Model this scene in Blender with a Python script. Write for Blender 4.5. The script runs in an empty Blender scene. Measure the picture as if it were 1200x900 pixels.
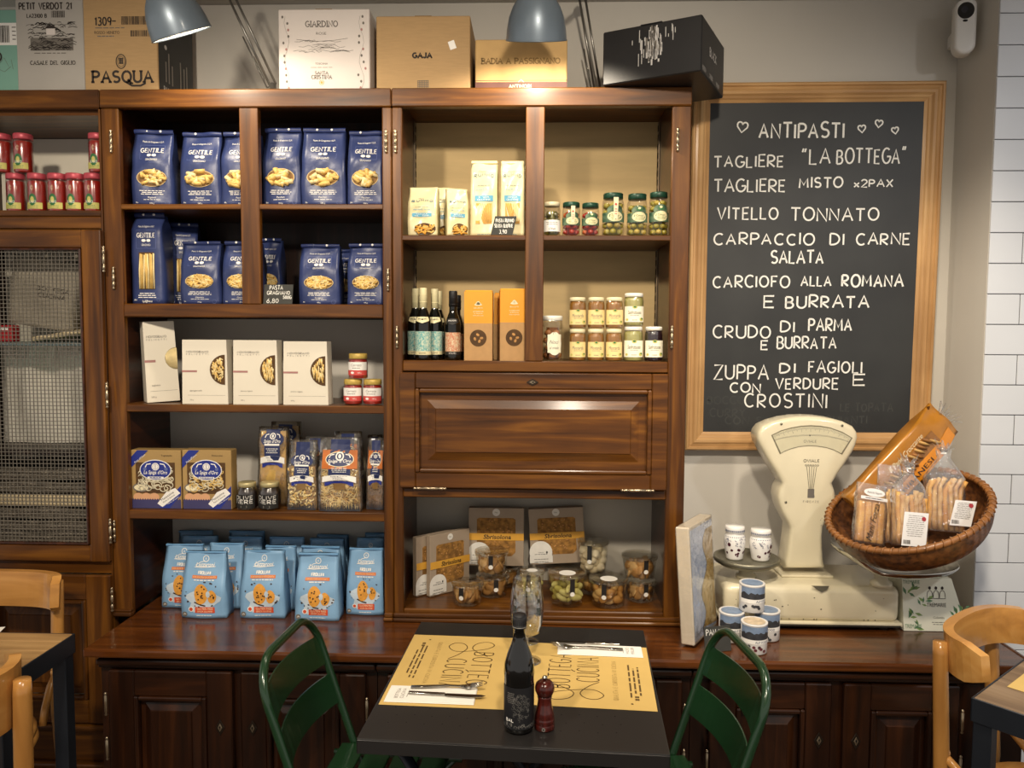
import bpy, bmesh, math, random
from mathutils import Vector, Matrix
PI = math.pi
SC = bpy.context.scene
COL = SC.collection
RND = random.Random(11)

# ---------------------------------------------------------------- camera, world, lights, exposure
CAM_F, CAM_Z = 900.0, 1.52
YAW, PITCH, ROLL = math.radians(1.8), math.radians(3.7), math.radians(0.3)
_f = Vector((-math.sin(YAW)*math.cos(PITCH), math.cos(YAW)*math.cos(PITCH), -math.sin(PITCH)))
_r0 = Vector((math.cos(YAW), math.sin(YAW), 0)); _u0 = _r0.cross(_f)
_r = _r0*math.cos(ROLL) + _u0*math.sin(ROLL); _u = -_r0*math.sin(ROLL) + _u0*math.cos(ROLL)
cam_data = bpy.data.cameras.new('camera'); cam_data.sensor_width = 36.0; cam_data.lens = 36.0*CAM_F/1200.0
cam_data.clip_start = 0.05
cam = bpy.data.objects.new('camera', cam_data); COL.objects.link(cam)
cam.matrix_world = Matrix(((_r.x, _u.x, -_f.x, 0), (_r.y, _u.y, -_f.y, 0), (_r.z, _u.z, -_f.z, CAM_Z), (0, 0, 0, 1)))
SC.camera = cam

world = bpy.data.worlds.new('room_light'); SC.world = world; world.use_nodes = True
wb = world.node_tree.nodes['Background']; wb.inputs[0].default_value = (1.0, 0.93, 0.86, 1); wb.inputs[1].default_value = 0.52
SC.view_settings.view_transform = 'Standard'; SC.view_settings.look = 'None'
SC.view_settings.gamma = 1.0; SC.view_settings.use_curve_mapping = False
SC.view_settings.exposure = 0.22

def spot(name, loc, aim, watt, cone, blend, col, size=0.07):
    d = bpy.data.lights.new(name, 'SPOT'); d.energy = watt; d.color = col; d.spot_size = math.radians(cone); d.spot_blend = blend; d.shadow_soft_size = size
    o = bpy.data.objects.new(name, d); COL.objects.link(o); o.location = loc
    o.rotation_euler = (Vector(aim)-Vector(loc)).to_track_quat('-Z', 'Y').to_euler()
    return o
# ceiling spots of the dining room
WARM = (1.0, 0.87, 0.70)
spot('ceiling_spot', (-1.0, 0.30, 2.52), (-0.95, 2.25, 1.05), 104, 84, .6, WARM)
spot('ceiling_spot', (0.2, 0.20, 2.52), (0.1, 2.25, 1.15), 104, 84, .6, WARM)
spot('ceiling_spot', (0.62, 1.35, 2.54), (1.0, 2.35, 0.75), 70, 80, .7, WARM)
spot('ceiling_spot', (1.9, 0.45, 2.52), (1.5, 2.3, 1.1), 34, 80, .7, (0.97, 0.97, 1.0))

def ray(px, py): return _f + _r*((px-600)/CAM_F) + _u*((450-py)/CAM_F)
def at(px, py, Y):                     # photo pixel -> (x, z) on the plane y = Y
    d = ray(px, py); t = Y/d.y
    return d.x*t, CAM_Z + d.z*t
def onz(px, py, Z):                    # photo pixel -> (x, y) on the level z = Z
    d = ray(px, py); t = (Z-CAM_Z)/d.z
    return d.x*t, d.y*t

# ---------------------------------------------------------------- materials
def lin(h):
    h = h.lstrip('#'); c = [int(h[i:i+2], 16)/255 for i in (0, 2, 4)]
    return tuple(((x/12.92) if x <= 0.04045 else ((x+0.055)/1.055)**2.4) for x in c) + (1.0,)
_mats = {}
def M(name, hexc='#808080', rough=0.5, metal=0.0, amt=0.12, scale=25.0, bump=0.0, bscale=60.0, coat=0.0, spec=0.5, stretch=(1, 1, 1), hex2=None):
    """Principled material whose colour wanders a little with procedural noise."""
    if name in _mats: return _mats[name]
    m = bpy.data.materials.new(name); m.use_nodes = True; _mats[name] = m
    nt = m.node_tree; N = nt.nodes; L = nt.links; b = N['Principled BSDF']
    tc = N.new('ShaderNodeTexCoord'); mp = N.new('ShaderNodeMapping'); mp.inputs['Scale'].default_value = stretch
    L.new(tc.outputs['Object'], mp.inputs[0])
    no = N.new('ShaderNodeTexNoise'); no.inputs['Scale'].default_value = scale; no.inputs['Detail'].default_value = 4
    L.new(mp.outputs[0], no.inputs['Vector'])
    ra = N.new('ShaderNodeValToRGB'); c = lin(hexc)
    if hex2: c2 = lin(hex2)
    else: c2 = tuple(min(1, x*(1-amt)) for x in c[:3]) + (1,)
    ra.color_ramp.elements[0].position = 0.35; ra.color_ramp.elements[1].position = 0.65
    ra.color_ramp.elements[0].color = c2; ra.color_ramp.elements[1].color = c
    L.new(no.outputs['Fac'], ra.inputs[0]); L.new(ra.outputs[0], b.inputs['Base Color'])
    b.inputs['Roughness'].default_value = rough; b.inputs['Metallic'].default_value = metal
    b.inputs['Coat Weight'].default_value = coat; b.inputs['Specular IOR Level'].default_value = spec
    b.inputs['Coat Roughness'].default_value = 0.12
    if bump:
        n2 = N.new('ShaderNodeTexNoise'); n2.inputs['Scale'].default_value = bscale; n2.inputs['Detail'].default_value = 5
        L.new(mp.outputs[0], n2.inputs['Vector'])
        bp = N.new('ShaderNodeBump'); bp.inputs['Strength'].default_value = bump; bp.inputs['Distance'].default_value = 0.004
        L.new(n2.outputs['Fac'], bp.inputs['Height']); L.new(bp.outputs[0], b.inputs['Normal'])
    return m
def wood(name, c1, c2, c3, axis, rough=0.34, coat=0.35, across=26.0, along=1.6):
    if name in _mats: return _mats[name]
    m = bpy.data.materials.new(name); m.use_nodes = True; _mats[name] = m
    nt = m.node_tree; N = nt.nodes; L = nt.links; b = N['Principled BSDF']
    tc = N.new('ShaderNodeTexCoord'); mp = N.new('ShaderNodeMapping')
    mp.inputs['Scale'].default_value = tuple(along if i == axis else across for i in range(3))
    L.new(tc.outputs['Object'], mp.inputs[0])
    n1 = N.new('ShaderNodeTexNoise'); n1.inputs['Scale'].default_value = 1.6; n1.inputs['Detail'].default_value = 8; n1.inputs['Distortion'].default_value = 0.6
    n2 = N.new('ShaderNodeTexNoise'); n2.inputs['Scale'].default_value = 4.0; n2.inputs['Detail'].default_value = 3
    L.new(mp.outputs[0], n1.inputs['Vector']); L.new(tc.outputs['Object'], n2.inputs['Vector'])
    ra = N.new('ShaderNodeValToRGB'); e = ra.color_ramp.elements
    e[0].position = 0.22; e[0].color = lin(c1); e[1].position = 0.82; e[1].color = lin(c3)
    k = e.new(0.52); k.color = lin(c2)
    mx = N.new('ShaderNodeMixRGB'); mx.blend_type = 'MULTIPLY'; mx.inputs[0].default_value = 0.55
    r2 = N.new('ShaderNodeValToRGB'); r2.color_ramp.elements[0].position = 0.35; r2.color_ramp.elements[1].position = 0.62
    r2.color_ramp.elements[0].color = (0.55, 0.50, 0.46, 1)
    L.new(n1.outputs['Fac'], ra.inputs[0]); L.new(n2.outputs['Fac'], r2.inputs[0])
    L.new(ra.outputs[0], mx.inputs[1]); L.new(r2.outputs[0], mx.inputs[2]); L.new(mx.outputs[0], b.inputs['Base Color'])
    b.inputs['Roughness'].default_value = rough; b.inputs['Coat Weight'].default_value = coat; b.inputs['Coat Roughness'].default_value = 0.15; b.inputs['Specular IOR Level'].default_value = 0.3
    bp = N.new('ShaderNodeBump'); bp.inputs['Strength'].default_value = 0.12; bp.inputs['Distance'].default_value = 0.002
    L.new(n1.outputs['Fac'], bp.inputs['Height']); L.new(bp.outputs[0], b.inputs['Normal'])
    return m
def clear(name, tint='#ffffff', refl=0.10, rough=0.05, haze=0.0, hazecol='#ffffff', bump=0.0):
    """Thin clear glass, plastic or film: see-through with a Fresnel sheen."""
    if name in _mats: return _mats[name]
    m = bpy.data.materials.new(name); m.use_nodes = True; _mats[name] = m
    nt = m.node_tree; N = nt.nodes; L = nt.links; N.remove(N['Principled BSDF']); out = N['Material Output']
    tr = N.new('ShaderNodeBsdfTransparent'); tr.inputs[0].default_value = lin(tint)
    gl = N.new('ShaderNodeBsdfGlossy'); gl.inputs['Roughness'].default_value = rough
    lw = N.new('ShaderNodeLayerWeight'); lw.inputs[0].default_value = 0.45
    mr = N.new('ShaderNodeMapRange'); mr.inputs['To Min'].default_value = refl*0.5; mr.inputs['To Max'].default_value = min(1, refl*5)
    L.new(lw.outputs['Facing'], mr.inputs[0])
    m1 = N.new('ShaderNodeMixShader'); L.new(mr.outputs[0], m1.inputs[0]); L.new(tr.outputs[0], m1.inputs[1]); L.new(gl.outputs[0], m1.inputs[2])
    if bump:
        tc = N.new('ShaderNodeTexCoord'); no = N.new('ShaderNodeTexNoise'); no.inputs['Scale'].default_value = 45; no.inputs['Detail'].default_value = 3
        L.new(tc.outputs['Object'], no.inputs['Vector'])
        bp = N.new('ShaderNodeBump'); bp.inputs['Strength'].default_value = bump; bp.inputs['Distance'].default_value = 0.01
        L.new(no.outputs['Fac'], bp.inputs['Height']); L.new(bp.outputs[0], gl.inputs['Normal'])
    last = m1
    if haze:
        df = N.new('ShaderNodeBsdfDiffuse'); df.inputs[0].default_value = lin(hazecol)
        m2 = N.new('ShaderNodeMixShader'); m2.inputs[0].default_value = haze
        L.new(m1.outputs[0], m2.inputs[1]); L.new(df.outputs[0], m2.inputs[2]); last = m2
    L.new(last.outputs[0], out.inputs[0])
    return m

# ---------------------------------------------------------------- geometry collector
def flat(y=0.0):
    return lambda u, v, e=0.0: Vector((u, y-e, v))
def cyl(rad, cx=0.0, cy=0.0):
    return lambda u, v, e=0.0: Vector((cx + (rad+e)*math.sin(u/rad), cy - (rad+e)*math.cos(u/rad), v))
class G:
    def __init__(s, mtx=None): s.v = []; s.f = []; s.m = []; s.sm = []; s.mats = []; s.M = mtx or Matrix()
    def mi(s, mat):
        if mat not in s.mats: s.mats.append(mat)
        return s.mats.index(mat)
    def add(s, vs, fs, mat, smooth=False):
        o = len(s.v); k = s.mi(mat)
        s.v += [s.M @ Vector(p) for p in vs]
        for f in fs: s.f.append(tuple(i+o for i in f)); s.m.append(k); s.sm.append(smooth)
        return s
    def addbm(s, bm, mat, smooth=False):
        bm.verts.index_update()
        s.add([v.co.copy() for v in bm.verts], [tuple(v.index for v in f.verts) for f in bm.faces], mat, smooth); bm.free(); return s
    def box(s, x0, x1, y0, y1, z0, z1, mat, bev=0.0, seg=1, smooth=False):
        bm = bmesh.new(); bmesh.ops.create_cube(bm, size=1)
        for v in bm.verts:
            v.co = Vector((x0 if v.co.x < 0 else x1, y0 if v.co.y < 0 else y1, z0 if v.co.z < 0 else z1))
        if bev: bmesh.ops.bevel(bm, geom=list(bm.edges), offset=bev, segments=seg, profile=0.5, affect='EDGES')
        return s.addbm(bm, mat, smooth)
    def lathe(s, prof, mat, n=24, c=(0, 0, 0), sx=1.0, sy=1.0, smooth=True, a0=0.0, a1=2*PI, cap=True):
        full = abs(a1-a0-2*PI) < 1e-6; k = n if full else n+1
        vs = []; fs = []
        for r, z in prof:
            for i in range(k):
                a = a0 + (a1-a0)*i/n
                vs.append((c[0]+r*sx*math.sin(a), c[1]-r*sy*math.cos(a), c[2]+z))
        for j in range(len(prof)-1):
            for i in range(n):
                i2 = (i+1) % k if full else i+1
                fs.append((j*k+i, j*k+i2, (j+1)*k+i2, (j+1)*k+i))
        if full:
            if cap and prof[0][0] > 1e-5: fs.append(tuple(reversed(range(k))))
            if prof[-1][0] > 1e-5: fs.append(tuple((len(prof)-1)*k+i for i in range(k)))
        return s.add(vs, fs, mat, smooth)
    def tube(s, pts, r, mat, n=8, closed=False, flatten=1.0, caps=True):
        pts = [Vector(p) for p in pts]; m = len(pts); vs = []; fs = []
        rs = r if isinstance(r, (list, tuple)) else [r]*m
        up = None
        for i, p in enumerate(pts):
            a = pts[(i-1) % m] if (closed or i > 0) else p
            b = pts[(i+1) % m] if (closed or i < m-1) else p
            t = (b-a).normalized()
            if up is None:
                up = Vector((0, 0, 1)) if abs(t.z) < 0.9 else Vector((1, 0, 0))
            x = t.cross(up)
            if x.length < 1e-5: x = t.orthogonal()
            x.normalize(); y = x.cross(t).normalized(); up = y
            for k in range(n):
                q = 2*PI*k/n
                vs.append(p + x*math.cos(q)*rs[i] + y*math.sin(q)*rs[i]*flatten)
        for i in range(m if closed else m-1):
            j = (i+1) % m
            for k in range(n):
                k2 = (k+1) % n
                fs.append((i*n+k, i*n+k2, j*n+k2, j*n+k))
        if not closed and caps:
            fs.append(tuple(reversed(range(n)))); fs.append(tuple((m-1)*n+k for k in range(n)))
        return s.add(vs, fs, mat, True)
    def ball(s, c, r, mat, sc=(1, 1, 1), sub=2, rot=None):
        bm = bmesh.new(); bmesh.ops.create_icosphere(bm, subdivisions=sub, radius=1)
        R = rot or Matrix()
        for v in bm.verts:
            v.co = Vector(c) + (R.to_3x3() @ Vector((v.co.x*r*sc[0], v.co.y*r*sc[1], v.co.z*r*sc[2])))
        return s.addbm(bm, mat, True)
    def prism(s, pts, y0, y1, mat, bev=0.0, seg=2, smooth=False):
        """outline in x,z pushed from y0 (front) to y1 (back)"""
        bm = bmesh.new()
        vs = [bm.verts.new((x, y0, z)) for x, z in pts]; f = bm.faces.new(vs)
        r = bmesh.ops.extrude_face_region(bm, geom=[f])
        for e in r['geom']:
            if isinstance(e, bmesh.types.BMVert): e.co.y = y1
        bmesh.ops.recalc_face_normals(bm, faces=list(bm.faces))
        if bev:
            es = [e for e in bm.edges if abs(e.verts[0].co.y-e.verts[1].co.y) < 1e-6]
            bmesh.ops.bevel(bm, geom=es, offset=bev, segments=seg, profile=0.5, affect='EDGES')
        return s.addbm(bm, mat, smooth)
    # ---- flat print on a surface
    def rect(s, u0, u1, v0, v1, mat, surf, e=0.0004, nu=1, nv=1, smooth=False):
        vs = [surf(u0+(u1-u0)*i/nu, v0+(v1-v0)*j/nv, e) for j in range(nv+1) for i in range(nu+1)]
        k = nu+1
        fs = [(j*k+i, j*k+i+1, (j+1)*k+i+1, (j+1)*k+i) for j in range(nv) for i in range(nu)]
        return s.add(vs, fs, mat, smooth)
    def disc(s, cx, cz, rx, rz, mat, surf, e=0.0004, n=24, rings=2, a0=0.0, a1=2*PI, wob=0.0):
        vs = [surf(cx, cz, e)]; fs = []
        for j in range(1, rings+1):
            for i in range(n+1):
                a = a0+(a1-a0)*i/n; q = j/rings*(1+wob*math.sin(3*a+1)+wob*0.6*math.sin(5*a))
                vs.append(surf(cx+rx*q*math.cos(a), cz+rz*q*math.sin(a), e))
        k = n+1
        for i in range(n): fs.append((0, 1+i, 2+i))
        for j in range(rings-1):
            for i in range(n): fs.append((1+j*k+i, 1+(j+1)*k+i, 1+(j+1)*k+i+1, 1+j*k+i+1))
        return s.add(vs, fs, mat)
    def poly(s, pts, mat, surf, e=0.0004):
        return s.add([surf(u, v, e) for u, v in pts], [tuple(range(len(pts)))], mat)
    def line(s, pts, w, mat, surf, e=0.0006, closed=False):
        n = len(pts); vs = []; fs = []
        if n < 2: return s
        for i, (x, y) in enumerate(pts):
            a = pts[(i-1) % n] if (closed or i > 0) else pts[i]
            b = pts[(i+1) % n] if (closed or i < n-1) else pts[i]
            dx, dy = b[0]-a[0], b[1]-a[1]; l = math.hypot(dx, dy) or 1.0
            nx, ny = -dy/l*w/2, dx/l*w/2
            vs += [surf(x+nx, y+ny, e), surf(x-nx, y-ny, e)]
        for i in range(n if closed else n-1):
            j = (i+1) % n; fs.append((2*i, 2*i+1, 2*j+1, 2*j))
        return s.add(vs, fs, mat)
    def frame(s, x0, x1, z0, z1, w, mat, surf, e=0.0006):
        for a in ((x0, x1, z0, z0+w), (x0, x1, z1-w, z1), (x0, x0+w, z0, z1), (x1-w, x1, z0, z1)): s.rect(*a, mat, surf, e)
        return s
    def write(s, text, x0, x1, z0, z1, w, mat, surf, e=0.0008, serif=False, jit=0.0, slant=0.0, gap=0.26):
        """stroke lettering fitted to the box"""
        adv = []; x = 0.0
        for ch in text:
            gw, st = GLYPH.get(ch, GLYPH.get(ch.upper(), (0.5, [])))
            adv.append((x, gw, st)); x += gw+gap
        tot = max(x-gap, 0.1); kx = (x1-x0)/tot; kz = z1-z0
        for ax, gw, st in adv:
            js = 1+RND.uniform(-jit, jit); jz = RND.uniform(-jit, jit)*0.6; jr = RND.uniform(-jit, jit)*0.5
            for line in st:
                pts = [(x0+(ax+px*js)*kx+(pz*slant)*kz, z0+(pz*js+jz+jr*(px-gw/2))*kz) for px, pz in line]
                s.line(pts, w, mat, surf, e)
                if serif:
                    for (px, pz), q in ((line[0], line[1]), (line[-1], line[-2])):
                        if (pz < 0.06 or pz > 0.94) and abs(pz-q[1]) > 0.25:
                            X = x0+(ax+px)*kx; Zz = z0+pz*kz; h = kz*0.16
                            s.line([(X-h, Zz), (X+h, Zz)], w*0.8, mat, surf, e)
        return s
    def txt(s, text, cx, cz, h, mat, surf, e=0.0008, width=None, shear=0.0, bold=0.0):
        """type set in Blender's own font, centred, cap height h"""
        vs, fs, (a, b) = bfont(text, shear, bold)
        k = h/0.69; kx = k
        if width: kx = width/max(b-a, 1e-4)
        mid = (a+b)/2
        return s.add([surf(cx+(x-mid)*kx, cz-h/2+y*k, e) for x, y in vs], fs, mat)
    def micro(s, cx, cz, w, rows, pitch, mat, surf, e=0.0006, th=None, jag=0.25):
        """rows of print too fine to read"""
        th = th or pitch*0.4
        for r in range(rows):
            z = cz-r*pitch; hw = w/2*(1-RND.uniform(0, jag)); x = -hw
            while x < hw:
                l = min(RND.uniform(0.08, 0.25)*w, hw-x)
                s.rect(cx+x, cx+x+l, z-th/2, z+th/2, mat, surf, e); x += l+0.035*w
        return s
    def obj(s, name, parent=None, label=None, loc=None):
        me = bpy.data.meshes.new(name); me.from_pydata([tuple(v) for v in s.v], [], s.f)
        for m in s.mats: me.materials.append(m)
        me.polygons.foreach_set('material_index', s.m); me.polygons.foreach_set('use_smooth', s.sm)
        me.update(); o = bpy.data.objects.new(name, me); COL.objects.link(o)
        if parent: o.parent = parent
        if loc: o.location = loc
        if label: o['label'] = label
        return o
_bf = {}
def bfont(text, shear, bold):
    k = (text, shear, bold)
    if k not in _bf:
        c = bpy.data.curves.new('type', 'FONT'); c.body = text; c.shear = shear; c.offset = bold; c.resolution_u = 2
        o = bpy.data.objects.new('type', c); me = bpy.data.meshes.new_from_object(o)
        vs = [(v.co.x, v.co.y) for v in me.vertices]; fs = [tuple(p.vertices) for p in me.polygons]
        xs = [x for x, y in vs] or [0, 1]
        bpy.data.objects.remove(o); bpy.data.curves.remove(c); bpy.data.meshes.remove(me)
        _bf[k] = (vs, fs, (min(xs), max(xs)))
    return _bf[k]
def arc(cx, cy, rx, ry, a0, a1, n=10):
    return [(cx+rx*math.cos(math.radians(a0+(a1-a0)*i/n)), cy+ry*math.sin(math.radians(a0+(a1-a0)*i/n))) for i in range(n+1)]
GLYPH = {
 ' ': (0.35, []), 'A': (0.72, [[(0, 0), (.36, 1), (.72, 0)], [(.13, .36), (.6, .36)]]),
 'B': (0.58, [[(0, 0), (0, 1)], [(0, 1)]+arc(.25, .76, .27, .24, 90, -90)+[(0, .52)], [(0, .52)]+arc(.28, .26, .3, .26, 90, -90)+[(0, 0)]]),
 'C': (0.66, [arc(.38, .5, .38, .5, 50, 310, 14)]), 'D': (0.66, [[(0, 0), (0, 1)], [(0, 1)]+arc(.18, .5, .48, .5, 90, -90, 12)+[(0, 0)]]),
 'E': (0.5, [[(.5, 1), (0, 1), (0, 0), (.5, 0)], [(0, .52), (.42, .52)]]), 'F': (0.5, [[(.5, 1), (0, 1), (0, 0)], [(0, .52), (.4, .52)]]),
 'G': (0.7, [arc(.38, .5, .38, .5, 50, 350, 14)+[(.74, .45), (.42, .45)]]), 'H': (0.64, [[(0, 0), (0, 1)], [(.64, 0), (.64, 1)], [(0, .5), (.64, .5)]]),
 'I': (0.06, [[(.03, 0), (.03, 1)]]), 'J': (0.45, [[(.42, 1), (.42, .25)]+arc(.21, .22, .21, .22, 0, -180)]),
 'K': (0.6, [[(0, 0), (0, 1)], [(.58, 1), (.02, .45), (.6, 0)]]), 'L': (0.5, [[(0, 1), (0, 0), (.5, 0)]]),
 'M': (0.82, [[(0, 0), (.06, 1), (.41, .3), (.76, 1), (.82, 0)]]), 'N': (0.66, [[(0, 0), (0, 1), (.66, 0), (.66, 1)]]),
 'O': (0.76, [arc(.38, .5, .38, .5, 90, 450, 18)]), 'P': (0.56, [[(0, 0), (0, 1)], [(0, 1)]+arc(.26, .74, .3, .26, 90, -90)+[(0, .48)]]),
 'Q': (0.76, [arc(.38, .5, .38, .5, 90, 450, 18), [(.45, .25), (.8, -.12)]]), 'R': (0.6, [[(0, 0), (0, 1)], [(0, 1)]+arc(.26, .74, .3, .26, 90, -90)+[(0, .48), (.58, 0)]]),
 'S': (0.56, [arc(.28, .75, .27, .25, 35, 270, 9)+arc(.28, .25, .28, .25, 90, -145, 9)]), 'T': (0.66, [[(0, 1), (.66, 1)], [(.33, 1), (.33, 0)]]),
 'U': (0.64, [[(0, 1), (0, .32)]+arc(.32, .32, .32, .32, 180, 360)+[(.64, 1)]]), 'V': (0.68, [[(0, 1), (.34, 0), (.68, 1)]]),
 'W': (0.95, [[(0, 1), (.24, 0), (.48, .75), (.72, 0), (.95, 1)]]), 'X': (0.62, [[(0, 0), (.62, 1)], [(0, 1), (.62, 0)]]),
 'Y': (0.62, [[(0, 1), (.31, .5), (.62, 1)], [(.31, .5), (.31, 0)]]), 'Z': (0.62, [[(0, 1), (.62, 1), (0, 0), (.62, 0)]]),
 '0': (0.56, [arc(.28, .5, .28, .5, 90, 450, 16)]), '1': (0.25, [[(0, .78), (.2, 1), (.2, 0)]]),
 '2': (0.55, [arc(.27, .72, .27, .28, 165, -20, 9)+[(0, 0), (.56, 0)]]), '3': (0.52, [arc(.24, .76, .25, .24, 140, -90, 8)+arc(.24, .26, .28, .26, 90, -145, 9)]),
 '4': (0.6, [[(.42, 0), (.42, 1), (0, .3), (.6, .3)]]), '5': (0.55, [[(.5, 1), (.06, 1), (.03, .56)]+arc(.24, .32, .29, .32, 110, -150, 10)]),
 '6': (0.55, [[(.45, 1), (.1, .5)]+arc(.28, .28, .27, .28, 140, 500, 14)]), '8': (0.54, [arc(.27, .76, .22, .24, 270, 630, 12), arc(.27, .26, .27, .26, 90, 450, 12)]),
 '9': (0.54, [arc(.27, .72, .26, .28, 0, 360, 12)+[(.4, 0)]]), ',': (0.12, [[(.1, .1), (.02, -.16)]]), '.': (0.08, [[(.0, .0), (.07, .06)]]), '-': (0.3, [[(0, .5), (.3, .5)]]),
 '“': (0.3, [[(.02, .8), (.1, 1.05)], [(.2, .8), (.28, 1.05)]]), '”': (0.3, [[(.1, 1.1), (.02, .85)], [(.28, 1.1), (.2, .85)]]),
 'x': (0.5, [[(0, 0), (.5, .6)], [(0, .6), (.5, 0)]]), 'Ù': (0.64, [[(0, 1), (0, .32)]+arc(.32, .32, .32, .32, 180, 360)+[(.64, 1)], [(.22, 1.35), (.4, 1.15)]]),
 '&': (1.0, [[(1.0, 0.0), (.3, .75)]+arc(.42, .86, .17, .16, 200, -20, 8)+[(.1, .3)]+arc(.3, .2, .24, .2, 160, 330, 8)+[(.8, .55)]]),
 'è': (0.5, []),
}
HEART = [(0, .72)]+arc(-.27, .72, .27, .28, 0, 180, 8)+[(-.5, .5), (0, -.05), (.5, .5)]+arc(.27, .72, .27, .28, 0, 180, 8)

# ---------------------------------------------------------------- objects
def thing(name, label, cat, loc=(0, 0, 0), rot=(0, 0, 0), group=None):
    o = bpy.data.objects.new(name, None); o.empty_display_size = 0.05; COL.objects.link(o)
    o.location = loc; o.rotation_euler = rot; o['label'] = label; o['category'] = cat
    if group: o['group'] = group
    return o
def struct(g, name):
    o = g.obj(name); o['kind'] = 'structure'; return o
def dup(root, loc, rot=(0, 0, 0), label=None, scale=None, group=None):
    r = root.copy(); COL.objects.link(r); r.location = loc; r.rotation_euler = rot
    if label: r['label'] = label
    if group: r['group'] = group
    if scale: r.scale = scale
    for ch in list(root.children):
        c = ch.copy(); COL.objects.link(c); c.parent = r
        for gch in list(ch.children):
            d = gch.copy(); COL.objects.link(d); d.parent = c
    return r
def T(x=0, y=0, z=0): return Matrix.Translation((x, y, z))
def RX(a): return Matrix.Rotation(math.radians(a), 4, 'X')
def RY(a): return Matrix.Rotation(math.radians(a), 4, 'Y')
def RZ(a): return Matrix.Rotation(math.radians(a), 4, 'Z')
def rad(*a): return tuple(math.radians(x) for x in a)
def smooth(a, b, t):
    t = max(0, min(1, (t-a)/(b-a))); return t*t*(3-2*t)

# ================================================================ the room
PLASTER = M('plaster_wall', '#c9c4ba', 0.85, amt=0.05, scale=3, bump=0.05, bscale=140)
CEIL = M('ceiling_paint', '#b9b6ae', 0.9, amt=0.04, scale=4)
TILE = M('white_tile', '#d3d6da', 0.18, amt=0.03, scale=6, coat=0.3)
GROUT = M('tile_grout', '#4d4f52', 0.9)
FLOORM = M('floor_boards', '#6b5848', 0.5, amt=0.3, scale=8)
def _w(*a, **k): return wood(*a, **dict(dict(rough=.38, coat=.14), **k))
WV = _w('walnut_upright', '#2d1707', '#5d360e', '#8a5819', 2)
WH = _w('walnut_level', '#2d1707', '#5d360e', '#8a5819', 0)
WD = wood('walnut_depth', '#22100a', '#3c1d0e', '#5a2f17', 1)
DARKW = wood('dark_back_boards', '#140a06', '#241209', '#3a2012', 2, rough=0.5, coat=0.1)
CTOP = wood('countertop_walnut', '#301708', '#5a3011', '#7b461a', 0, rough=0.25, coat=0.5)
BASEV = wood('base_walnut_upright', '#170a04', '#2a1407', '#43230d', 2, rough=0.35)
BASEH = wood('base_walnut_level', '#170a04', '#2a1407', '#43230d', 0, rough=0.35)
BEIGE = M('beige_back_board', '#c6ab78', 0.7, amt=0.12, scale=5, stretch=(1, 1, 6))
IRON = M('dark_iron', '#4a4036', 0.4, 0.9, amt=0.3)
NICKEL = M('aged_nickel', '#b8a78c', 0.3, 0.9, amt=0.3)

g = G(); g.box(-3.2, 3.0, 2.52, 2.62, 0.0005, 2.575, PLASTER); struct(g, 'wall_back')
g = G(); g.box(-3.2, 3.0, -2.5, 2.62, 2.5755, 2.62, CEIL); struct(g, 'ceiling')
g = G(); g.box(-3.2, 3.0, -2.5, 2.62, -0.04, 0.0, FLOORM); struct(g, 'floor')
# tiled pilaster at the right
g = G(); PX, PY = 1.317, 2.302
g.box(PX, 2.6, PY+0.006, 2.519, 0.0008, 2.574, PLASTER)
g.box(PX+0.006, 2.59, PY+0.003, PY+0.007, 0.001, 2.573, GROUT)
zt = at(1180, 15, PY)[1]; pitch = (zt-at(1180, 694, PY)[1])/19
for k in range(-1, 27):
    z1 = min(zt-(k-0)*pitch - 0.0012, 2.573); z0 = max(zt-(k+1)*pitch + 0.0012, 0.001)
    if z1-z0 < 0.01: continue
    half = 0.096 if k % 2 == 1 else 0.19
    x = PX
    while x < 2.4:
        x2 = x+half if x == PX else x+0.19
        g.box(x+0.0012, x2-0.0012, PY, PY+0.006, z0, z1, TILE, 0.0012)
        x = x2
struct(g, 'wall_right')

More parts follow.
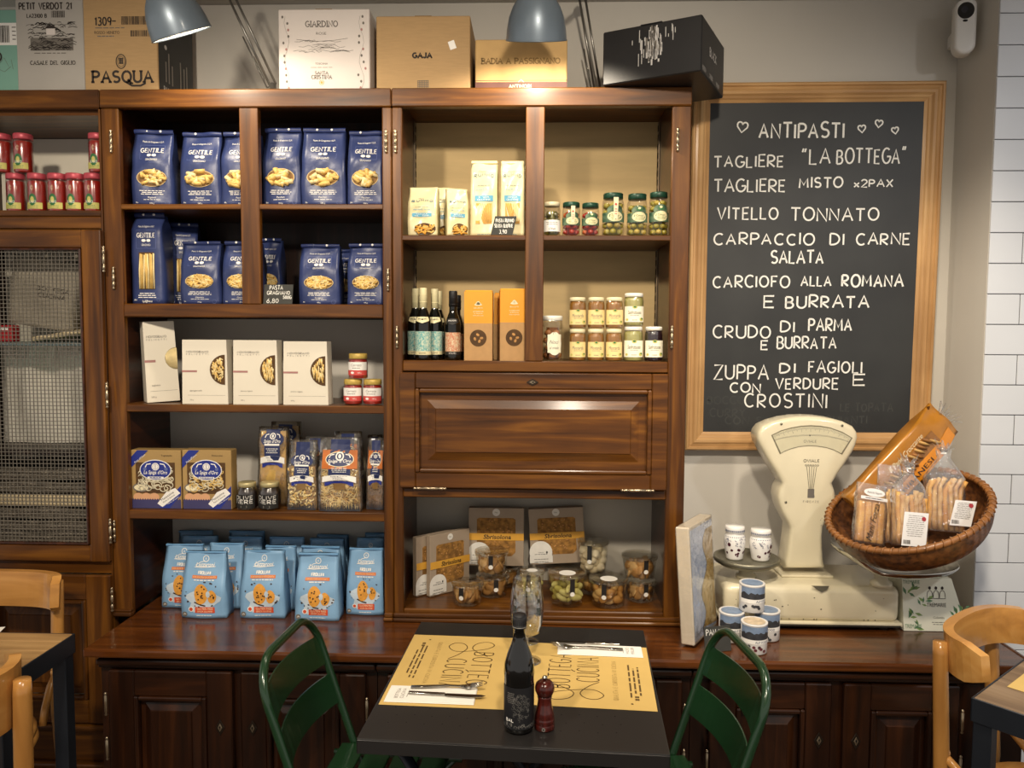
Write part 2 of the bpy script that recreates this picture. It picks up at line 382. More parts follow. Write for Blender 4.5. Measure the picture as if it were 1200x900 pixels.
# ---------------------------------------------------------------- helpers for cabinet work
def finial_hinge(parent, px, py, Y, length=0.052, horizontal=False):
    x, z = at(px, py, Y); g = G(T(x, Y-0.005, z) @ (RY(90) if horizontal else Matrix()))
    L = length/2; r = 0.0042
    g.lathe([(0, -L-.008), (.003, -L-.006), (.0045, -L-.003), (.002, -L+.001), (r, -L+.003), (r, -L+.014), (r*.7, -L+.015), (r*.7, -L+.017), (r, -L+.018),
             (r, L-.018), (r*.7, L-.017), (r*.7, L-.015), (r, L-.014), (r, L-.003), (.002, L-.001), (.0045, L+.003), (.003, L+.006), (0, L+.008)], NICKEL, 10)
    return g.obj('hinge', parent)
def raised_door(g, x0, x1, z0, z1, y, th, mv, mh, st=0.072, groove=0.02, field=0.03):
    """framed door with a raised centre panel, face at y (front), going back th"""
    b = 0.003
    g.box(x0, x0+st, y, y+th, z0, z1, mv, b); g.box(x1-st, x1, y, y+th, z0, z1, mv, b)
    g.box(x0+st, x1-st, y+0.0004, y+th, z0, z0+st, mh, b); g.box(x0+st, x1-st, y+0.0004, y+th, z1-st, z1, mh, b)
    # bolection moulding
    a0, a1, c0, c1 = x0+st, x1-st, z0+st, z1-st; w = 0.012
    for m, q in (((a0, a0+w, c0, c1), mv), ((a1-w, a1, c0, c1), mv), ((a0+w, a1-w, c0, c0+w), mh), ((a0+w, a1-w, c1-w, c1), mh)):
        g.box(m[0], m[1], y-0.004, y+th*0.7, m[2], m[3], q, 0.004, 2)
    # panel: recessed flat, sloping up to the raised field
    p0, p1, r0, r1 = a0+w, a1-w, c0+w, c1-w; yb = y+0.014; yf = y+0.003; f = field
    vs = []
    for ins, yy in ((0, yb), (groove, yb), (groove+f*0.6, yf+0.003), (groove+f*0.6+0.002, yf)):
        vs += [(p0+ins, yy, r0+ins), (p1-ins, yy, r0+ins), (p1-ins, yy, r1-ins), (p0+ins, yy, r1-ins)]
    fs = []
    for k in range(3):
        for i in range(4): fs.append((k*4+i, k*4+(i+1) % 4, k*4+4+(i+1) % 4, k*4+4+i))
    fs.append((12, 13, 14, 15))
    g.add(vs, fs, mv)
def escutcheon(parent, x, y, z, s=1.0, flat_=False):
    g = G(T(x, y, z) @ (RY(90) if flat_ else Matrix())); k = s
    g.prism([(-.017*k, 0), (0, -.03*k), (.017*k, 0), (0, .03*k)], -0.003, 0, IRON, 0.0008, 1)
    g.prism([(-.008*k, 0), (0, -.016*k), (.008*k, 0), (0, .016*k)], -0.005, -0.002, NICKEL, 0.0006, 1)
    g.disc(0, .003*k, .0022, .0026, M('keyhole', '#0a0806', 0.9), flat(-0.005)); g.rect(-.0009, .0009, -.006*k, .003*k, M('keyhole'), flat(-0.005))
    return g.obj('keyhole_plate', parent)

YH, ZC, ZT = 2.22, 0.67, 2.216
WALL = 2.518
# ---------------------------------------------------------------- base: worktop and three cabinets
base_units = []
for k, (x0, x1, doors, lab) in enumerate((
        (-1.19, -0.425, ((-1.158, -0.819, 1), (-0.794, -0.455, -1)), 'dark walnut base cabinet with two panelled doors left of the black table'),
        (-0.425, 0.42, ((-0.395, -0.012, 1), (0.012, 0.395, -1)), 'dark walnut base cabinet mostly hidden behind the black table'),
        (0.42, 1.30, ((0.468, 0.788, 1), (0.821, 1.12, -1)), 'dark walnut base cabinet with two panelled doors under the white scale'))):
    u = thing('base_cabinet', lab, 'cabinet', ((x0+x1)/2, 2.0, 0), group='base cabinets under the worktop'); ox = (x0+x1)/2
    g = G(T(-ox, -2.0, 0))
    g.box(x0+.001, x1-.001, 2.02, WALL-.004, 0.09, 0.644, BASEV); g.box(x0+.001, x1-.001, 2.05, WALL-.004, 0.0008, 0.09, BASEH)
    g.box(x0+.001, x1-.001, 2.004, 2.02, 0.606, 0.644, BASEH, 0.003); g.box(x0+.001, x1-.001, 1.992, 2.01, 0.618, 0.635, BASEH, 0.005, 2)
    g.box(x0+.001, x1-.001, 2.004, 2.02, 0.09, 0.14, BASEH, 0.003)
    g.obj('carcass', u)
    for dx0, dx1, sd in doors:
        g = G(T(-ox, -2.0, 0)); raised_door(g, dx0, dx1, 0.145, 0.602, 1.998, 0.02, BASEV, BASEH, 0.07, 0.012, 0.03)
        d = g.obj('door', u)
        lx = dx1-0.032 if sd > 0 else dx0+0.032
        e = escutcheon(d, lx-ox, -0.002, 0.45, 0.75)
        hx = dx0-0.006 if sd > 0 else dx1+0.006
        for hz in (0.51, 0.385):
            gh = G(T(hx-ox, -0.006, hz)); L = .026
            gh.lathe([(0, -L-.008), (.003, -L-.006), (.0045, -L-.003), (.002, -L+.001), (.0042, -L+.003), (.0042, L-.003), (.002, L-.001), (.0045, L+.003), (.003, L+.006), (0, L+.008)], NICKEL, 10)
            gh.obj('hinge', d)
ct = thing('worktop', 'long dark varnished walnut worktop running along the wall under the shelves', 'worktop', (0, 1.975, ZC))
g = G(T(0, -1.975, -ZC)); g.box(-1.214, 1.30, 1.975, WALL-.002, 0.6455, ZC-.0005, CTOP, 0.006, 2)
g.box(1.30, 1.313, 1.975, WALL-.02, 0.6455, ZC-.0006, CTOP, 0.004)
o = g.obj('board', ct)

# ---------------------------------------------------------------- middle shelving unit
mu = thing('shelving_unit', 'open walnut shelf unit in the middle holding blue pasta bags', 'shelves', (-0.82, YH, ZC))
OX = -0.82
def part(name, fn, parent, off): g = G(T(*off)); fn(g); return g.obj(name, parent)
OM = (0.82, -YH, -ZC)
def boxpart(name, parent, off, *a, **k): g = G(T(*off)); g.box(*a, **k); return g.obj(name, parent)
boxpart('stile', mu, OM, -1.261, -1.209, YH, YH+.024, ZC+.001, ZT-.052, WV, .003)
boxpart('stile', mu, OM, -0.445, -0.418, YH, YH+.024, ZC+.001, ZT-.052, WV, .003)
boxpart('stile', mu, OM, -0.857, -0.802, YH+.0006, YH+.024, 1.604, ZT-.052, WV, .002)
boxpart('top_rail', mu, OM, -1.261, -0.418, YH-.004, YH+.024, ZT-.052, ZT, WH, .003)
boxpart('rail', mu, OM, -1.209, -0.445, YH+.0004, YH+.024, 1.565, 1.604, WH, .003)
boxpart('top_panel', mu, OM, -1.261, -0.418, YH+.024, WALL, ZT-.018, ZT-.001, WH)
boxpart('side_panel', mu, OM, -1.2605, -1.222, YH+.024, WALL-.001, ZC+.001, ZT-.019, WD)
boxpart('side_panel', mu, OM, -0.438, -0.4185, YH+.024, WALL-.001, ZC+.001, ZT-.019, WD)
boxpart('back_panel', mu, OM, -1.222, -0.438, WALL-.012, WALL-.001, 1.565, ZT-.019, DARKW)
for (za, zb, m) in ((1.877, 1.892, WH), (1.286, 1.308, WH), (0.965, 0.991, WH)):
    boxpart('shelf', mu, OM, -1.222, -0.438, YH+.004, WALL-.014, za, zb, m, .002)
boxpart('shelf', mu, OM, -1.222, -0.438, YH+.024, WALL-.014, 1.585, 1.603, WH)
g = G(T(*OM)); g.box(-1.262, -1.205, YH-.012, YH+.01, ZC+.001, ZC+.014, WH, .004, 2); g.box(-1.262, -1.207, YH-.008, YH+.01, ZC+.014, ZC+.021, WH, .003, 2)
g.obj('plinth_moulding', mu)
g = G(T(*OM)); g.box(-0.446, -0.4178, YH-.018, YH-.0005, ZC+.001, ZC+.012, WH, .003); g.box(-0.444, -0.4178, YH-.013, YH-.0005, ZC+.012, ZC+.026, WH, .005, 3)
g.obj('plinth_moulding', mu)
SHELF = {'pasta_top': 1.892, 'pasta_low': 1.604, 'white': 1.308, 'gold': 0.991, 'counter': ZC}
for p in ((131, 166), (134, 326), (135, 622), (452.5, 166), (455, 328)):
    h = finial_hinge(mu, p[0], p[1], YH); h.location = Vector(OM)

# ---------------------------------------------------------------- right shelving unit with the drop front
ru = thing('dresser_top', 'walnut shelf unit on the right with beige back and closed drop front', 'shelves', (0.0075, YH, ZC))
OR = (-0.0075, -YH, -ZC)
boxpart('stile', ru, OR, -0.4165, -0.388, YH, YH+.024, ZC+.001, ZT-.052, WV, .003)
boxpart('stile', ru, OR, 0.379, 0.432, YH, YH+.024, ZC+.001, ZT-.052, WV, .003)
boxpart('stile', ru, OR, -0.034, 0.019, YH+.0006, YH+.024, 1.443, ZT-.052, WV, .002)
boxpart('top_rail', ru, OR, -0.4165, 0.432, YH-.004, YH+.024, ZT-.052, ZT, WH, .003)
boxpart('rail', ru, OR, -0.388, 0.379, YH+.0004, YH+.024, 1.411, 1.443, WH, .003)
boxpart('rail', ru, OR, -0.388, 0.379, YH+.0004, YH+.024, 1.041, 1.069, WH, .003)
boxpart('rail', ru, OR, -0.388, 0.379, YH+.0002, YH+.024, ZC+.001, 0.706, WH, .003)
boxpart('top_panel', ru, OR, -0.4165, 0.432, YH+.024, WALL, ZT-.018, ZT-.001, WH)
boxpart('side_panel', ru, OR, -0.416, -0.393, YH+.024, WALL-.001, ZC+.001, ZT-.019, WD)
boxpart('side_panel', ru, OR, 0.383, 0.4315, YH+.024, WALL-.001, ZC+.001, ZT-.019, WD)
boxpart('back_panel', ru, OR, -0.393, 0.383, WALL-.010, WALL-.001, 1.40, ZT-.019, BEIGE)
GREYB = M('grey_back_board', '#b3ada0', 0.8, amt=0.06, scale=4)
boxpart('back_panel', ru, OR, -0.393, 0.383, WALL-.009, WALL-.001, 0.69, 1.039, GREYB)
boxpart('shelf', ru, OR, -0.393, 0.383, YH+.004, WALL-.011, 1.789, 1.804, WH, .002)
boxpart('shelf', ru, OR, -0.393, 0.383, YH+.024, WALL-.011, 1.425, 1.442, WH)
boxpart('shelf', ru, OR, -0.393, 0.383, YH+.024, WALL-.011, 1.041, 1.06, WH)
boxpart('shelf', ru, OR, -0.393, 0.383, YH+.0225, WALL-.011, 0.688, 0.7055, WH)
SLOT = M('slot_shadow', '#0d0806', 0.9); STRIP = M('shelf_standard', '#7b6a52', 0.5, 0.3)
for sx in (-0.392, 0.379):
    g = G(T(*OR)); g.box(sx, sx+.003, WALL-.05, WALL-.026, 1.45, 2.19, STRIP)
    for k in range(26): g.box(sx-.0004, sx+.0034, WALL-.046, WALL-.03, 1.46+k*.028, 1.478+k*.028, SLOT)
    g.obj('shelf_standard', ru)
g = G(T(*OR)); raised_door(g, -0.394, 0.377, 1.073, 1.409, 2.196, 0.022, WH, WH, 0.046, 0.022, 0.04)
dr = g.obj('drop_front', ru)
e = escutcheon(dr, at(624, 448, 2.19)[0]-.0075, 2.195-YH, at(624, 448, 2.19)[1]-ZC, 0.6, True)
for p in ((504, 572), (747, 574.5)):
    h = finial_hinge(dr, p[0], p[1], 2.196, 0.082, True); h.location = Vector(OR)
for p in ((463.6, 166), (465.5, 395), (794, 164), (787, 395)):
    h = finial_hinge(ru, p[0], p[1], YH); h.location = Vector(OR)
g = G(T(*OR)); g.box(-0.417, 0.46, YH-.018, YH-.0005, ZC+.001, ZC+.012, WH, .003); g.box(-0.417, 0.452, YH-.013, YH-.0005, ZC+.012, ZC+.026, WH, .005, 3)
g.box(0.4325, 0.446, YH-.012, WALL-.01, ZC+.001, ZC+.024, WD, .004, 2)
g.obj('plinth_moulding', ru)

# ---------------------------------------------------------------- tall cabinet at the left with the mesh door
tc = thing('tall_cabinet', 'tall walnut cabinet at the left edge with a wire mesh door', 'cabinet', (-1.52, YH, 0)); OT = (1.52, -YH, 0)
boxpart('top_rail', tc, OT, -1.80, -1.2625, YH-.004, YH+.024, 2.163, ZT, WH, .003)
boxpart('top_panel', tc, OT, -1.80, -1.2625, YH+.024, WALL, 2.150, 2.2155, WH)
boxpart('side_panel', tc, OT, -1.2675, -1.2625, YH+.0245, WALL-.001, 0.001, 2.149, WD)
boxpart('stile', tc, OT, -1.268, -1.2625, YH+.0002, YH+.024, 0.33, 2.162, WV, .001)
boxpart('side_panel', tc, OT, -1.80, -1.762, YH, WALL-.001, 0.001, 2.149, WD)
boxpart('back_panel', tc, OT, -1.761, -1.269, WALL-.01, WALL-.001, 0.2, 2.149, M('cream_back_board', '#e6dfcd', 0.8, amt=0.06, scale=4))
boxpart('shelf', tc, OT, -1.761, -1.269, YH+.002, WALL-.011, 1.857, 1.874, WH, .002)
boxpart('rail', tc, OT, -1.761, -1.269, YH+.0004, YH+.022, 1.820, 1.856, WH, .003)
GLS = clear('shelf_glass', '#cfe3e0', 0.12, 0.03, haze=0.25, hazecol='#9fb9bd')
ZG1 = at(60, 401, 2.26)[1]; ZG2 = at(60, 527, 2.26)[1]; ZG0 = 0.87
boxpart('glass_shelf', tc, OT, -1.76, -1.27, YH+.03, WALL-.012, ZG1-.010, ZG1, GLS)
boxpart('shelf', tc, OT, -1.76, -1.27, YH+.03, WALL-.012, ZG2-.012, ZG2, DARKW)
boxpart('shelf', tc, OT, -1.76, -1.27, YH+.024, WALL-.012, 0.82, ZG0, WH)
# mesh door
g = G(T(*OT)); a0, a1, b0, b1 = -1.70, -1.261, 0.838, 1.816; m0, m1, n0, n1 = -1.640, -1.320, 0.889, 1.763
g.box(a0, m0, YH-.018, YH-.001, b0, b1, WV, .004, 2); g.box(m1, a1, YH-.018, YH-.001, b0, b1, WV, .004, 2)
g.box(m0, m1, YH-.0176, YH-.001, b0, n0, WH, .003); g.box(m0, m1, YH-.0176, YH-.001, n1, b1, WH, .003)
for q in ((m0, m0+.007, n0, n1), (m1-.007, m1, n0, n1), (m0, m1, n0, n0+.007), (m0, m1, n1-.007, n1)): g.box(q[0], q[1], YH-.021, YH-.004, q[2], q[3], WD, .003, 2)
md = g.obj('mesh_door', tc)
WIRE = M('grey_wire', '#7d766a', 0.4, 0.5, amt=0.2)
g = G(T(*OT)); n = 28; w = .0009
for i in range(1, n): x = m0+(m1-m0)*i/n; g.box(x-w, x+w, YH-.0105, YH-.0085, n0, n1, WIRE)
n = 76
for i in range(1, n): z = n0+(n1-n0)*i/n; g.box(m0, m1, YH-.0115, YH-.0095, z-w, z+w, WIRE)
g.obj('wire_mesh', md)
for p in ((122.5, 304), (126.5, 463), (130.5, 622)):
    h = finial_hinge(md, p[0], p[1], YH-.018, .062); h.location = Vector(OT)
g = G(T(*OT)); raised_door(g, -1.70, -1.263, 0.342, 0.797, YH-.018, .017, WV, WH, .075, .018, .03)
ld = g.obj('door', tc)
h = finial_hinge(ld, 132.5, 702, YH-.018, .06); h.location = Vector(OT)
boxpart('rail', tc, OT, -1.761, -1.263, YH+.0003, YH+.02, 0.798, 0.838, WH, .002)
g = G(T(*OT)); g.box(-1.80, -1.2625, YH-.004, YH+.023, 0.22, 0.335, WH); g.box(-1.80, -1.2625, YH-.026, YH-.002, 0.318, 0.338, WH, .006, 2)
g.box(-1.80, -1.2625, YH-.012, YH+.022, 0.002, 0.215, WH); g.box(-1.80, -1.2625, YH-.030, YH-.004, 0.205, 0.222, WH, .006, 2)
g.obj('plinth', tc)

# ================================================================ groceries
WHITE = M('white_print', '#f0ede6', 0.6, amt=0.03); CREAM = M('cream_print', '#efe3bd', 0.6, amt=0.05)
BLACKP = M('black_print', '#15130f', 0.6); GOLDP = M('gold_print', '#b9954f', 0.4, 0.3, amt=0.2)
NAVY = M('navy_paper', '#303c69', 0.36, amt=0.18, scale=14, bump=0.35, bscale=26)
NAVYD = M('navy_fold', '#1f2c5c', 0.5, amt=0.15)
PASTA = M('durum_pasta', '#e6bf6d', 0.55, amt=0.22, scale=60); PASTAL = M('pale_pasta', '#eed9a0', 0.55, amt=0.2, scale=60)
PASTAD = M('pasta_gap', '#5a3d1b', 0.8, amt=0.4, scale=50)
PEARL = M('white_dot', '#f6f4ef', 0.4)
FADE = M('faded_navy_print', '#5d6aa0', 0.5)

def bagshape(w, h, d, t0=0.5, top=0.007, crumple=0.002, seed=0, narrow=0.03, bulge=0.0):
    """front half-depth as a function of (u, v); the same function drives mesh and print"""
    ph = seed*1.7
    def hd(v):
        t = v/h; return (d/2)*(1-smooth(t0, 0.97, t)) + top*smooth(t0, 0.97, t)
    def ww(v): return w*(1-narrow*v/h)
    def front(u, v, e=0.0):
        s = 2*u/w; t = v/h
        y = hd(v)*(1-0.10*s**4) + bulge*(1-s*s)*math.sin(PI*min(1, t*1.15))
        y += crumple*(math.sin(9*t+3*s+ph)*0.6+math.sin(17*t-5*s+ph*2)*0.4*smooth(.1, .4, t)+0.5*math.sin(4*s-11*t+ph))
        k = 1-narrow*t
        return Vector((u*k, -y-e, v))
    return hd, ww, front
def bag(g, w, h, d, mat, front, hd, nu=10, nv=18, side=None):
    side = side or mat; vs = []; fs = []
    cols = []
    for j in range(nv+1):
        v = h*j/nv; row = [front(-w/2+w*i/nu, v) for i in range(nu+1)]
        pinch = 0.012*smooth(.25, .9, j/nv) + 0.002
        r = front(w/2, v); b = [Vector((p.x, -p.y*0.98, p.z)) for p in reversed(row)]
        mr = Vector((r.x-pinch, 0, v)); l = row[0]; ml = Vector((l.x+pinch, 0, v))
        cols.append(row+[mr]+b+[ml])
    k = len(cols[0])
    for j, row in enumerate(cols): vs += row
    for j in range(nv):
        for i in range(k):
            i2 = (i+1) % k; fs.append((j*k+i, j*k+i2, (j+1)*k+i2, (j+1)*k+i))
    fs.append(tuple(reversed(range(k)))); fs.append(tuple(nv*k+i for i in range(k)))
    return g.add(vs, fs, mat, True)
def fold(w, h, mat, front, parent, k=0.06, rivets=True):
    g = G(); z0 = h*(1-k)
    pf = front(0, h)
    n = 8; vs = []; fs = []
    for j, (dz, dy) in enumerate(((0, 0.004), (0.004, .0075), (h*k*0.9, .007), (h*k, .003), (h*k, -.004))):
        for i in range(n+1):
            u = -w/2+w*i/n; p = front(u, z0); vs.append((p.x*1.01, min(p.y, pf.y)-dy-0.001*math.sin(i*1.3), z0+dz))
    m = n+1
    for j in range(4):
        for i in range(n): fs.append((j*m+i, j*m+i+1, (j+1)*m+i+1, (j+1)*m+i))
    g.add(vs, fs, mat, True)
    if rivets:
        yy = min(front(0, z0).y, pf.y)-0.0085
        for x in (-0.17*w, 0.17*w): g.ball((x, yy, h*(1-k*0.45)), 0.0042, PEARL, (1, .5, 1), 1)
    return g.obj('folded_top', parent)
def tubes_in_oval(g, cx, cz, rx, rz, front, kind, rnd):
    g.disc(cx, cz, rx, rz, M('window_cream', '#d8bd84', .6, amt=.15, scale=50), front, 0.0011, 26); g.disc(cx, cz, rx*.95, rz*.93, M('window_brown', '#8a6430', .7, amt=.4, scale=60), front, 0.0015, 26)
    if kind == 'spaghetti':
        for i in range(9):
            x = cx-rx*0.8+1.6*rx*i/8
            g.tube([front(x+rnd.uniform(-.002, .002), cz-rz*.93, .002), front(x, cz, .0026), front(x+rnd.uniform(-.003, .003), cz+rz*.93, .002)], .0021, PASTA if i % 3 else PASTAL, 5)
        return
    L, R, N = {'big': (.027, .0125, 15), 'mid': (.022, .0095, 22), 'small': (.017, .0044, 90), 'twist': (.016, .0046, 80)}[kind]
    for i in range(N):
        a = rnd.uniform(0, 2*PI); q = math.sqrt((i+.5)/N)*0.86; x = cx+rx*q*math.cos(a); z = cz+rz*q*math.sin(a)
        b = rnd.uniform(0, PI); dx, dz = math.cos(b)*L/2, math.sin(b)*L/2*0.7
        k = 1.0
        for (ex, ez) in ((x-dx, z-dz), (x+dx, z+dz)):
            while ((ex-cx)/rx*1)**2*k*k+((ez-cz)/rz)**2*k*k > 1.0 and k > 0.3: k *= 0.9
        x = cx+(x-cx)*k; z = cz+(z-cz)*k
        a_, b_ = front(x-dx, z-dz, .001), front(x+dx, z+dz, .001)
        g.tube([a_, b_], R, PASTA if i % 3 else PASTAL, 8, flatten=0.55, caps=True)
        if kind in ('big', 'mid') and i % 2: 
            d_ = (b_-a_).normalized(); g.tube([b_-d_*.0005, b_+d_*.0006], R*.66, PASTAD, 8, flatten=0.55)

def navy_bag(w, h, d, kind, seed, label, loc, rot=0.0, tall=False, group='navy pasta bags'):
    rnd = random.Random(seed); t = thing('pasta_bag', label, 'pasta bag', loc, (0, 0, math.radians(rot)), group)
    hd, ww, front = bagshape(w, h, d, 0.55 if not tall else 0.8, 0.008, 0.0030 if not tall else .001, seed)
    g = G(); bag(g, w, h*0.97, d, NAVY, front, hd)
    zs = h
    if not tall: top, lz, wz, bz = 0.84, 0.69, 0.36, 0.195
    else: top, lz, wz, bz = 0.84, 0.72, 0.36, 0.115
    lw = w*0.62 if not tall else w*.66
    g.txt('Pasta di Gragnano I.G.P.', 0, h*top, h*0.022, WHITE, front, width=w*.52, e=.0014)
    fr = (0.60, 0.79) if not tall else (.60, .80)
    g.frame(-lw/2, lw/2, h*fr[0], h*fr[1], .0008, FADE, front, .0012)
    lh = min(h*.055, .0125)
    g.write('GENTILE', -w*.29, w*.29, h*lz, h*lz+lh, .0019, WHITE, front, .0016, serif=True)
    for x in (-.0075, .0075): g.disc(x, h*lz-lh*.72, .0066, .0042, WHITE, front, .0014, 14, 1)
    g.txt('GRAGNANO', 0, h*lz-lh*1.75, lh*.5, WHITE, front, width=w*.3, e=.0014)
    g.txt('NAPOLI', 0, h*lz-lh*2.4, lh*.3, FADE, front, width=w*.12, e=.0014)
    g.micro(0, h*bz, w*.62, 3, h*.022, WHITE, front, .0014, h*.008)
    g.txt({'big': 'Paccheri', 'mid': 'Rigatoni', 'small': 'Casarecce', 'twist': 'Tortiglioni', 'spaghetti': 'Spaghetti'}[kind], 0, h*(bz-.085), h*.022, WHITE, front, e=.0014)
    g.micro(0, h*(bz-.115), w*.5, 1, .01, WHITE, front, .0014, h*.006)
    g.txt('500 g', 0, h*.035, h*.018, WHITE, front, e=.0014); g.txt('Bio', -w*.38, h*.045, h*.018, WHITE, front, e=.0014)
    g.line(arc(w*.36, h*.045, w*.05, w*.05, 0, 360, 12), .0007, FADE, front, .0014)
    g.obj('bag', t)
    g = G()
    if tall: g.rect(-w*.25, w*.25, h*.16, h*.56, PASTAD, front, .0012, 4, 8)
    if tall:
        for i in range(10):
            x = -w*.22+w*.44*i/9; g.tube([front(x+rnd.uniform(-.002, .002), h*.165, .002), front(x+rnd.uniform(-.001, .001), h*.36, .0026), front(x+rnd.uniform(-.003, .003), h*(.54+rnd.uniform(-.01, .015)), .002)], .0024, PASTA if i % 3 else PASTAL, 5)
    else: tubes_in_oval(g, 0 if seed % 3 else -w*.02, h*wz, w*.37, h*.112, front, kind, rnd)
    g.obj('pasta_window', t)
    fold(w*.99, h, NAVYD, front, t, 0.055)
    return t
def pxbox(x0, x1, yt, Yf, zs):
    """photo columns and top row at depth Yf, standing on level zs -> centre x, width, height"""
    a, _ = at(x0, yt, Yf); b, zt = at(x1, yt, Yf); a2, _ = at(x0, yt+60, Yf); b2, _ = at(x1, yt+60, Yf)
    return (a+b)/2, b-a, zt-zs
zs = SHELF['pasta_top']
YB = 2.257
for i, (x0, x1, yt, kind, rot, lab) in enumerate((
    (151, 197, 149, 'mid', 6, 'navy pasta bag of short tubes at the far left of the top dark shelf'),
    (208.5, 255.5, 152, 'big', 0, 'navy pasta bag of thick tubes in the middle of the top left dark shelf'),
    (257, 301.5, 152, 'big', 0, 'navy pasta bag on the top shelf, its right half behind the walnut divider'),
    (306, 350.5, 147, 'big', -3, 'navy pasta bag on the top dark shelf just right of the walnut divider'),
    (351.5, 403, 147, 'big', 0, 'navy pasta bag of thick tubes in the middle of the top right dark shelf'),
    (406, 449, 150.5, 'big', 0, 'navy pasta bag at the right end of the top dark shelf'))):
    cx, w, h = pxbox(x0, x1, yt, YB, zs)
    navy_bag(w, h, .075, kind, i+1, lab, (cx, YB+.042, zs+.0005), rot)
zs = SHELF['pasta_low']
cx, w, h = pxbox(151.5, 188, 246, YB, zs); navy_bag(w, h*.985, .075, 'spaghetti', 11, 'tall navy spaghetti bag at the left end of the lower dark shelf', (cx, YB+.04, zs+.0005), 0, True)
navy_bag(.085, h*.93, .07, 'spaghetti', 12, 'tall navy bag standing in the dark behind the spaghetti bag', (cx+.055, YB+.14, zs+.0005), 14, True)
for i, (x0, x1, yt, dy, kind, lab) in enumerate((
    (209, 255, 281.5, 0, 'small', 'short navy pasta bag right of the tall spaghetti bag'),
    (258.5, 303, 281.5, 0, 'small', 'short navy pasta bag half hidden behind the divider on the lower dark shelf'),
    (300, 327, 278, .13, 'small', 'navy bag in deep shade behind the black price card'),
    (349, 396, 285, 0, 'twist', 'short navy bag of twisted pasta right of the black price card'),
    (385, 421, 291, .12, 'twist', 'navy bag in shade between and behind the two twisted pasta bags'),
    (406, 449, 284.5, 0, 'twist', 'short navy bag of twisted pasta at the right end of the lower dark shelf'))):
    cx, w, h = pxbox(x0, x1, yt, YB+dy, zs)
    navy_bag(w, h, .07, kind, i+20, lab, (cx, YB+.04+dy, zs+.0005), 0)
# black price cards
SLATE = M('slate_card', '#33332f', 0.75, amt=0.15, scale=40); CHALK = M('chalk', '#e9e7df', 0.9, amt=0.12, scale=200)
def price_card(x0, x1, y0, y1, Y, zs, lines, label, rot=0, lean=12, shear=0.0):
    cx, w, h = pxbox(x0, x1, y0, Y, zs)
    t = thing('price_card', label, 'price card', (cx, Y, zs+.0008), (math.radians(-lean), 0, math.radians(rot)), 'black chalk price cards')
    g = G(); pts = [(-w/2-shear*h*.5, 0), (w/2-shear*h*.5, 0), (w/2+shear*h*.5, h), (-w/2+shear*h*.5, h)]
    g.prism(pts, 0, .003, SLATE); sf = flat(0)
    for s, a, b, c, d in lines: g.write(s, a*w, b*w, c*h, d*h, .0016, CHALK, sf, .0004, jit=.06)
    g.obj('card', t)
    g = G(RX(lean)); g.box(-w*.2, w*.2, .003, .015, 0, .003, SLATE); g.box(-w*.2, w*.2, .0125, .0155, 0, h*.4, SLATE); g.obj('foot', t)
    return t
price_card(308, 342, 333, 355, 2.228, SHELF['pasta_low'], (('PASTA', -.3, .15, .74, .95), ('GRAGNANO', -.38, .4, .48, .66), ('500g', .18, .46, .27, .42), ('6,80', -.38, .02, .06, .26)),
    'black chalk card reading PASTA GRAGNANO 6,80 under the navy bags', 0)

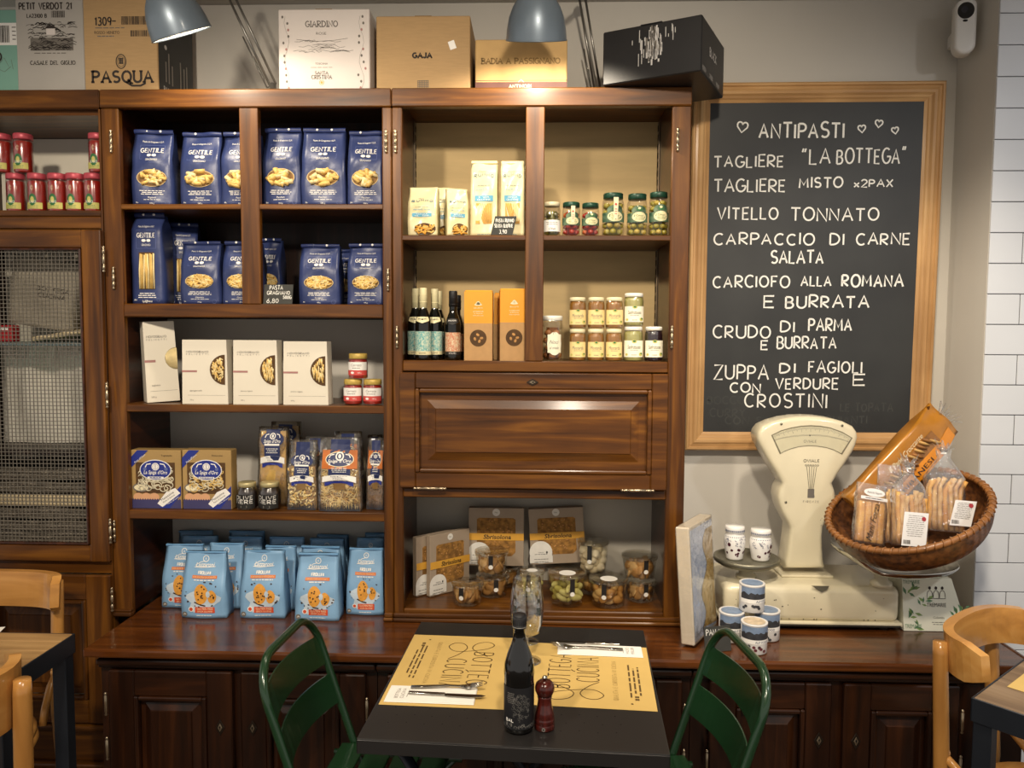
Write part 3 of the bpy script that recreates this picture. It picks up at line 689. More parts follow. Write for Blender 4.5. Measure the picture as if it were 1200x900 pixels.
# ---- white pasta cartons
CARTON = M('white_carton', '#dfd7c5', 0.6, amt=0.03, scale=10); ROSE = M('dusty_rose_print', '#a87872', 0.6); GREYP = M('grey_print', '#77716a', 0.6)
def white_carton(w, h, d, pasta, seed, label, loc, rot=(0, 0, 0)):
    rnd = random.Random(seed); t = thing('pasta_carton', label, 'pasta box', loc, rot, 'white pasta cartons')
    g = G(); tp = .006
    vs = [(-w/2, -d/2, 0), (w/2, -d/2, 0), (w/2, d/2, 0), (-w/2, d/2, 0), (-w/2+.002, -d/2+.003, h), (w/2-.004, -d/2+.003, h), (w/2-.004, d/2-.003, h), (-w/2+.002, d/2-.003, h)]
    g.add(vs, [(3, 2, 1, 0), (4, 5, 6, 7), (0, 1, 5, 4), (1, 2, 6, 5), (2, 3, 7, 6), (3, 0, 4, 7)], CARTON)
    sf = lambda u, v, e=0.0: Vector((u, -d/2+.003*v/h-e, v))
    tw = w*.48 if w > .1 else w*.6
    g.write('MONOGRANO', -w*.40, -w*.40+tw, h*.80, h*.826, .0011, GREYP, sf, .0006, serif=True)
    g.write('FELICETTI', -w*.40, -w*.40+tw, h*.765, h*.783, .0008, GREYP, sf, .0006, gap=.7)
    g.rect(-w*.5, -w*.5+w*.33, h*.495, h*.525, ROSE, sf, .0006)
    g.txt({'a': 'spaghettoni', 'b': 'garganelli', 'c': 'penne rigate', 'd': 'penne rigate'}[pasta], -w*.2, h*.21, h*.02, GREYP, sf, width=w*.26)
    g.rect(-w*.38, w*.44, h*.135, h*.138, GREYP, sf); g.txt('500 g', -w*.29, h*.065, h*.018, GREYP, sf)
    g.obj('carton', t)
    g = G(); R = h*.235 if pasta != 'a' else w*.36; cz = h*.535; cx = w*.44 if pasta != 'a' else w/2-.002
    g.disc(cx, cz, R*(1.02 if pasta != 'a' else 1), R, PASTAD, sf, .0008, 16, 2, PI/2, 3*PI/2)
    for i in range(60):
        if pasta == 'a':
            x = cx-R*.93*(i % 17)/16; hh = math.sqrt(max(0, R*R-(cx-x)**2))*.96
            if i < 17: g.tube([sf(x, cz-hh, .001), sf(x, cz+hh, .001)], .0013, PASTAL, 5)
            continue
        a = rnd.uniform(PI/2+.2, 3*PI/2-.2); q = math.sqrt(rnd.random())*.76; x = cx+R*1.02*q*math.cos(a)-.003; z = cz+R*q*math.sin(a)
        b = rnd.uniform(-.4, .5)+(PI/2 if pasta != 'b' else rnd.uniform(0, 3)); l = .008
        x = min(x, cx-.006); g.tube([sf(x-math.cos(b)*l*.5, z-math.sin(b)*l, .001), sf(x+math.cos(b)*l*.5, z+math.sin(b)*l, .001)], .0036, PASTA if i % 2 else PASTAL, 6, flatten=.5)
    g.obj('pasta_window', t); return t
zs = SHELF['white']; YW = 2.245
for x0, x1, yt, p, lab in ((212, 266, 398.5, 'b', 'white pasta carton second from the left, with curly pasta in its window'),
                           (272, 325, 399, 'c', 'white pasta carton third from the left, in the middle of the row'),
                           (331, 384, 400.5, 'd', 'white pasta carton at the right of the row, nearest the small red jars')):
    cx, w, h = pxbox(x0, x1, yt, YW, zs); white_carton(w, h, .055, p, int(x0), lab, (cx, YW+.028, zs+.0005))
cx, w, h = pxbox(164, 200, 377, YW, zs); white_carton(w, h-.002, .06, 'a', 7, 'tall narrow white spaghetti carton leaning at the left end of its row', (cx-.016, YW+.062, zs+.0035), rad(0, -2.2, 36))

# ---------------------------------------------------------------- jars
GLASS = clear('jar_glass', '#ffffff', 0.10, 0.04)
def body_prof(r, h, neck=0.82, shoulder=0.2, foot=.1):
    return [(r*.85, 0), (r*.97, h*.02), (r, h*.05), (r, h*(1-shoulder)), (r*(.6+.4*neck), h*(1-shoulder*.45)), (r*neck, h*(1-shoulder*.15)), (r*neck, h)]
def jar(name, label, loc, r, h, lidh, lidm, fill, lab=None, group=None, cat='jar', rot=0, neck=.82, shoulder=.2, lidr=None, fillk=0.9, n=20, balls=None, lidpat=None):
    """glass jar > glass, contents, lid, paper_label"""
    t = thing(name, label, cat, loc, (0, 0, math.radians(rot)), group); hb = h-lidh*0.8
    g = G(); g.lathe(body_prof(r, hb, neck, shoulder), GLASS, n); g.obj('glass', t)
    g = G()
    if balls:
        m1, m2, br = balls; rr = random.Random(int(r*1e5)+len(label))
        nz = max(1, int(hb*fillk/(br*1.75))); na = max(3, int(2*PI*(r-br)/(br*2)))
        for k in range(nz):
            for i in range(na):
                a = 2*PI*(i+.5*(k % 2))/na+rr.uniform(-.12, .12); q = r*.97-br*.98
                if (k+.5)*br*1.75 > hb*(1-shoulder)-br*.4: q = r*neck-br*.9
                g.ball((q*math.sin(a), -q*math.cos(a), .004+br+k*br*1.75), br, m1 if rr.random() < .75 else m2, (1, .96, .88), 1)
        g.lathe([(0, .004), (r*.6, .004), (r*.6, hb*fillk*.9), (0, hb*fillk*.9)], fill, 12)
    else:
        pr = [(a*.955, .002+b*.985) for a, b in body_prof(r, hb*fillk, max(neck, .9) if fillk < .9 else neck, shoulder)]
        g.lathe([(0, .003)]+pr+[(0, hb*fillk)], fill, n)
    g.obj('contents', t)
    g = G(); lr = lidr or r*neck*1.06
    g.lathe([(lr*.97, hb-lidh*.2), (lr, hb-lidh*.15), (lr, h-.0025), (lr*.95, h-.0004), (lr*.8, h), (0, h-.0006)], lidm, n)
    if lidpat: lidpat(g, lr, h, lidh)
    g.obj('lid', t)
    if lab: 
        g = G(); lab(g, r, hb); g.obj('paper_label', t)
    return t
def band(g, r, z0, z1, mat, span=1.25, e=.0006, n=12): g.rect(-r*span, r*span, z0, z1, mat, cyl(r), e, n, 1, True)

# small red jars on the white-carton shelf
REDS = M('red_sauce', '#a8261a', 0.35, amt=0.3, coat=.3); YLID = M('yellow_lid', '#d3b45a', 0.45, 0.1, amt=0.35, scale=90); PINK = M('coral_print', '#cf4b45', 0.55)
def lab_red(g, r, h):
    band(g, r, h*.18, h*.42, PINK); band(g, r, h*.42, h*.80, WHITE)
    s = cyl(r); g.txt('Cerreto', 0, h*.66, h*.12, GREYP, s, .001, width=r*1.1, shear=.2); g.micro(0, h*.52, r*1.0, 1, .01, GREYP, s, .001, h*.03); g.disc(-r*.4, h*.3, r*.2, h*.06, WHITE, s, .001, 10, 1); g.txt('180 g', r*.35, h*.3, h*.06, WHITE, s, .001)
zs = SHELF['white']; YJ = 2.25
def redjar(x0, x1, z, lab):
    cx, w, h = pxbox(x0, x1, 445, YJ, zs); r = w/2
    jar('small_sauce_jar', lab, (cx, YJ+r, z), r, .076, .016, YLID, REDS, lab_red, 'small red sauce jars', neck=.9, shoulder=.12)
redjar(400.3, 422, zs+.0005, 'small red sauce jar with yellow lid, lower left of the pile of three')
redjar(423.2, 445.5, zs+.0005, 'small red sauce jar with yellow lid, lower right of the pile of three')
redjar(406, 428.5, zs+.0772, 'small red sauce jar with yellow lid on top of the pile of three')

# sauce jars in the tall cabinet
SUGO = M('tomato_sauce', '#9c1f12', 0.3, amt=0.25, coat=.4); RLID = M('pink_red_lid', '#c4505c', 0.4, 0.2, amt=0.25, scale=80); GREENP = M('green_print', '#2f6d3a', 0.6); LIME = M('lime_print', '#c9c069', 0.6)
def lab_sugo(g, r, h):
    s = cyl(r); band(g, r, h*.10, h*.28, LIME, 1.0); g.disc(0, h*.36, r*.42, h*.17, GREENP, s, .0008, 16, 2); g.disc(0, h*.36, r*.2, h*.09, LIME, s, .0011, 12, 1)
    g.txt('SUGO', 0, h*.30, h*.07, WHITE, s, .0014, width=r*.8); g.line(arc(0, h*.70, r*.16, h*.05, 20, 330, 10), .0009, CREAM, s, .0009); g.line([(0, h*.60), (0, h*.78)], .0009, CREAM, s, .0009); g.micro(0, h*.19, r*1.3, 2, h*.05, GREENP, s, .0009, h*.015)
zs = 1.874
for x0, x1, top, lab in ((-3, 21.5, 0, 'red tomato sauce jar of the bottom row cut by the left picture edge'), (22.5, 47, 0, 'red tomato sauce jar second in the bottom row, under the upper left pair'), (48, 69, 0, 'red tomato sauce jar third from the left of the bottom row'),
    (69.5, 90.5, 0, 'red tomato sauce jar fourth from the left of the bottom row'), (91, 112.5, 0, 'red tomato sauce jar carrying the lone upper jar on the right'), (114, 136, 0, 'red tomato sauce jar mostly hidden behind the walnut stile'),
    (-18, 6, 1, 'red tomato sauce jar of the top row cut by the left picture edge'), (7, 32, 1, 'red tomato sauce jar of the top row left, whole in view'), (97.5, 119, 1, 'lone red tomato sauce jar of the top row at the right')):
    cx, w, _ = pxbox(x0, x1, 210, 2.25, zs); r = .0268
    jar('sauce_jar', lab, (max(-1.60, min(cx, -1.298)), 2.285 if x0 != 114 else 2.345, zs+.0005+top*.1165), r, .116, .017, RLID, SUGO, lab_sugo, 'tomato sauce jars on the top left shelf', neck=.93, shoulder=.1)

# ---- gold-and-blue egg pasta boxes
KRAFT = M('gold_carton', '#a98a55', 0.5, amt=0.15, scale=12); BLUEP = M('royal_blue_print', '#1f2f87', 0.5); EGG = M('egg_print', '#dca77c', 0.6); FLOUR = M('pale_noodle', '#d9cfb2', 0.6, amt=0.2)
def gold_box(w, h, d, seed, label, loc):
    rnd = random.Random(seed); t = thing('egg_pasta_box', label, 'pasta box', loc, (0, 0, 0), 'gold and blue egg pasta boxes')
    g = G(); g.box(-w/2, w/2, -d/2, d/2, 0, h, KRAFT, .0015); s = flat(-d/2)
    # scalloped dark grass band, eggs, ribbons
    pts = [(-w*.49, h*.005), (w*.49, h*.005)]+[(w*.49-w*.98*i/40, h*(.15+(.025 if i % 2 else 0))) for i in range(41)]
    for i in range(3): g.disc(-w*.36+i*w*.16, h*.20, w*.10, h*.07, EGG, s, .0005+.0001*i, 14, 1)
    g.disc(-w*.30, h*.36, w*.17, h*.075, GREYP, s, .0005, 16, 1); g.disc(-w*.30, h*.36, w*.14, h*.055, CREAM, s, .0007, 16, 1)
    g.poly(pts, M('violet_grass_print', '#3d3a66', 0.6), s, .001)
    g.poly([(-w*.497, h*.69), (-w*.497, h*.87), (-w*.36, h*.997), (-w*.14, h*.997)], BLUEP, s, .001)
    g.M = T(-w*.31, -d/2-.0014, h*.855) @ RY(-38); g.txt("Pasta all'Uovo", 0, 0, h*.032, WHITE, flat(0), .0, width=w*.27, shear=.2); g.M = Matrix()
    g.txt('Tagliatelle' if seed == 1 else 'Fettuccine', w*.22, h*.91, h*.028, BLACKP, s, .0008, width=w*.22)
    # lower right ribbons
    g.poly([(w*.05, h*.01), (w*.26, h*.01), (w*.495, h*.24), (w*.495, h*.40)], BLUEP, s, .0012)
    g.poly([(w*.02, h*.09), (w*.12, h*.03), (w*.48, h*.27), (w*.38, h*.36), (w*.2, h*.29)], WHITE, s, .0015)
    g.M = T(w*.24, -d/2-.0022, h*.195) @ RY(-34); g.txt('Matassine', 0, h*.03, h*.035, BLACKP, flat(0), .0, width=w*.3); g.txt('Pasta di Semola', 0, -h*.02, h*.022, BLACKP, flat(0), .0, width=w*.28)
    g.txt("Pasta all'uovo", w*.05, -h*.085, h*.022, WHITE, flat(0), .0, width=w*.26); g.M = Matrix()
    g.obj('carton', t)
    g = G(); x0, x1, z0, z1 = -w*.40, w*.38, h*.26, h*.79
    g.rect(x0, x1, z0, z1, PASTAD, s, .0004)
    for i in range(110):
        x = rnd.uniform(x0+.014, x1-.014); z = rnd.uniform(z0+.014, z1-.014); a = rnd.uniform(0, 360); r = rnd.uniform(.007, .012)
        g.tube([s(px, pz, .0005) for px, pz in arc(x, z, r, r*.8, a, a+190, 6)], .0017, FLOUR if (seed == 1 or i % 2) else PASTA, 5)
    g.obj('pasta_window', t)
    g = G(); g.disc(0, h*.665, w*.315, h*.175, WHITE, s, .0022, 28, 2); g.disc(0, h*.665, w*.30, h*.162, BLUEP, s, .0025, 28, 2)
    g.disc(0, h*.72, w*.075, w*.075, WHITE, s, .0028, 16, 1); g.line(arc(0, h*.72, w*.055, w*.055, 0, 360, 14), .0008, BLUEP, s, .0031); g.rect(-.0006, .0006, h*.68, h*.76, BLUEP, s, .0031)
    for sg in (-1, 1): g.line([(sg*w*.09, h*.77), (sg*w*.17, h*.76), (sg*w*.2, h*.71)], .003, WHITE, s, .0028); g.disc(sg*w*.21, h*.68, w*.035, h*.03, FADE, s, .0028, 12, 1)
    g.txt('La Spiga d\'Oro', 0, h*.625, h*.062, WHITE, s, .003, width=w*.47, shear=.25, bold=.01)
    g.rect(-w*.16, w*.16, h*.52, h*.55, WHITE, s, .003); g.micro(0, h*.535, w*.28, 1, .01, BLUEP, s, .0033, h*.012)
    g.obj('brand_badge', t); return t
zs = SHELF['gold']; YG = 2.245
for i, (x0, x1, yt, lab) in enumerate(((152.5, 211.5, 528, 'gold and blue egg pasta box at the left end of its shelf'), (213, 270.5, 528, 'gold and blue egg pasta box next to the small black olive jars'))):
    cx, w, h = pxbox(x0, x1, yt, YG, zs); gold_box(w, h, .045, i+1, lab, (cx, YG+.023, zs+.0005))
# ---- OLIVE NERE jars (square shouldered)
OLIVEB = M('black_olive_paste', '#2b1d16', 0.35, amt=0.4, scale=60, coat=.4); GLID = M('pale_gold_lid', '#cdbf8d', 0.35, 0.5, amt=0.2); DKLAB = M('dark_label', '#1c1a18', 0.6)
def lab_nere(g, r, h):
    s = cyl(r); band(g, r, h*.08, h*.66, DKLAB, 1.1); g.write('OLIVE', -r*.85, r*.85, h*.47, h*.62, .0013, WHITE, s, .001); g.write('NERE', -r*.85, r*.85, h*.29, h*.44, .0017, WHITE, s, .001); g.rect(-r*.3, r*.3, h*.1, h*.2, GREYP, s, .001)
for x0, x1, lab in ((273, 297, 'small dark jar reading OLIVE NERE, left of the two'), (299, 324.5, 'small dark jar reading OLIVE NERE, right of the two')):
    cx, w, h = pxbox(x0, x1, 567, 2.236, zs); r = w/2
    jar('olive_paste_jar', lab, (cx, 2.236+r, zs+.0005), r, h, .014, GLID, OLIVEB, lab_nere, 'small black olive paste jars', neck=.8, shoulder=.25)

# ---- cellophane pasta packs
FILM = clear('clear_film', '#fbf6ea', 0.14, 0.10, haze=0.04, bump=0.8)
FILMK = M('kraft_film', '#8a6a3c', 0.5, amt=0.2)
def film_pack(w, h, d, kind, seed, label, loc, rot=(0, 0, 0), orange=False, detail=True):
    rnd = random.Random(seed); t = thing('cellophane_pasta_pack', label, 'pasta pack', loc, rot, 'cellophane pasta packs')
    hd, ww, front = bagshape(w, h, d, .5 if kind != 'tall' else .75, .006, .003, seed, .08)
    fillz = {'tall': .93, 'shell': .62, 'short': .66, 'dark': .66}[kind]
    g = G(); bag(g, w*.985, h*.985, d*.97, FILM, front, hd); 
    g.obj('film', t)
    g = G(); inn = lambda u, v, e=0.0: front(u*.93, v, -.0035+e)
    PB = M('dark_pasta', '#8a6740', 0.6, amt=.3) if kind == 'dark' else PASTAL
    hh = h*fillz
    ghd = lambda v: hd(v)*.9
    bag(g, w*.9, hh, d*.8, M('pasta_mass', '#b58f4e', 0.7, amt=.5, scale=120) if kind != 'dark' else PB, lambda u, v, e=0.0: front(u, v, -.006), ghd, 6, 8)
    if detail:
        N = {'tall': 26, 'shell': 130, 'short': 330, 'dark': 260}[kind]
        for i in range(N):
            if kind == 'tall':
                u = -w*.44+w*.88*i/(N-1); g.tube([inn(u, h*.02), inn(u, h*.5), inn(u, hh)], .0016, PASTA, 5)
            elif kind == 'shell':
                u, v = rnd.uniform(-w*.44, w*.44), rnd.uniform(.013, hh); a = rnd.uniform(0, 6.3)
                g.tube([inn(u+.006*math.cos(a+q), v+.006*math.sin(a+q), .001) for q in (0, 1, 2)], .0034, PASTA if i % 3 == 0 else PASTAL, 5, flatten=.7)
            else:
                u, v = rnd.uniform(-w*.43, w*.43), rnd.uniform(.006, hh); a = rnd.uniform(0, PI); l = .010
                g.tube([inn(max(-w*.46, min(w*.46, u+sg*l*math.cos(a))), max(.003, v+sg*l*math.sin(a)), .0005) for sg in (-1, 1)], .0015, PASTAL if (kind != 'dark' and i % 4) else PB if kind == 'dark' else PASTA, 4)
    # dark grass printed at the foot
    g.obj('pasta', t); g = G()
    if kind != 'tall':
        pts = [(-w*.47, h*.004), (w*.47, h*.004)]; n = 44; sf = front
        GR = M('black_grass_print', '#34343c', 0.6, amt=.4)
        for i in range(n):
            u = -w*.46+w*.92*i/n; g.poly([(u, h*.006), (u+w*.022, h*.006), (u+w*.011+rnd.uniform(-.003, .003), h*rnd.uniform(.09, .17))], GR, sf, .0012)
        g.obj('printed_foot', t); g = G()
    cz = h*(.70 if kind != 'tall' else .83); k = w/.105
    if orange:
        OR_ = M('orange_label', '#c26a22', 0.55, amt=.15); g.rect(-w*.42, w*.42, cz-h*.125, cz+h*.12, OR_, front, .0012, 6, 4)
        g.disc(0, cz, w*.34, h*.10, CREAM, front, .0015, 24, 2); g.disc(0, cz, w*.32, h*.09, NAVYD, front, .0018, 24, 2)
    else:
        g.disc(0, cz, w*.39, h*.095, NAVYD, front, .0014, 24, 2); 
    g.rect(-w*.24, w*.24, cz+h*.06, cz+h*(.26 if kind != 'tall' else .12), NAVYD, front, .0012, 3, 3)
    g.rect(-w*.26, w*.26, cz-h*.26, cz-h*.06, NAVYD, front, .0011, 3, 3)
    g.disc(0, cz+h*.04, w*.10, w*.10, WHITE, front, .0021, 14, 1); g.disc(0, cz+h*.04, w*.07, w*.07, NAVYD, front, .0023, 12, 1); g.disc(0, cz+h*.04, w*.035, w*.05, WHITE, front, .0025, 8, 1)
    for sg in (-1, 1): g.line([(sg*w*.13, cz+h*.065), (sg*w*.22, cz+h*.055), (sg*w*.25, cz+h*.02)], .0028, WHITE, front, .0021)
    g.txt("Spiga d'Oro", 0, cz-h*.02, h*.04, WHITE, front, .0022, width=w*.56, shear=.25, bold=.01)
    g.rect(-w*.25, w*.25, cz-h*.075, cz-h*.052, WHITE, front, .0022); g.micro(0, cz-h*.115, w*.4, 3, h*.024, WHITE, front, .0016, h*.008)
    rz = cz-h*.245; rb = [(u, rz+h*.045-h*.05*(2*u/w)**2) for u in [w*(-.40+.1*i) for i in range(9)]]
    g.poly(rb+[(u, v-h*.075) for u, v in reversed(rb)], WHITE, front, .002); g.txt('Pasta di Semola', 0, rz+h*.02, h*.018, NAVYD, front, .0024, width=w*.4); g.txt('di Grano Duro', 0, rz-h*.008, h*.016, NAVYD, front, .0024, width=w*.3)
    rb = [(u, rz-h*.04-h*.04*(2*u/w)**2) for u in [w*(-.34+.085*i) for i in range(9)]]
    g.poly(rb+[(u, v-h*(.05 if abs(u) > w*.2 else .03)) for u, v in reversed(rb)], BLUEP, front, .0017)
    if kind != 'tall': g.rect(-w*.14, w*.14, rz-h*.16, rz-h*.06, FILMK, front, .0014, 2, 2)
    g.obj('printed_label', t); return t
def pack(x0, x1, yt, Y, kind, seed, lab, orange=False, d=.055, dy=.03, rot=(0, 0, 0)):
    cx, w, h = pxbox(x0, x1, yt, Y, SHELF['gold']); film_pack(w, h, d, kind, seed, lab, (cx, Y+dy, SHELF['gold']+.0005), rot, orange)
pack(299, 336, 500, 2.30, 'tall', 31, 'tall clear pack of spaghetti standing behind the small dark olive jars', d=.045)
pack(313, 351, 494, 2.38, 'tall', 32, 'tall spaghetti pack furthest back against the wall, above the other packs', d=.045)
pack(334.5, 370.5, 516, 2.245, 'shell', 33, 'clear pack of curled pasta with navy badge right of the dark olive jars')
pack(353, 381, 512, 2.335, 'shell', 34, 'clear pasta pack half hidden behind the curled pasta pack')
pack(371, 423, 513, 2.236, 'short', 35, 'clear pack of short pale pasta with an orange label', True, .06)
pack(388, 423, 506, 2.325, 'short', 36, 'clear pasta pack peeking out behind the orange labelled pack', True)
pack(428, 450, 514, 2.262, 'dark', 37, 'clear pack of brown pasta partly hidden by the right walnut stile', True)
pack(428, 446, 510, 2.36, 'dark', 38, 'clear pasta pack in the back right corner behind the brown pasta', True)

# ---------------------------------------------------------------- blue biscuit bags
SKY = M('sky_blue_bag', '#86b1d6', 0.42, amt=0.12, scale=10, bump=0.10, bscale=35); SKYD = M('blue_bag_fold', '#6c9cc6', 0.45, amt=0.12)
ORANGEP = M('orange_print', '#e07a36', 0.55); REDOR = M('red_orange_print', '#d6512a', 0.55); BISC = M('biscuit_print', '#e9a33f', 0.6, amt=.2, scale=90); CHOC = M('chocolate_print', '#3a2417', 0.6); PALEB = M('pale_blue_print', '#c6d6e2', 0.55, amt=.1)
def biscuit_bag_mesh(w, h, d, seed, full=True):
    rnd = random.Random(seed); hd, ww, front = bagshape(w, h, d, .35, .004, .0022, seed, .10)
    g = G(); bag(g, w, h, d, SKY, front, hd)
    g.disc(-w*.02, h*.27, w*.36, h*.16, PALEB, front, .0009, 22, 3, wob=.18)
    g.line(arc(0, h*.885, w*.065, w*.065, 0, 360, 16), .0022, WHITE, front, .0012); g.txt('&', 0, h*.885, h*.03, WHITE, front, .0012)
    g.txt('Lazzaroni', .0, h*.80, h*.062, WHITE, front, .0014, width=w*.46, shear=.3, bold=.015)
    g.line([(-w*.26, h*.765), (-w*.1, h*.757), (w*.08, h*.765), (w*.25, h*.775)], .0018, WHITE, front, .0012); g.line([(-w*.24, h*.79), (-w*.12, h*.835), (-w*.02, h*.85)], .0018, WHITE, front, .0012)
    g.write('FROLLINI', -w*.15, w*.15, h*.665, h*.705, .0026, WHITE, front, .0013)
    g.rect(-w*.29, w*.30, h*.60, h*.645, ORANGEP, front, .0011, 6, 1); g.txt('CON GOCCE DI CIOCCOLATO', 0, h*.623, h*.022, CREAM, front, .0016, width=w*.54)
    g.micro(0, h*.578, w*.5, 1, .01, WHITE, front, .0012, h*.014)
    # biscuits
    g.disc(-w*.05, h*.37, w*.155, h*.155, BISC, front, .0015, 20, 2, wob=.03); g.disc(w*.20, h*.335, w*.105, h*.10, BISC, front, .0018, 16, 2, wob=.04)
    g.disc(w*.11, h*.37, w*.05, h*.05, PALEB, front, .002, 12, 1)
    for i in range(15):
        a = rnd.uniform(0, 6.28); q = rnd.uniform(.2, .85); c = (-w*.05, h*.37, w*.14, h*.14) if i < 10 else (w*.21, h*.325, w*.08, h*.08)
        g.disc(c[0]+c[2]*q*math.cos(a), c[1]+c[3]*q*math.sin(a), w*.018, w*.018, CHOC, front, .0023, 8, 1)
    for i in range(13):
        a = rnd.uniform(0, 6.28); g.disc(w*.0+w*.40*math.cos(a), h*.36+h*.19*math.sin(a), w*rnd.uniform(.01, .026), w*rnd.uniform(.01, .02), CHOC, front, .0015, 8, 1, wob=.2)
    g.line([(-w*.2, h*.25), (-w*.06, h*.205), (w*.05, h*.19)], .004, CHOC, front, .0013)
    g.rect(-w*.18, w*.26, h*.085, h*.175, REDOR, front, .0014, 4, 2); g.txt('GLUTEN FREE', w*.04, h*.148, h*.03, CREAM, front, .0018, width=w*.36); g.txt('SENZA GLUTINE', w*.04, h*.108, h*.022, CREAM, front, .0018, width=w*.34)
    g.disc(-w*.27, h*.14, w*.06, w*.06, WHITE, front, .0015, 14, 1); g.disc(-w*.27, h*.14, w*.04, w*.04, REDOR, front, .0018, 12, 1)
    g.disc(-w*.42, h*.06, w*.06, w*.055, GREYP, front, .0014, 14, 1); g.line([(-w*.44, h*.05), (-w*.42, h*.07), (-w*.39, h*.055)], .0018, WHITE, front, .0016)
    g.micro(w*.02, h*.045, w*.4, 1, .01, WHITE, front, .0013, h*.01)
    return g, front, hd
def biscuit_bag(loc, w, h, label, seed, rot=0):
    t = thing('biscuit_bag', label, 'biscuit bag', loc, (0, 0, math.radians(rot)), 'light blue biscuit bags on the worktop')
    d = .066; g, front, hd = biscuit_bag_mesh(w, h, d, seed); g.obj('bag', t)
    g = G(); n = 8; p = front(0, h)
    for (z0, z1, y) in ((h*.965, h*1.0, -.006),): g.box(-w*.455, w*.455, p.y-.003, p.y+.008, z0, z1, SKYD, .002, 1)
    g.obj('folded_top', t)
    return t
ROWS = [  # x0, x1, ytop, ybottom (photo), label
 (210, 263, 650, 725, 0, 'light blue biscuit bag at the front left of the worktop, leftmost of the front row'),
 (279.5, 332, 649, 725, 0, 'light blue biscuit bag in the middle of the three front row bags'),
 (344, 396, 652, 728, 0, 'light blue biscuit bag right in the front row, just above the green chair back'),
 (187, 235, 641, 713, 2, 'light blue biscuit bag of the second row beside the dark side panel'),
 (239, 283, 640, 711, 0, 'light blue biscuit bag of the second row between the two left front bags'),
 (305, 345, 643, 711, 0, 'light blue biscuit bag of the second row between the two right front bags'),
 (347, 398, 643.5, 711, -2, 'light blue biscuit bag directly behind the right front bag'),
 (404.5, 449, 646, 717, 0, 'light blue biscuit bag standing alone at the right beside the stile'),
 (205, 252, 631.5, 702, 0, 'shaded blue biscuit bag of the third row at the left, only its top showing'),
 (262, 305, 632, 702, 0, 'shaded blue biscuit bag of the third row second from the left'),
 (310, 355, 632.5, 702, 0, 'shaded blue biscuit bag of the third row in the middle'),
 (358, 402, 634.5, 703, 0, 'shaded blue biscuit bag of the third row second from the right'),
 (414, 450, 634, 703, 0, 'shaded blue biscuit bag behind the lone right bag'),
 (203, 246, 625, 694, 3, 'darkest blue biscuit bag at the back left against the wall'),
 (262, 308, 625.5, 694, 0, 'darkest blue biscuit bag at the back, second from the left'),
 (366, 407, 630, 695, -3, 'darkest blue biscuit bag at the back, right of the middle'),
 (424, 452, 628, 695, 0, 'darkest blue biscuit bag in the back right corner')]
for i, (x0, x1, yt, yb, rot, lab) in enumerate(ROWS):
    row = 0 if i < 3 else 1 if i < 8 else 2 if i < 13 else 3
    _, yf = onz((x0+x1)/2, yb, ZC)
    yf = (yf if row == 0 else {1: 2.289, 2: 2.361, 3: 2.439}[row]) 
    if i == 7: yf = 2.256
    cx, w, h = pxbox(x0, x1, yt, yf, ZC)
    biscuit_bag((cx, yf+.035, ZC+.0008), w, h, lab, i+1, rot)

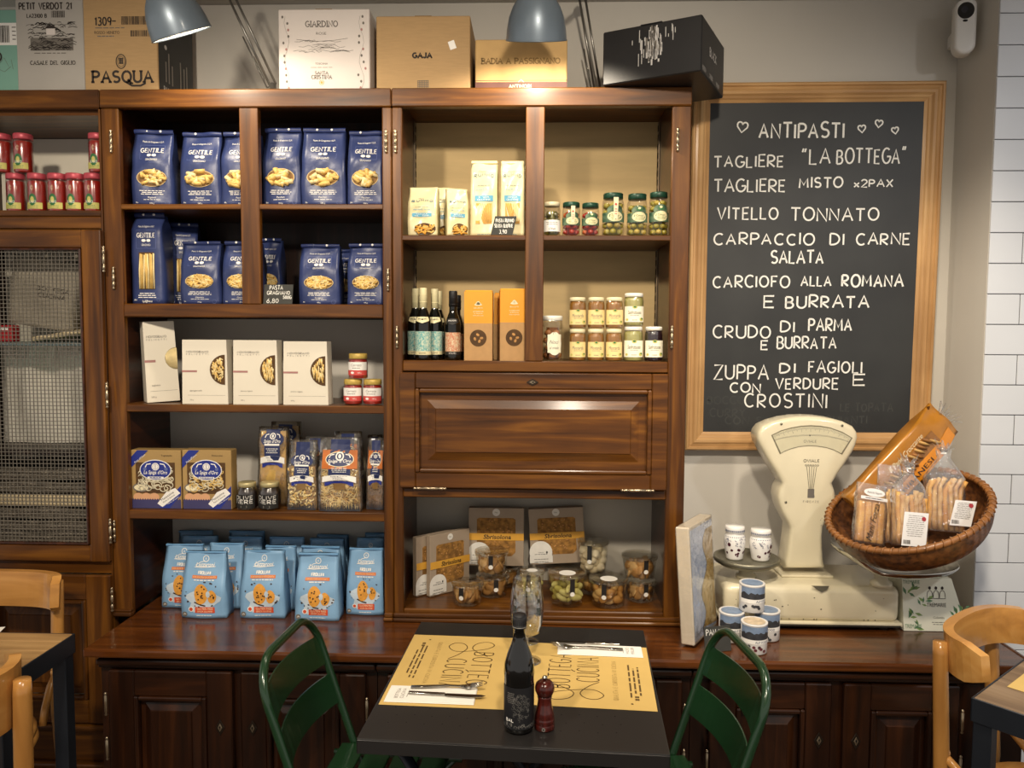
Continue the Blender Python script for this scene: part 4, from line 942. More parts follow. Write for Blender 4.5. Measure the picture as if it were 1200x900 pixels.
# ================================================================ right unit, upper shelves
ZR1, ZR2 = 1.804, 1.442
YR = 2.242
RUM = M('cream_pasta_film', '#ded2a4', 0.32, amt=0.06, scale=14, bump=0.25, bscale=30, coat=.2); RBLUE = M('pale_teal_print', '#5ea7c4', 0.5, amt=.1); RTXT = M('slate_teal_print', '#5f7a80', 0.6); AMBER = M('amber_pasta', '#d59a34', 0.5, amt=.25, scale=80)
def cream_pack(w, h, d, kind, seed, label, loc, rot=0):
    rnd = random.Random(seed); t = thing('cream_pasta_pack', label, 'pasta pack', loc, (0, 0, math.radians(rot)), 'cream pasta packs')
    tall = kind == 'tall'; hd, ww, front = bagshape(w, h, d, .55 if not tall else .86, .008, .0025, seed, .02 if tall else -.02)
    g = G(); bag(g, w, h, d, RUM, front, hd)
    a = (.79, .62, .50, .05) if tall else (.70, .53, .42, .05)
    g.txt('Maestri', -w*.05, h*(a[0]+.065), h*.025, RTXT, front, .0014, shear=.3)
    for i, ch in enumerate('RUMMO'):
        x = -w*.31+i*w*.155; g.write(ch, x-w*.05, x+w*.05, h*(a[0]-.012+.02*(1-abs(i-2)/2)), h*(a[0]+.025+.02*(1-abs(i-2)/2)), .0018, RTXT, front, .0014)
    g.txt('SPAGHETTI N 3' if tall else 'PENNE N 66', 0, h*a[1], h*.028, RBLUE, front, .0014, width=w*.6); g.micro(0, h*(a[1]+.05), w*.6, 1, .01, RTXT, front, .0014, h*.006)
    z = h*a[2]; g.rect(-w*.34, w*.34, z-h*.035, z+h*.04, RBLUE, front, .0014, 4, 1); g.txt('SENZA', 0, z+h*.018, h*.02, WHITE, front, .0018, width=w*.4); g.txt('GLUTINE', 0, z-h*.014, h*.022, WHITE, front, .0018, width=w*.5)
    g.micro(0, h*.03, w*.5, 1, .01, RTXT, front, .0014, h*.008)
    g.obj('pack', t); g = G()
    if tall:
        z0, z1 = h*.17, h*.44; g.poly([(-w*.30, z1), (w*.30, z1), (w*.30, z0), (-w*.02, z0)], AMBER, front, .0013); g.poly([(-w*.30, z1*.98), (-w*.30, z0), (-w*.14, z0)], AMBER, front, .0013)
        for i in range(7): g.tube([front(-w*.2+w*.46*i/6, z1*.99, .001), front(w*.02+w*.25*i/6, z0*1.03, .001)], .001, PASTA, 4)
    else:
        g.disc(w*.1, h*.13, w*.36, h*.13, PASTAD, front, .0013, 20, 2, wob=.05)
        for i in range(30):
            u, v = w*.1+rnd.uniform(-.28, .28)*w, h*.13+rnd.uniform(-.085, .085)*h; b = rnd.uniform(0, PI); l = .008
            g.tube([front(u-l*math.cos(b), max(.004, v-l*.6*math.sin(b)), .0012), front(u+l*math.cos(b), max(.004, v+l*.6*math.sin(b)), .0012)], .004, AMBER if i % 3 else PASTA, 6, flatten=.6)
    g.obj('pasta_window', t)
    if tall:
        g = G(); p = front(0, h*.97); g.box(-w*.49, w*.49, p.y-.004, p.y+.004, h*.965, h*1.005, RUM, .002); g.obj('sealed_top', t)
    return t
for x0, x1, yt, dy, kind, rot, lab in (
    (478, 512, 218, 0, 'short', -4, 'short cream pasta pack at the left end of the right upper shelf'), (521, 546, 219.5, .004, 'short', 14, 'short cream pasta pack turned to the right, beside the tall pair'),
    (506, 530, 218.5, .085, 'short', 8, 'short cream pasta pack standing behind between the two short ones'),
    (551, 583, 187, .016, 'tall', 0, 'tall cream spaghetti pack, left of the tall pair'), (586.5, 615, 187, .016, 'tall', 0, 'tall cream spaghetti pack behind the chalk card, beside the walnut divider'),
    (598, 624, 194, .085, 'tall', 5, 'tall cream spaghetti pack mostly hidden behind the walnut divider')):
    Yf = YR+dy; cx, w, h = pxbox(x0, x1, yt, Yf, ZR1); cream_pack(w, h, .06 if kind == 'short' else .05, kind, int(x0), lab, (cx, Yf+.034, ZR1+.0006), rot)
price_card(577.5, 603, 253, 275, 2.228, ZR1, (('PASTA RUMMO', -.36, .46, .68, .86), ('SENZA GLUTINE', -.42, .42, .40, .58), ('3,90', -.2, .14, .08, .28)),
    'slanted black chalk card reading PASTA RUMMO 3,90 before the tall cream packs', 0, 8, .22)

# olive and tomato jars
OLG = M('green_olive', '#a89a35', 0.35, amt=.3, scale=70, coat=.3); OLY = M('yellow_olive', '#c8ae4c', 0.35, amt=.3, scale=70, coat=.3); BRINE = M('olive_brine', '#6d6a2a', 0.4, amt=.3)
TOM = M('cherry_tomato', '#b5301c', 0.3, amt=.35, scale=60, coat=.4); TOM2 = M('orange_tomato', '#d2662a', 0.3, amt=.3, scale=60, coat=.4); TOMB = M('tomato_brine', '#7a1f10', 0.4)
GRLID = M('dark_green_lid', '#1e4a37', 0.35, 0.2, amt=.5, scale=70); GRLAB = M('dark_green_label', '#274a35', 0.55, amt=.5, scale=60, hex2='#6b7f63'); CRLAB = M('cream_label', '#e9dfae', 0.6, amt=.05)
def lab_olive(g, r, h, tag=False):
    s = cyl(r); g.rect(-r*1.25, r*1.25, h*.36, h*.60, GRLAB, s, .0006, 14, 1); g.disc(r*.1, h*.66, r*.75, h*.13, GRLAB, s, .0007, 16, 2)
    g.disc(r*.12, h*.50, r*.72, h*.125, CRLAB, s, .001, 18, 2); g.txt('Olive', r*.12, h*.53, h*.05, GREENP, s, .0013, width=r*.7, shear=.2); g.micro(r*.12, h*.47, r*.9, 2, h*.04, GREENP, s, .0013, h*.012)
    g.disc(r*.1, h*.69, r*.3, h*.05, GREENP, s, .001, 12, 1); g.disc(r*.1, h*.72, r*.14, h*.03, CRLAB, s, .0013, 10, 1)
    if tag:
        g.poly([(-r*.05, h*.98), (r*.38, h*.98), (r*.30, h*.40), (r*.12, h*.45), (-r*.02, h*.38)], CREAM, lambda u, v, e=0: s(u, v, e+.002), .0); g.disc(r*.14, h*.80, r*.1, h*.03, PINK, s, .0026, 10, 1); g.micro(r*.15, h*.68, r*.22, 3, h*.06, PINK, s, .0026, h*.02)
def lab_small(g, r, h): s = cyl(r); band(g, r, h*.15, h*.52, WHITE, 1.3); g.micro(0, h*.44, r*1.5, 2, h*.06, GREYP, s, .001, h*.015); g.txt('Olive', 0, h*.24, h*.07, BLACKP, s, .001, shear=.3)
GREYOL = M('grey_olive', '#6f6a3d', 0.4, amt=.4, coat=.3)
for x0, x1, yt, kind, lab in ((637, 657.5, 236, 'small', 'small olive jar with white label at the left end of the jar row'), (659, 681, 236, 'red', 'jar of red cherry tomatoes with a cream paper tag'), (682, 703.5, 237, 'red2', 'jar of red cherry tomatoes next to the big olive jars'),
    (706.5, 733.5, 225, 'greent', 'large jar of green olives with a hanging cream tag'), (736, 761, 226, 'green', 'large jar of green olives, middle of the three'), (761.8, 786, 224, 'green', 'large jar of green olives beside the right walnut stile')):
    cx, w, h = pxbox(x0, x1, yt, YR+.006, ZR1); r = w/2-.0005; loc = (cx, YR+.006+r, ZR1+.0006)
    if kind == 'small': jar('olive_jar', lab, loc, r, h, .012, M('cream_lid', '#d9cfae', .4), BRINE, lab_small, balls=(GREYOL, OLG, r*.38), neck=.86, shoulder=.14)
    elif kind[:3] == 'red': jar('tomato_jar', lab, loc, r, h, .014, GRLID, TOMB, lambda g, r, h, k=kind: lab_olive(g, r, h, k == 'red'), 'jars of red cherry tomatoes', balls=(TOM, TOM2, r*.36), neck=.88, shoulder=.14)
    else: jar('olive_jar', lab, loc, r, h, .016, GRLID, BRINE, lambda g, r, h, k=kind: lab_olive(g, r, h, k == 'greent'), 'large jars of green olives', balls=(OLG, OLY, r*.33), neck=.84, shoulder=.18, rot={706.5: 0}.get(x0, 0))

# bottles
DGL = M('dark_bottle_glass', '#0b0d0a', 0.06, amt=.2, coat=.6); CAPS = M('cream_capsule', '#e6dcae', 0.45, amt=.06, scale=30); MOT = M('teal_mosaic_label', '#4fa0a0', 0.55, scale=230, hex2='#cfd8c0'); MOR = M('rust_mosaic_label', '#c06a4a', 0.55, scale=230, hex2='#d8c8a4'); BLKC = M('black_cap', '#17171a', 0.5, amt=.1)
def bottle(loc, r, h, cap, lab, mosaic, label, neck=.42, caph=.30, word='BIRRA', neckl=True):
    t = thing('beer_bottle', label, 'bottle', loc, (0, 0, 0), 'small dark bottles on the lower right shelf')
    g = G(); g.lathe([(0, .004), (r*.8, 0), (r*.97, .003), (r, .008), (r, h*.50), (r*.93, h*.56), (r*.70, h*.64), (r*.50, h*.70), (r*neck, h*.76), (r*neck, h*.98), (0, h*.98)], DGL, 22); g.obj('glass', t)
    g = G(); q = r*neck+.0012; g.lathe([(q, h*(1-caph)), (q, h*.985), (q*.94, h), (0, h)], cap, 18)
    for z in (.90, .80): g.lathe([(q+.0002, h*z), (q+.0005, h*z+.001), (q+.0002, h*z+.002)], cap, 18)
    g.obj('capsule', t)
    g = G(); s = cyl(r); g.rect(-r*1.3, r*1.3, h*.12, h*.40, mosaic, s, .0006, 16, 1, True); g.rect(-r*1.3, r*1.3, h*.075, h*.125, CAPS if cap is CAPS else DKLAB, s, .0007, 16, 1, True)
    g.txt(word, 0, h*.10, h*.022, BLACKP if cap is CAPS else WHITE, s, .0011, width=r*.9)
    g.obj('paper_label', t)
    if neckl:
        g = G(); s2 = lambda u, v, e=0.0: Vector(((lambda R: ((R+e)*math.sin(u/r), -(R+e)*math.cos(u/r), v))(r*(.97-.40*smooth(.52, .68, v/h)))))
        lm = CAPS if cap is CAPS else DKLAB
        g.add([s2(-r*.95+r*1.9*i/10, z*h+(.0 if k else -.012*(1-abs(i-5)/5)*.6), .0015) for k, z in enumerate((.545, .60)) for i in range(11)], [(i, i+1, 12+i, 11+i) for i in range(10)], lm, True)
        g.txt('BALADIN', 0, h*.572, h*.02, BLACKP if cap is CAPS else WHITE, s2, .0025, width=r*1.1); g.obj('neck_label', t)
zb = ZR2+.0006; R_ = .0255
for cxp, dy, yt, cap, lab in ((482.5, .052, 338, CAPS, 'dark bottle with cream capsule at the far left of the bottle group'), (496, .002, 337.5, CAPS, 'dark bottle with teal label in front, its cream capsule the broadest'),
    (509.5, .042, 338.5, CAPS, 'dark bottle with cream capsule, right neighbour of the front teal one'), (488, .108, 340, CAPS, 'cream capped bottle in the second row between the two left bottles'), (514, .118, 341, CAPS, 'cream capped bottle furthest back on the right of its group'),
    (531, .018, 341, BLKC, 'dark bottle with black cap and rust label'), (535.5, .085, 346, BLKC, 'black capped bottle hiding behind the rust labelled one')):
    Yc = YR+dy+R_; x, zt = at(cxp, yt, Yc); x = max(x, -.3655); bottle((x, Yc, zb), R_*(.93 if cap is CAPS else .9), zt-zb, cap, lab, MOT if cap is CAPS else MOR, lab, .42 if cap is CAPS else .5, .29 if cap is CAPS else .23, 'NAZIONALE' if cap is CAPS else 'XYAUYU')

# orange topped kraft boxes
OCHRE = M('orange_carton', '#e39a1d', 0.55, amt=.05); KR2 = M('kraft_carton', '#b98f5c', 0.7, amt=.08, scale=60); COOKD = M('baked_biscuit', '#c58f4f', 0.7, amt=.3, scale=60)
for x0, x1, yt, dy, rot, lab in ((544, 577, 340, 0, 0, 'kraft biscuit box with orange top next to the dark bottles'), (585, 618, 338, .004, 6, 'kraft biscuit box with orange top beside the walnut divider'), (579, 606, 343, .09, 0, 'kraft biscuit box standing behind, between the two orange topped ones')):
    Yf = YR+dy; cx, w, h = pxbox(x0, x1, yt, Yf, ZR2); d = .06; rnd = random.Random(int(x0))
    t = thing('biscuit_box', lab, 'biscuit box', (cx, Yf+d/2, ZR2+.0006), (0, 0, math.radians(rot)), 'orange and kraft biscuit boxes'); s = flat(-d/2)
    g = G(); g.box(-w/2, w/2, -d/2, d/2, 0, h*.53, KR2); g.box(-w/2, w/2, -d/2, d/2, h*.53, h*.975, OCHRE); g.box(-w/2+.001, w/2-.001, -d*.25, d*.25, h*.97, h, OCHRE, .002)
    for k in range(4): g.disc(0, h*(.79+.012*k), w*(.14-.03*k), h*.012, CREAM, s, .0005, 10, 1)
    for k, (tx, ww) in enumerate((('BISCOTTI', .3), ('artigianali', .36), ('al limone', .3), ('senza conservanti', .36))): g.txt(tx, 0, h*(.745-.028*k-(.02 if k else 0)), h*.017, CREAM, s, .0006, width=w*ww)
    g.obj('carton', t); g = G(); g.disc(0, h*.32, w*.30, w*.30, PASTAD, s, .0005, 24, 2)
    for i in range(4): g.ball((w*.12*math.cos(i*1.7), -d/2+.003, h*.32+w*.12*math.sin(i*1.7)), w*.14, COOKD, (1.2, .35, .8), 2, RY(40*i))
    g.obj('round_window', t)

# preserves on the lower right
ALM = M('peeled_almond', '#a86b35', 0.5, amt=.3, scale=50); WLID = M('white_lid', '#e8e4d8', 0.4, amt=.04); SYR = M('amber_syrup', '#7a4a1e', 0.3, coat=.4, amt=.3); MUST = M('amber_mostarda', '#9a6a2a', 0.3, amt=.25, coat=.3); PALEG = M('pale_pear_preserve', '#a59f5e', 0.35, amt=.2, coat=.3); PLUM = M('dark_plum_preserve', '#22121a', 0.3, coat=.4); YLAB = M('pale_yellow_label', '#ecd391', 0.6, amt=.06); WLAB = M('white_yellow_label', '#f0ead0', 0.6, amt=.04)
def lab_most(yel, word):
    def f(g, r, h):
        s = cyl(r); band(g, r, h*.14, h*.66, YLAB if yel else WLAB, 1.2); g.disc(0, h*.63, r*.26, h*.05, LIME, s, .001, 12, 1); g.disc(0, h*.64, r*.14, h*.03, GREENP, s, .0013, 10, 1)
        g.txt(word, 0, h*.46, h*.115, BLACKP if not yel else GREYP, s, .001, width=r*1.35, shear=.1); g.micro(0, h*.36, r*1.0, 1, .01, GREYP, s, .001, h*.015); g.disc(-r*.8, h*.22, r*.16, h*.04, LIME, s, .001, 10, 1); g.disc(r*.75, h*.23, r*.25, h*.06, LIME, s, .001, 12, 1); g.disc(r*.8, h*.25, r*.12, h*.03, GREENP, s, .0013, 8, 1); g.micro(0, h*.21, r*.6, 1, .01, GREYP, s, .001, h*.02)
    return f
cx, w, h = pxbox(635.8, 660, 370, YR, ZR2); r = w/2
def lab_alm(g, r, h): s = cyl(r); g.disc(r*.2, h*.42, r*.75, h*.28, WLAB, s, .0007, 20, 2); g.rect(-r*.5, r*.9, h*.2, h*.64, WLAB, s, .0008, 10, 1); g.line([(r*.15+r*.12*math.cos(q), h*.66+.004*math.sin(q)) for q in (0, 1, 2, 3, 4)], .001, GREYP, s, .0011); g.txt('Noci', r*.15, h*.46, h*.09, GREYP, s, .0011, shear=.35, width=r*.9); g.txt('al miele', r*.15, h*.32, h*.07, GREYP, s, .0011, shear=.35, width=r*.9)
jar('nut_jar', 'jar of honeyed nuts with a white lid and rounded white label beside the divider', (cx, YR+r, ZR2+.0006), r, h, .014, WLID, SYR, lab_alm, balls=(ALM, M('dark_almond', '#8a5224', .5, amt=.3), r*.42), neck=.93, shoulder=.1)
JH = None
for x0, x1, yt, top, kind, lab in ((667.5, 687.5, 385.7, 0, 'm', 'amber preserve jar at the bottom left of the stacked jars'), (689, 709.2, 385.7, 0, 'm', 'amber preserve jar in the middle of the bottom row'), (710.5, 730.5, 385.7, 0, 'm', 'amber preserve jar at the right of the amber bottom row'), (732, 755.5, 383, 0, 'g', 'pale green preserve jar under the taller white labelled one'), (757, 779, 383, 0, 'd', 'dark purple preserve jar with white lid beside the right stile'),
    (667, 687.5, 348, 1, 'm', 'amber preserve jar at the top left of the stacked jars'), (689, 709.5, 348, 1, 'm', 'amber preserve jar in the middle of the top row'), (710.3, 731, 348, 1, 'm', 'amber preserve jar at the top right next to the pale green jar'), (732, 755.7, 343, 1, 'g', 'pale green preserve jar with white lid stacked highest on the right')):
    cx, w, h0 = pxbox(x0, x1, 385.7 if kind == 'm' else 383, YR, ZR2); r = w/2-.0004
    z = ZR2+.0006+(h0+.0008 if top else 0); _, zt = at(x0, yt, YR); h = (zt-z) if top else h0
    jar('preserve_jar', lab, (cx, YR+r+.002, z), r, h, .011, WLID if kind != 'm' else M('ivory_lid', '#e6dcb4', .4, amt=.05), {'m': MUST, 'g': PALEG, 'd': PLUM}[kind], lab_most(kind == 'm', 'Mostarda' if kind == 'm' else 'Sanfruttuoso'), 'stacked preserve jars', neck=.88, shoulder=.13, fillk=.95)

# ================================================================ right unit, bottom compartment: cakes and biscuit tubs
ZB = .7055
TAUPE = M('taupe_carton', '#a3917c', 0.6, amt=.08, scale=20); MANGO = M('mango_band', '#dba23a', 0.55); CRUMB = M('crumb_cake', '#a87836', 0.8, scale=70, hex2='#74501f', bump=.6, bscale=90); CARDW = M('white_round_label', '#e6e2d8', 0.6)
def cake_box(w, h, d, label, loc, rot, rollz=0, seed=1):
    rnd = random.Random(seed); t = thing('crumb_cake_box', label, 'cake box', loc, rad(0, rollz, rot), 'taupe crumb cake boxes'); s = flat(-d/2)
    g = G(); g.box(-w/2, w/2, -d/2, d/2, 0, h, TAUPE, .001); g.rect(-w/2, w/2, h*.445, h*.565, MANGO, s, .0022)
    g.txt('Sbrisolona', w*.02, h*.505, h*.072, BLACKP, s, .0026, width=w*.50, shear=.15, bold=.02)
    g.disc(0, h*.925, w*.068, w*.068, CARDW, s, .0008, 18, 1); g.txt('Mila', 0, h*.925, h*.022, GREYP, s, .0012)
    R = w*.21; cz = max(h*.155, R+.003); g.disc(-w*.31, cz, R, R, CARDW, s, .0022, 24, 2); g.rect(-w*.31-R, -w*.31+R, h*.03, h*.155, CARDW, s, .0021)
    g.txt('TORTA', -w*.31, h*.215, h*.02, BLACKP, s, .0026); g.disc(-w*.2, h*.215, w*.016, w*.024, BLACKP, s, .0026, 8, 1)
    for k in range(3): g.micro(-w*.31, h*(.185 if k == 0 else .145-.05*k), w*.3, 1, .01, BLACKP, s, .0026, h*.008)
    g.obj('carton', t)
    g = G(); x0, x1, z0, z1, c = -w*.35, w*.35, h*.17, h*.83, w*.07
    g.poly([(x0+c, z0), (x1-c, z0), (x1, z0+c), (x1, z1-c*.4), (x1-c*.6, z1), (x0+c*.6, z1), (x0, z1-c*.4), (x0, z0+c)], CRUMB, s, .0006)
    for i in range(150):
        x, z = rnd.uniform(x0+.006, x1-.006), rnd.uniform(z0+.006, z1-.006)
        if h*.43 < z < h*.58 or math.hypot(x+w*.31, z-h*.155) < R*1.05: continue
        g.ball((x, -d/2-.0004, z), rnd.uniform(.0018, .0034), CRUMB if i % 3 else COOKD, (1, .4, 1), 1)
    g.obj('cake', t); return t
def tub(loc, r0, r1, h, kind, label, seed, lidlab=True, lidh=.008):
    """clear plastic tub, narrower at the foot > shell, lid, biscuits, label strip"""
    rnd = random.Random(seed); t = thing('biscuit_tub', label, 'biscuit tub', loc, (0, 0, 0), 'clear plastic biscuit tubs')
    g = G(); g.lathe([(0, .0008), (r0*.9, .0005), (r0, .004), (r0+(r1-r0)*.9, h-.012), (r1, h-.010), (r1, h-.006)], CLEARP, 26); g.obj('shell', t)
    g = G(); g.lathe([(r1+.001, h-.011), (r1+.0025, h-.008), (r1+.0018, h-.001), (r1*.97, h), (r1*.93, h-.003), (0, h-.004)], CLEARP, 26); g.obj('lid', t)
    g = G(); cols = {'pale': (M('pale_biscuit', '#cfa968', .7, amt=.2, scale=40), M('golden_biscuit', '#b98743', .7, amt=.25, scale=40)), 'brown': (M('tan_biscuit', '#d6ae74', .7, amt=.25, scale=40), M('brown_biscuit', '#b98a4e', .7, amt=.3, scale=40)), 'white': (M('sugared_ball', '#cfbf9c', .8, amt=.15, scale=40), M('sugared_ball_light', '#dccfb0', .8, amt=.1)), 'green': (M('pistachio_biscuit', '#b9b058', .7, amt=.25, scale=40), M('pale_pistachio_biscuit', '#d0c87c', .7, amt=.2))}[kind]
    n = {'pale': 26, 'brown': 24, 'white': 26, 'green': 26}[kind]; top = h*(.66 if kind != 'white' else .78)
    for i in range(n):
        a = i*2.399; z = .018+(top-.018)*(i/n); R = (r0+(r1-r0)*z/h); q = R-(.017 if kind != 'white' else .0155) if i % 4 else R*.35
        q = max(.0, q); c = (q*math.sin(a), -q*math.cos(a), z)
        if kind == 'white': g.ball(c, .0162, cols[i % 2], (1, 1, .95), 2)
        elif kind == 'green': g.ball(c, .017, cols[i % 2], (1.15, .5, .62), 2, RZ(rnd.uniform(0, 180)) @ RY(rnd.uniform(-35, 35)))
        elif kind == 'pale': g.ball(c, .0165, cols[i % 2], (1.1, .55, .8), 2, RZ(math.degrees(a)+rnd.uniform(-40, 40)) @ RX(rnd.uniform(-30, 30)))
        else: g.ball(c, .018, cols[i % 2], (1, .32, 1), 2, RZ(math.degrees(a)+rnd.uniform(-50, 50)) @ RX(rnd.uniform(-30, 30)))
    g.obj('biscuits', t)
    g = G()
    if lidlab: g.disc(0, 0, r1*.45, r1*.45, CARDW, lambda u, v, e=0: Vector((u, v-r1*.3, h+.0008+e)), .0, 18, 1)
    s = lambda u, v, e=0.0: Vector((u, -(r0+(r1-r0)*v/h+.0012+e)*math.cos(u/r1), v)); lx = {0: 0, 1: -.3, 2: .25}[seed % 3]*r1
    g.rect(lx-.007, lx+.007, h*.45, h*.93, DKLAB, s, .0004); g.disc(lx, h*.45, .007, .007, CARDW, s, .0009, 12, 1); g.obj('label_strip', t)
    return t
CLEARP = clear('clear_plastic', '#fdfcf8', 0.10, 0.06)
c42, s42 = math.cos(math.radians(42)), math.sin(math.radians(42))
for (cpx, cpy), wd, hg, lab, sd in (((480.5, 699.5), .150, .186, 'taupe crumb cake box at the far left, largely hidden by the next one', 3), ((504.5, 699), .152, .192, 'taupe crumb cake box turned to the right, in front of the leftmost one', 4)):
    cxx, cyy = onz(cpx, cpy, ZB); cake_box(wd, hg, .020, lab, (max(cxx, -.366)+wd/2*c42-.010*s42, min(max(cyy, 2.252), 2.322)+wd/2*s42+.010*c42, ZB+.0008), 42, 0, sd)
# tubs: px left, right, top, bottom, front depth, kind
TUBS = [
 (527, 565, 678, 704, 2.228, 0, 'brown', 'low clear tub of round biscuits beside the turned cake boxes', 1),
 (557, 596, 669, 702, 2.306, 0, 'brown', 'clear tub of round biscuits under the taller stacked tub on the left', 2),
 (575, 608, 671, 697, 2.406, 0, 'pale', 'clear biscuit tub at the back under the left standing cake box', 3),
 (609, 638, 672, 705, 2.275, 0, 'green', 'clear tub of yellow biscuits seen through the wine glasses', 4),
 (643, 688, 677, 711.5, 2.235, 0, 'green', 'clear tub of green pistachio biscuits right of the wine glasses', 5),
 (675, 722, 681, 704, 2.341, 0, 'pale', 'low clear tub under the tall tub of white sweets', 6),
 (692, 738, 684, 717, 2.229, 0, 'pale', 'clear tub of almond biscuits with an oval white lid label, nearest the front', 7),
 (735, 771, 686, 706.5, 2.285, 0, 'brown', 'lower clear tub of the stack in the right corner', 8),
 (640, 676, 672, 692, 2.405, 0, 'pale', 'clear tub at the back under the right standing cake box', 9)]
tinfo = {}
for x0, x1, yt, yb, Yf, _, kind, lab, sd in TUBS:
    cx, w, h = pxbox(x0, x1, yt, Yf, ZB); r1 = w/2; 
    if sd in (3, 9): h = .064
    if sd == 1: h = .066
    if sd == 2: h = .066
    if sd == 6: h = .058
    if sd == 8: h = .066
    tub((cx, Yf+r1, ZB+.0008), r1*.84, r1, h, kind, lab, sd, sd in (4, 5, 7)); tinfo[sd] = (cx, Yf+r1, ZB+.0008+h, r1)
for under, x0, x1, yt, kind, lab, sd in ((2, 557, 595, 648, 'brown', 'taller clear tub of round biscuits stacked before the left standing cake box', 12), (6, 677, 714.5, 636, 'white', 'tall clear tub of round white sweets stacked on a low tub', 13), (8, 729, 772, 653, 'brown', 'upper clear tub of brown biscuits of the stack in the right corner', 14)):
    X, Yc, z, r1 = tinfo[under]; a, _ = at(x0, 660, Yc); b, zt = at(x1, yt, Yc-.03); r = (b-a)/2
    tub(((a+b)/2, Yc, z+.0008), r*(.82 if sd != 13 else .80), r, zt-z, kind, lab, sd, False)
zc = tinfo[9][2]+.001
x0, z0 = at(549, 663, 2.44); x1, z1 = at(614, 596, 2.44); cake_box(x1-x0, z1-zc, .024, 'upright taupe crumb cake box at the back left, above the stacked tubs', ((x0+x1)/2, 2.455, zc), 0, 0, 5)
x0, z0 = at(625, 667, 2.44); x1, z1 = at(690, 598, 2.44); cake_box(x1-x0, z1-zc-.004, .024, 'upright taupe crumb cake box at the back right, tilted behind the white sweets', ((x0+x1)/2-.007, 2.468, zc+.0065), 0, -3.5, 6)

# ================================================================ cartons on top of the shelves
BROWNC = M('brown_cardboard', '#b08f62', 0.75, amt=.08, scale=30, stretch=(1, 1, 8)); GREYC = M('grey_cardboard', '#a9a49c', 0.75, amt=.06, scale=8); WHC = M('white_cardboard', '#d8cfc8', 0.65, amt=.04, scale=8); TEAL = M('mint_cardboard', '#7fae9d', 0.7, amt=.1, scale=6); BLKCARD = M('black_cardboard', '#1b1a1b', 0.45, amt=.3, scale=10); INK = M('brown_black_ink', '#2a2019', 0.7); GREYI = M('grey_ink', '#6d675f', 0.7); TAPE = clear('packing_tape', '#efe0c0', .12, .15, haze=.25, hazecol='#c9ab78')
ZTOP = ZT+.0008
def carton(x0, x1, yt, Yf, d, mat, label, draw, rot=(0, 0, 0), name='wine_carton', flaps=True, z=None, px_y=None):
    a, _ = at(x0, 60, Yf); b, zt = at(x1, yt, Yf); w = b-a; h = (px_y or zt)-ZTOP
    t = thing(name, label, 'box', ((a+b)/2, Yf+d/2, ZTOP), rot, 'cartons on top of the shelves'); g = G(); g.box(-w/2, w/2, -d/2, d/2, 0, h, mat, .0025)
    s = flat(-d/2); draw(g, w, h, d, s); g.obj('carton', t)
    if flaps:
        g = G(); g.box(-.024, .024, -d/2-.0005, d/2+.0005, h-.0002, h+.0004, TAPE); g.obj('tape', t)
    return t
def barcode(g, x0, x1, z0, z1, mat, s, seed, e=.0006):
    r = random.Random(seed); x = x0
    while x < x1-.002:
        q = r.choice((.0008, .0016, .0024)); g.rect(x, min(x+q, x1), z0, z1, mat, s, e); x += q+r.choice((.0009, .0018))
def d_teal(g, w, h, d, s):
    g.rect(w*.0, w*.46, h*.60, h*.85, WHITE, s, .0005); barcode(g, w*.14, w*.32, h*.63, h*.82, INK, s, 3, .0009); g.micro(w*.40, h*.8, w*.08, 4, h*.045, GREYI, s, .0009, h*.012)
    g.line(arc(w*.05, h*.47, w*.1, h*.06, -60, 160, 12), .005, INK, s, .0006); g.line([(w*.12, h*.40), (w*.2, h*.46), (w*.28, h*.36), (w*.33, h*.44), (w*.36, h*.33)], .0012, GREYI, s, .0006); g.line([(w*.1, h*.33), (w*.2, h*.30), (w*.32, h*.36)], .0012, GREYI, s, .0006)
carton(-40, 22, 11, 2.30, .2, TEAL, 'mint green carton with a white barcode label at the left picture edge', d_teal)
def d_petit(g, w, h, d, s):
    g.write('PETIT VERDOT 21', -w*.44, w*.33, h*.815, h*.875, .0034, INK, s, .0006); g.write('LA23100 B', -w*.33, -w*.04, h*.735, h*.77, .002, INK, s, .0006); barcode(g, w*.03, w*.23, h*.735, h*.80, INK, s, 4)
    # engraved landscape
    r = random.Random(5); x0, x1, z0, z1 = -w*.29, w*.34, h*.42, h*.69
    g.rect(x0, x1, z0, z0+(z1-z0)*.45, GREYI, s, .0004, 4, 1)
    for i in range(120):
        x = r.uniform(x0, x1); z = z0+(z1-z0)*r.random()**1.3; l = r.uniform(.004, .014); g.line([(x-l, z), (x, z+r.uniform(.001, .006)), (x+l, z)], .0018, INK, s, .0007)
    for i in range(9): x = x0+(x1-x0)*i/8; g.line(arc(x, z1-.012, .012, .006, 20, 160, 6), .0012, GREYI, s, .0006)
    g.rect(w*-.05, w*.08, h*.57, h*.63, WHC, s, .0009); g.poly([(-w*.07, h*.63), (w*.10, h*.63), (w*.06, h*.66), (-w*.03, h*.66)], INK, s, .001)
    g.micro(0, h*.395, w*.5, 1, .01, GREYI, s, .0006, h*.008); g.write('CASALE DEL GIGLIO', -w*.30, w*.36, h*.285, h*.32, .002, INK, s, .0006, serif=True)
carton(19.5, 96.8, -12, 2.262, .22, GREYC, 'grey wine carton printed with a landscape and PETIT VERDOT 21', d_petit, px_y=at(60, -12, 2.262)[1])
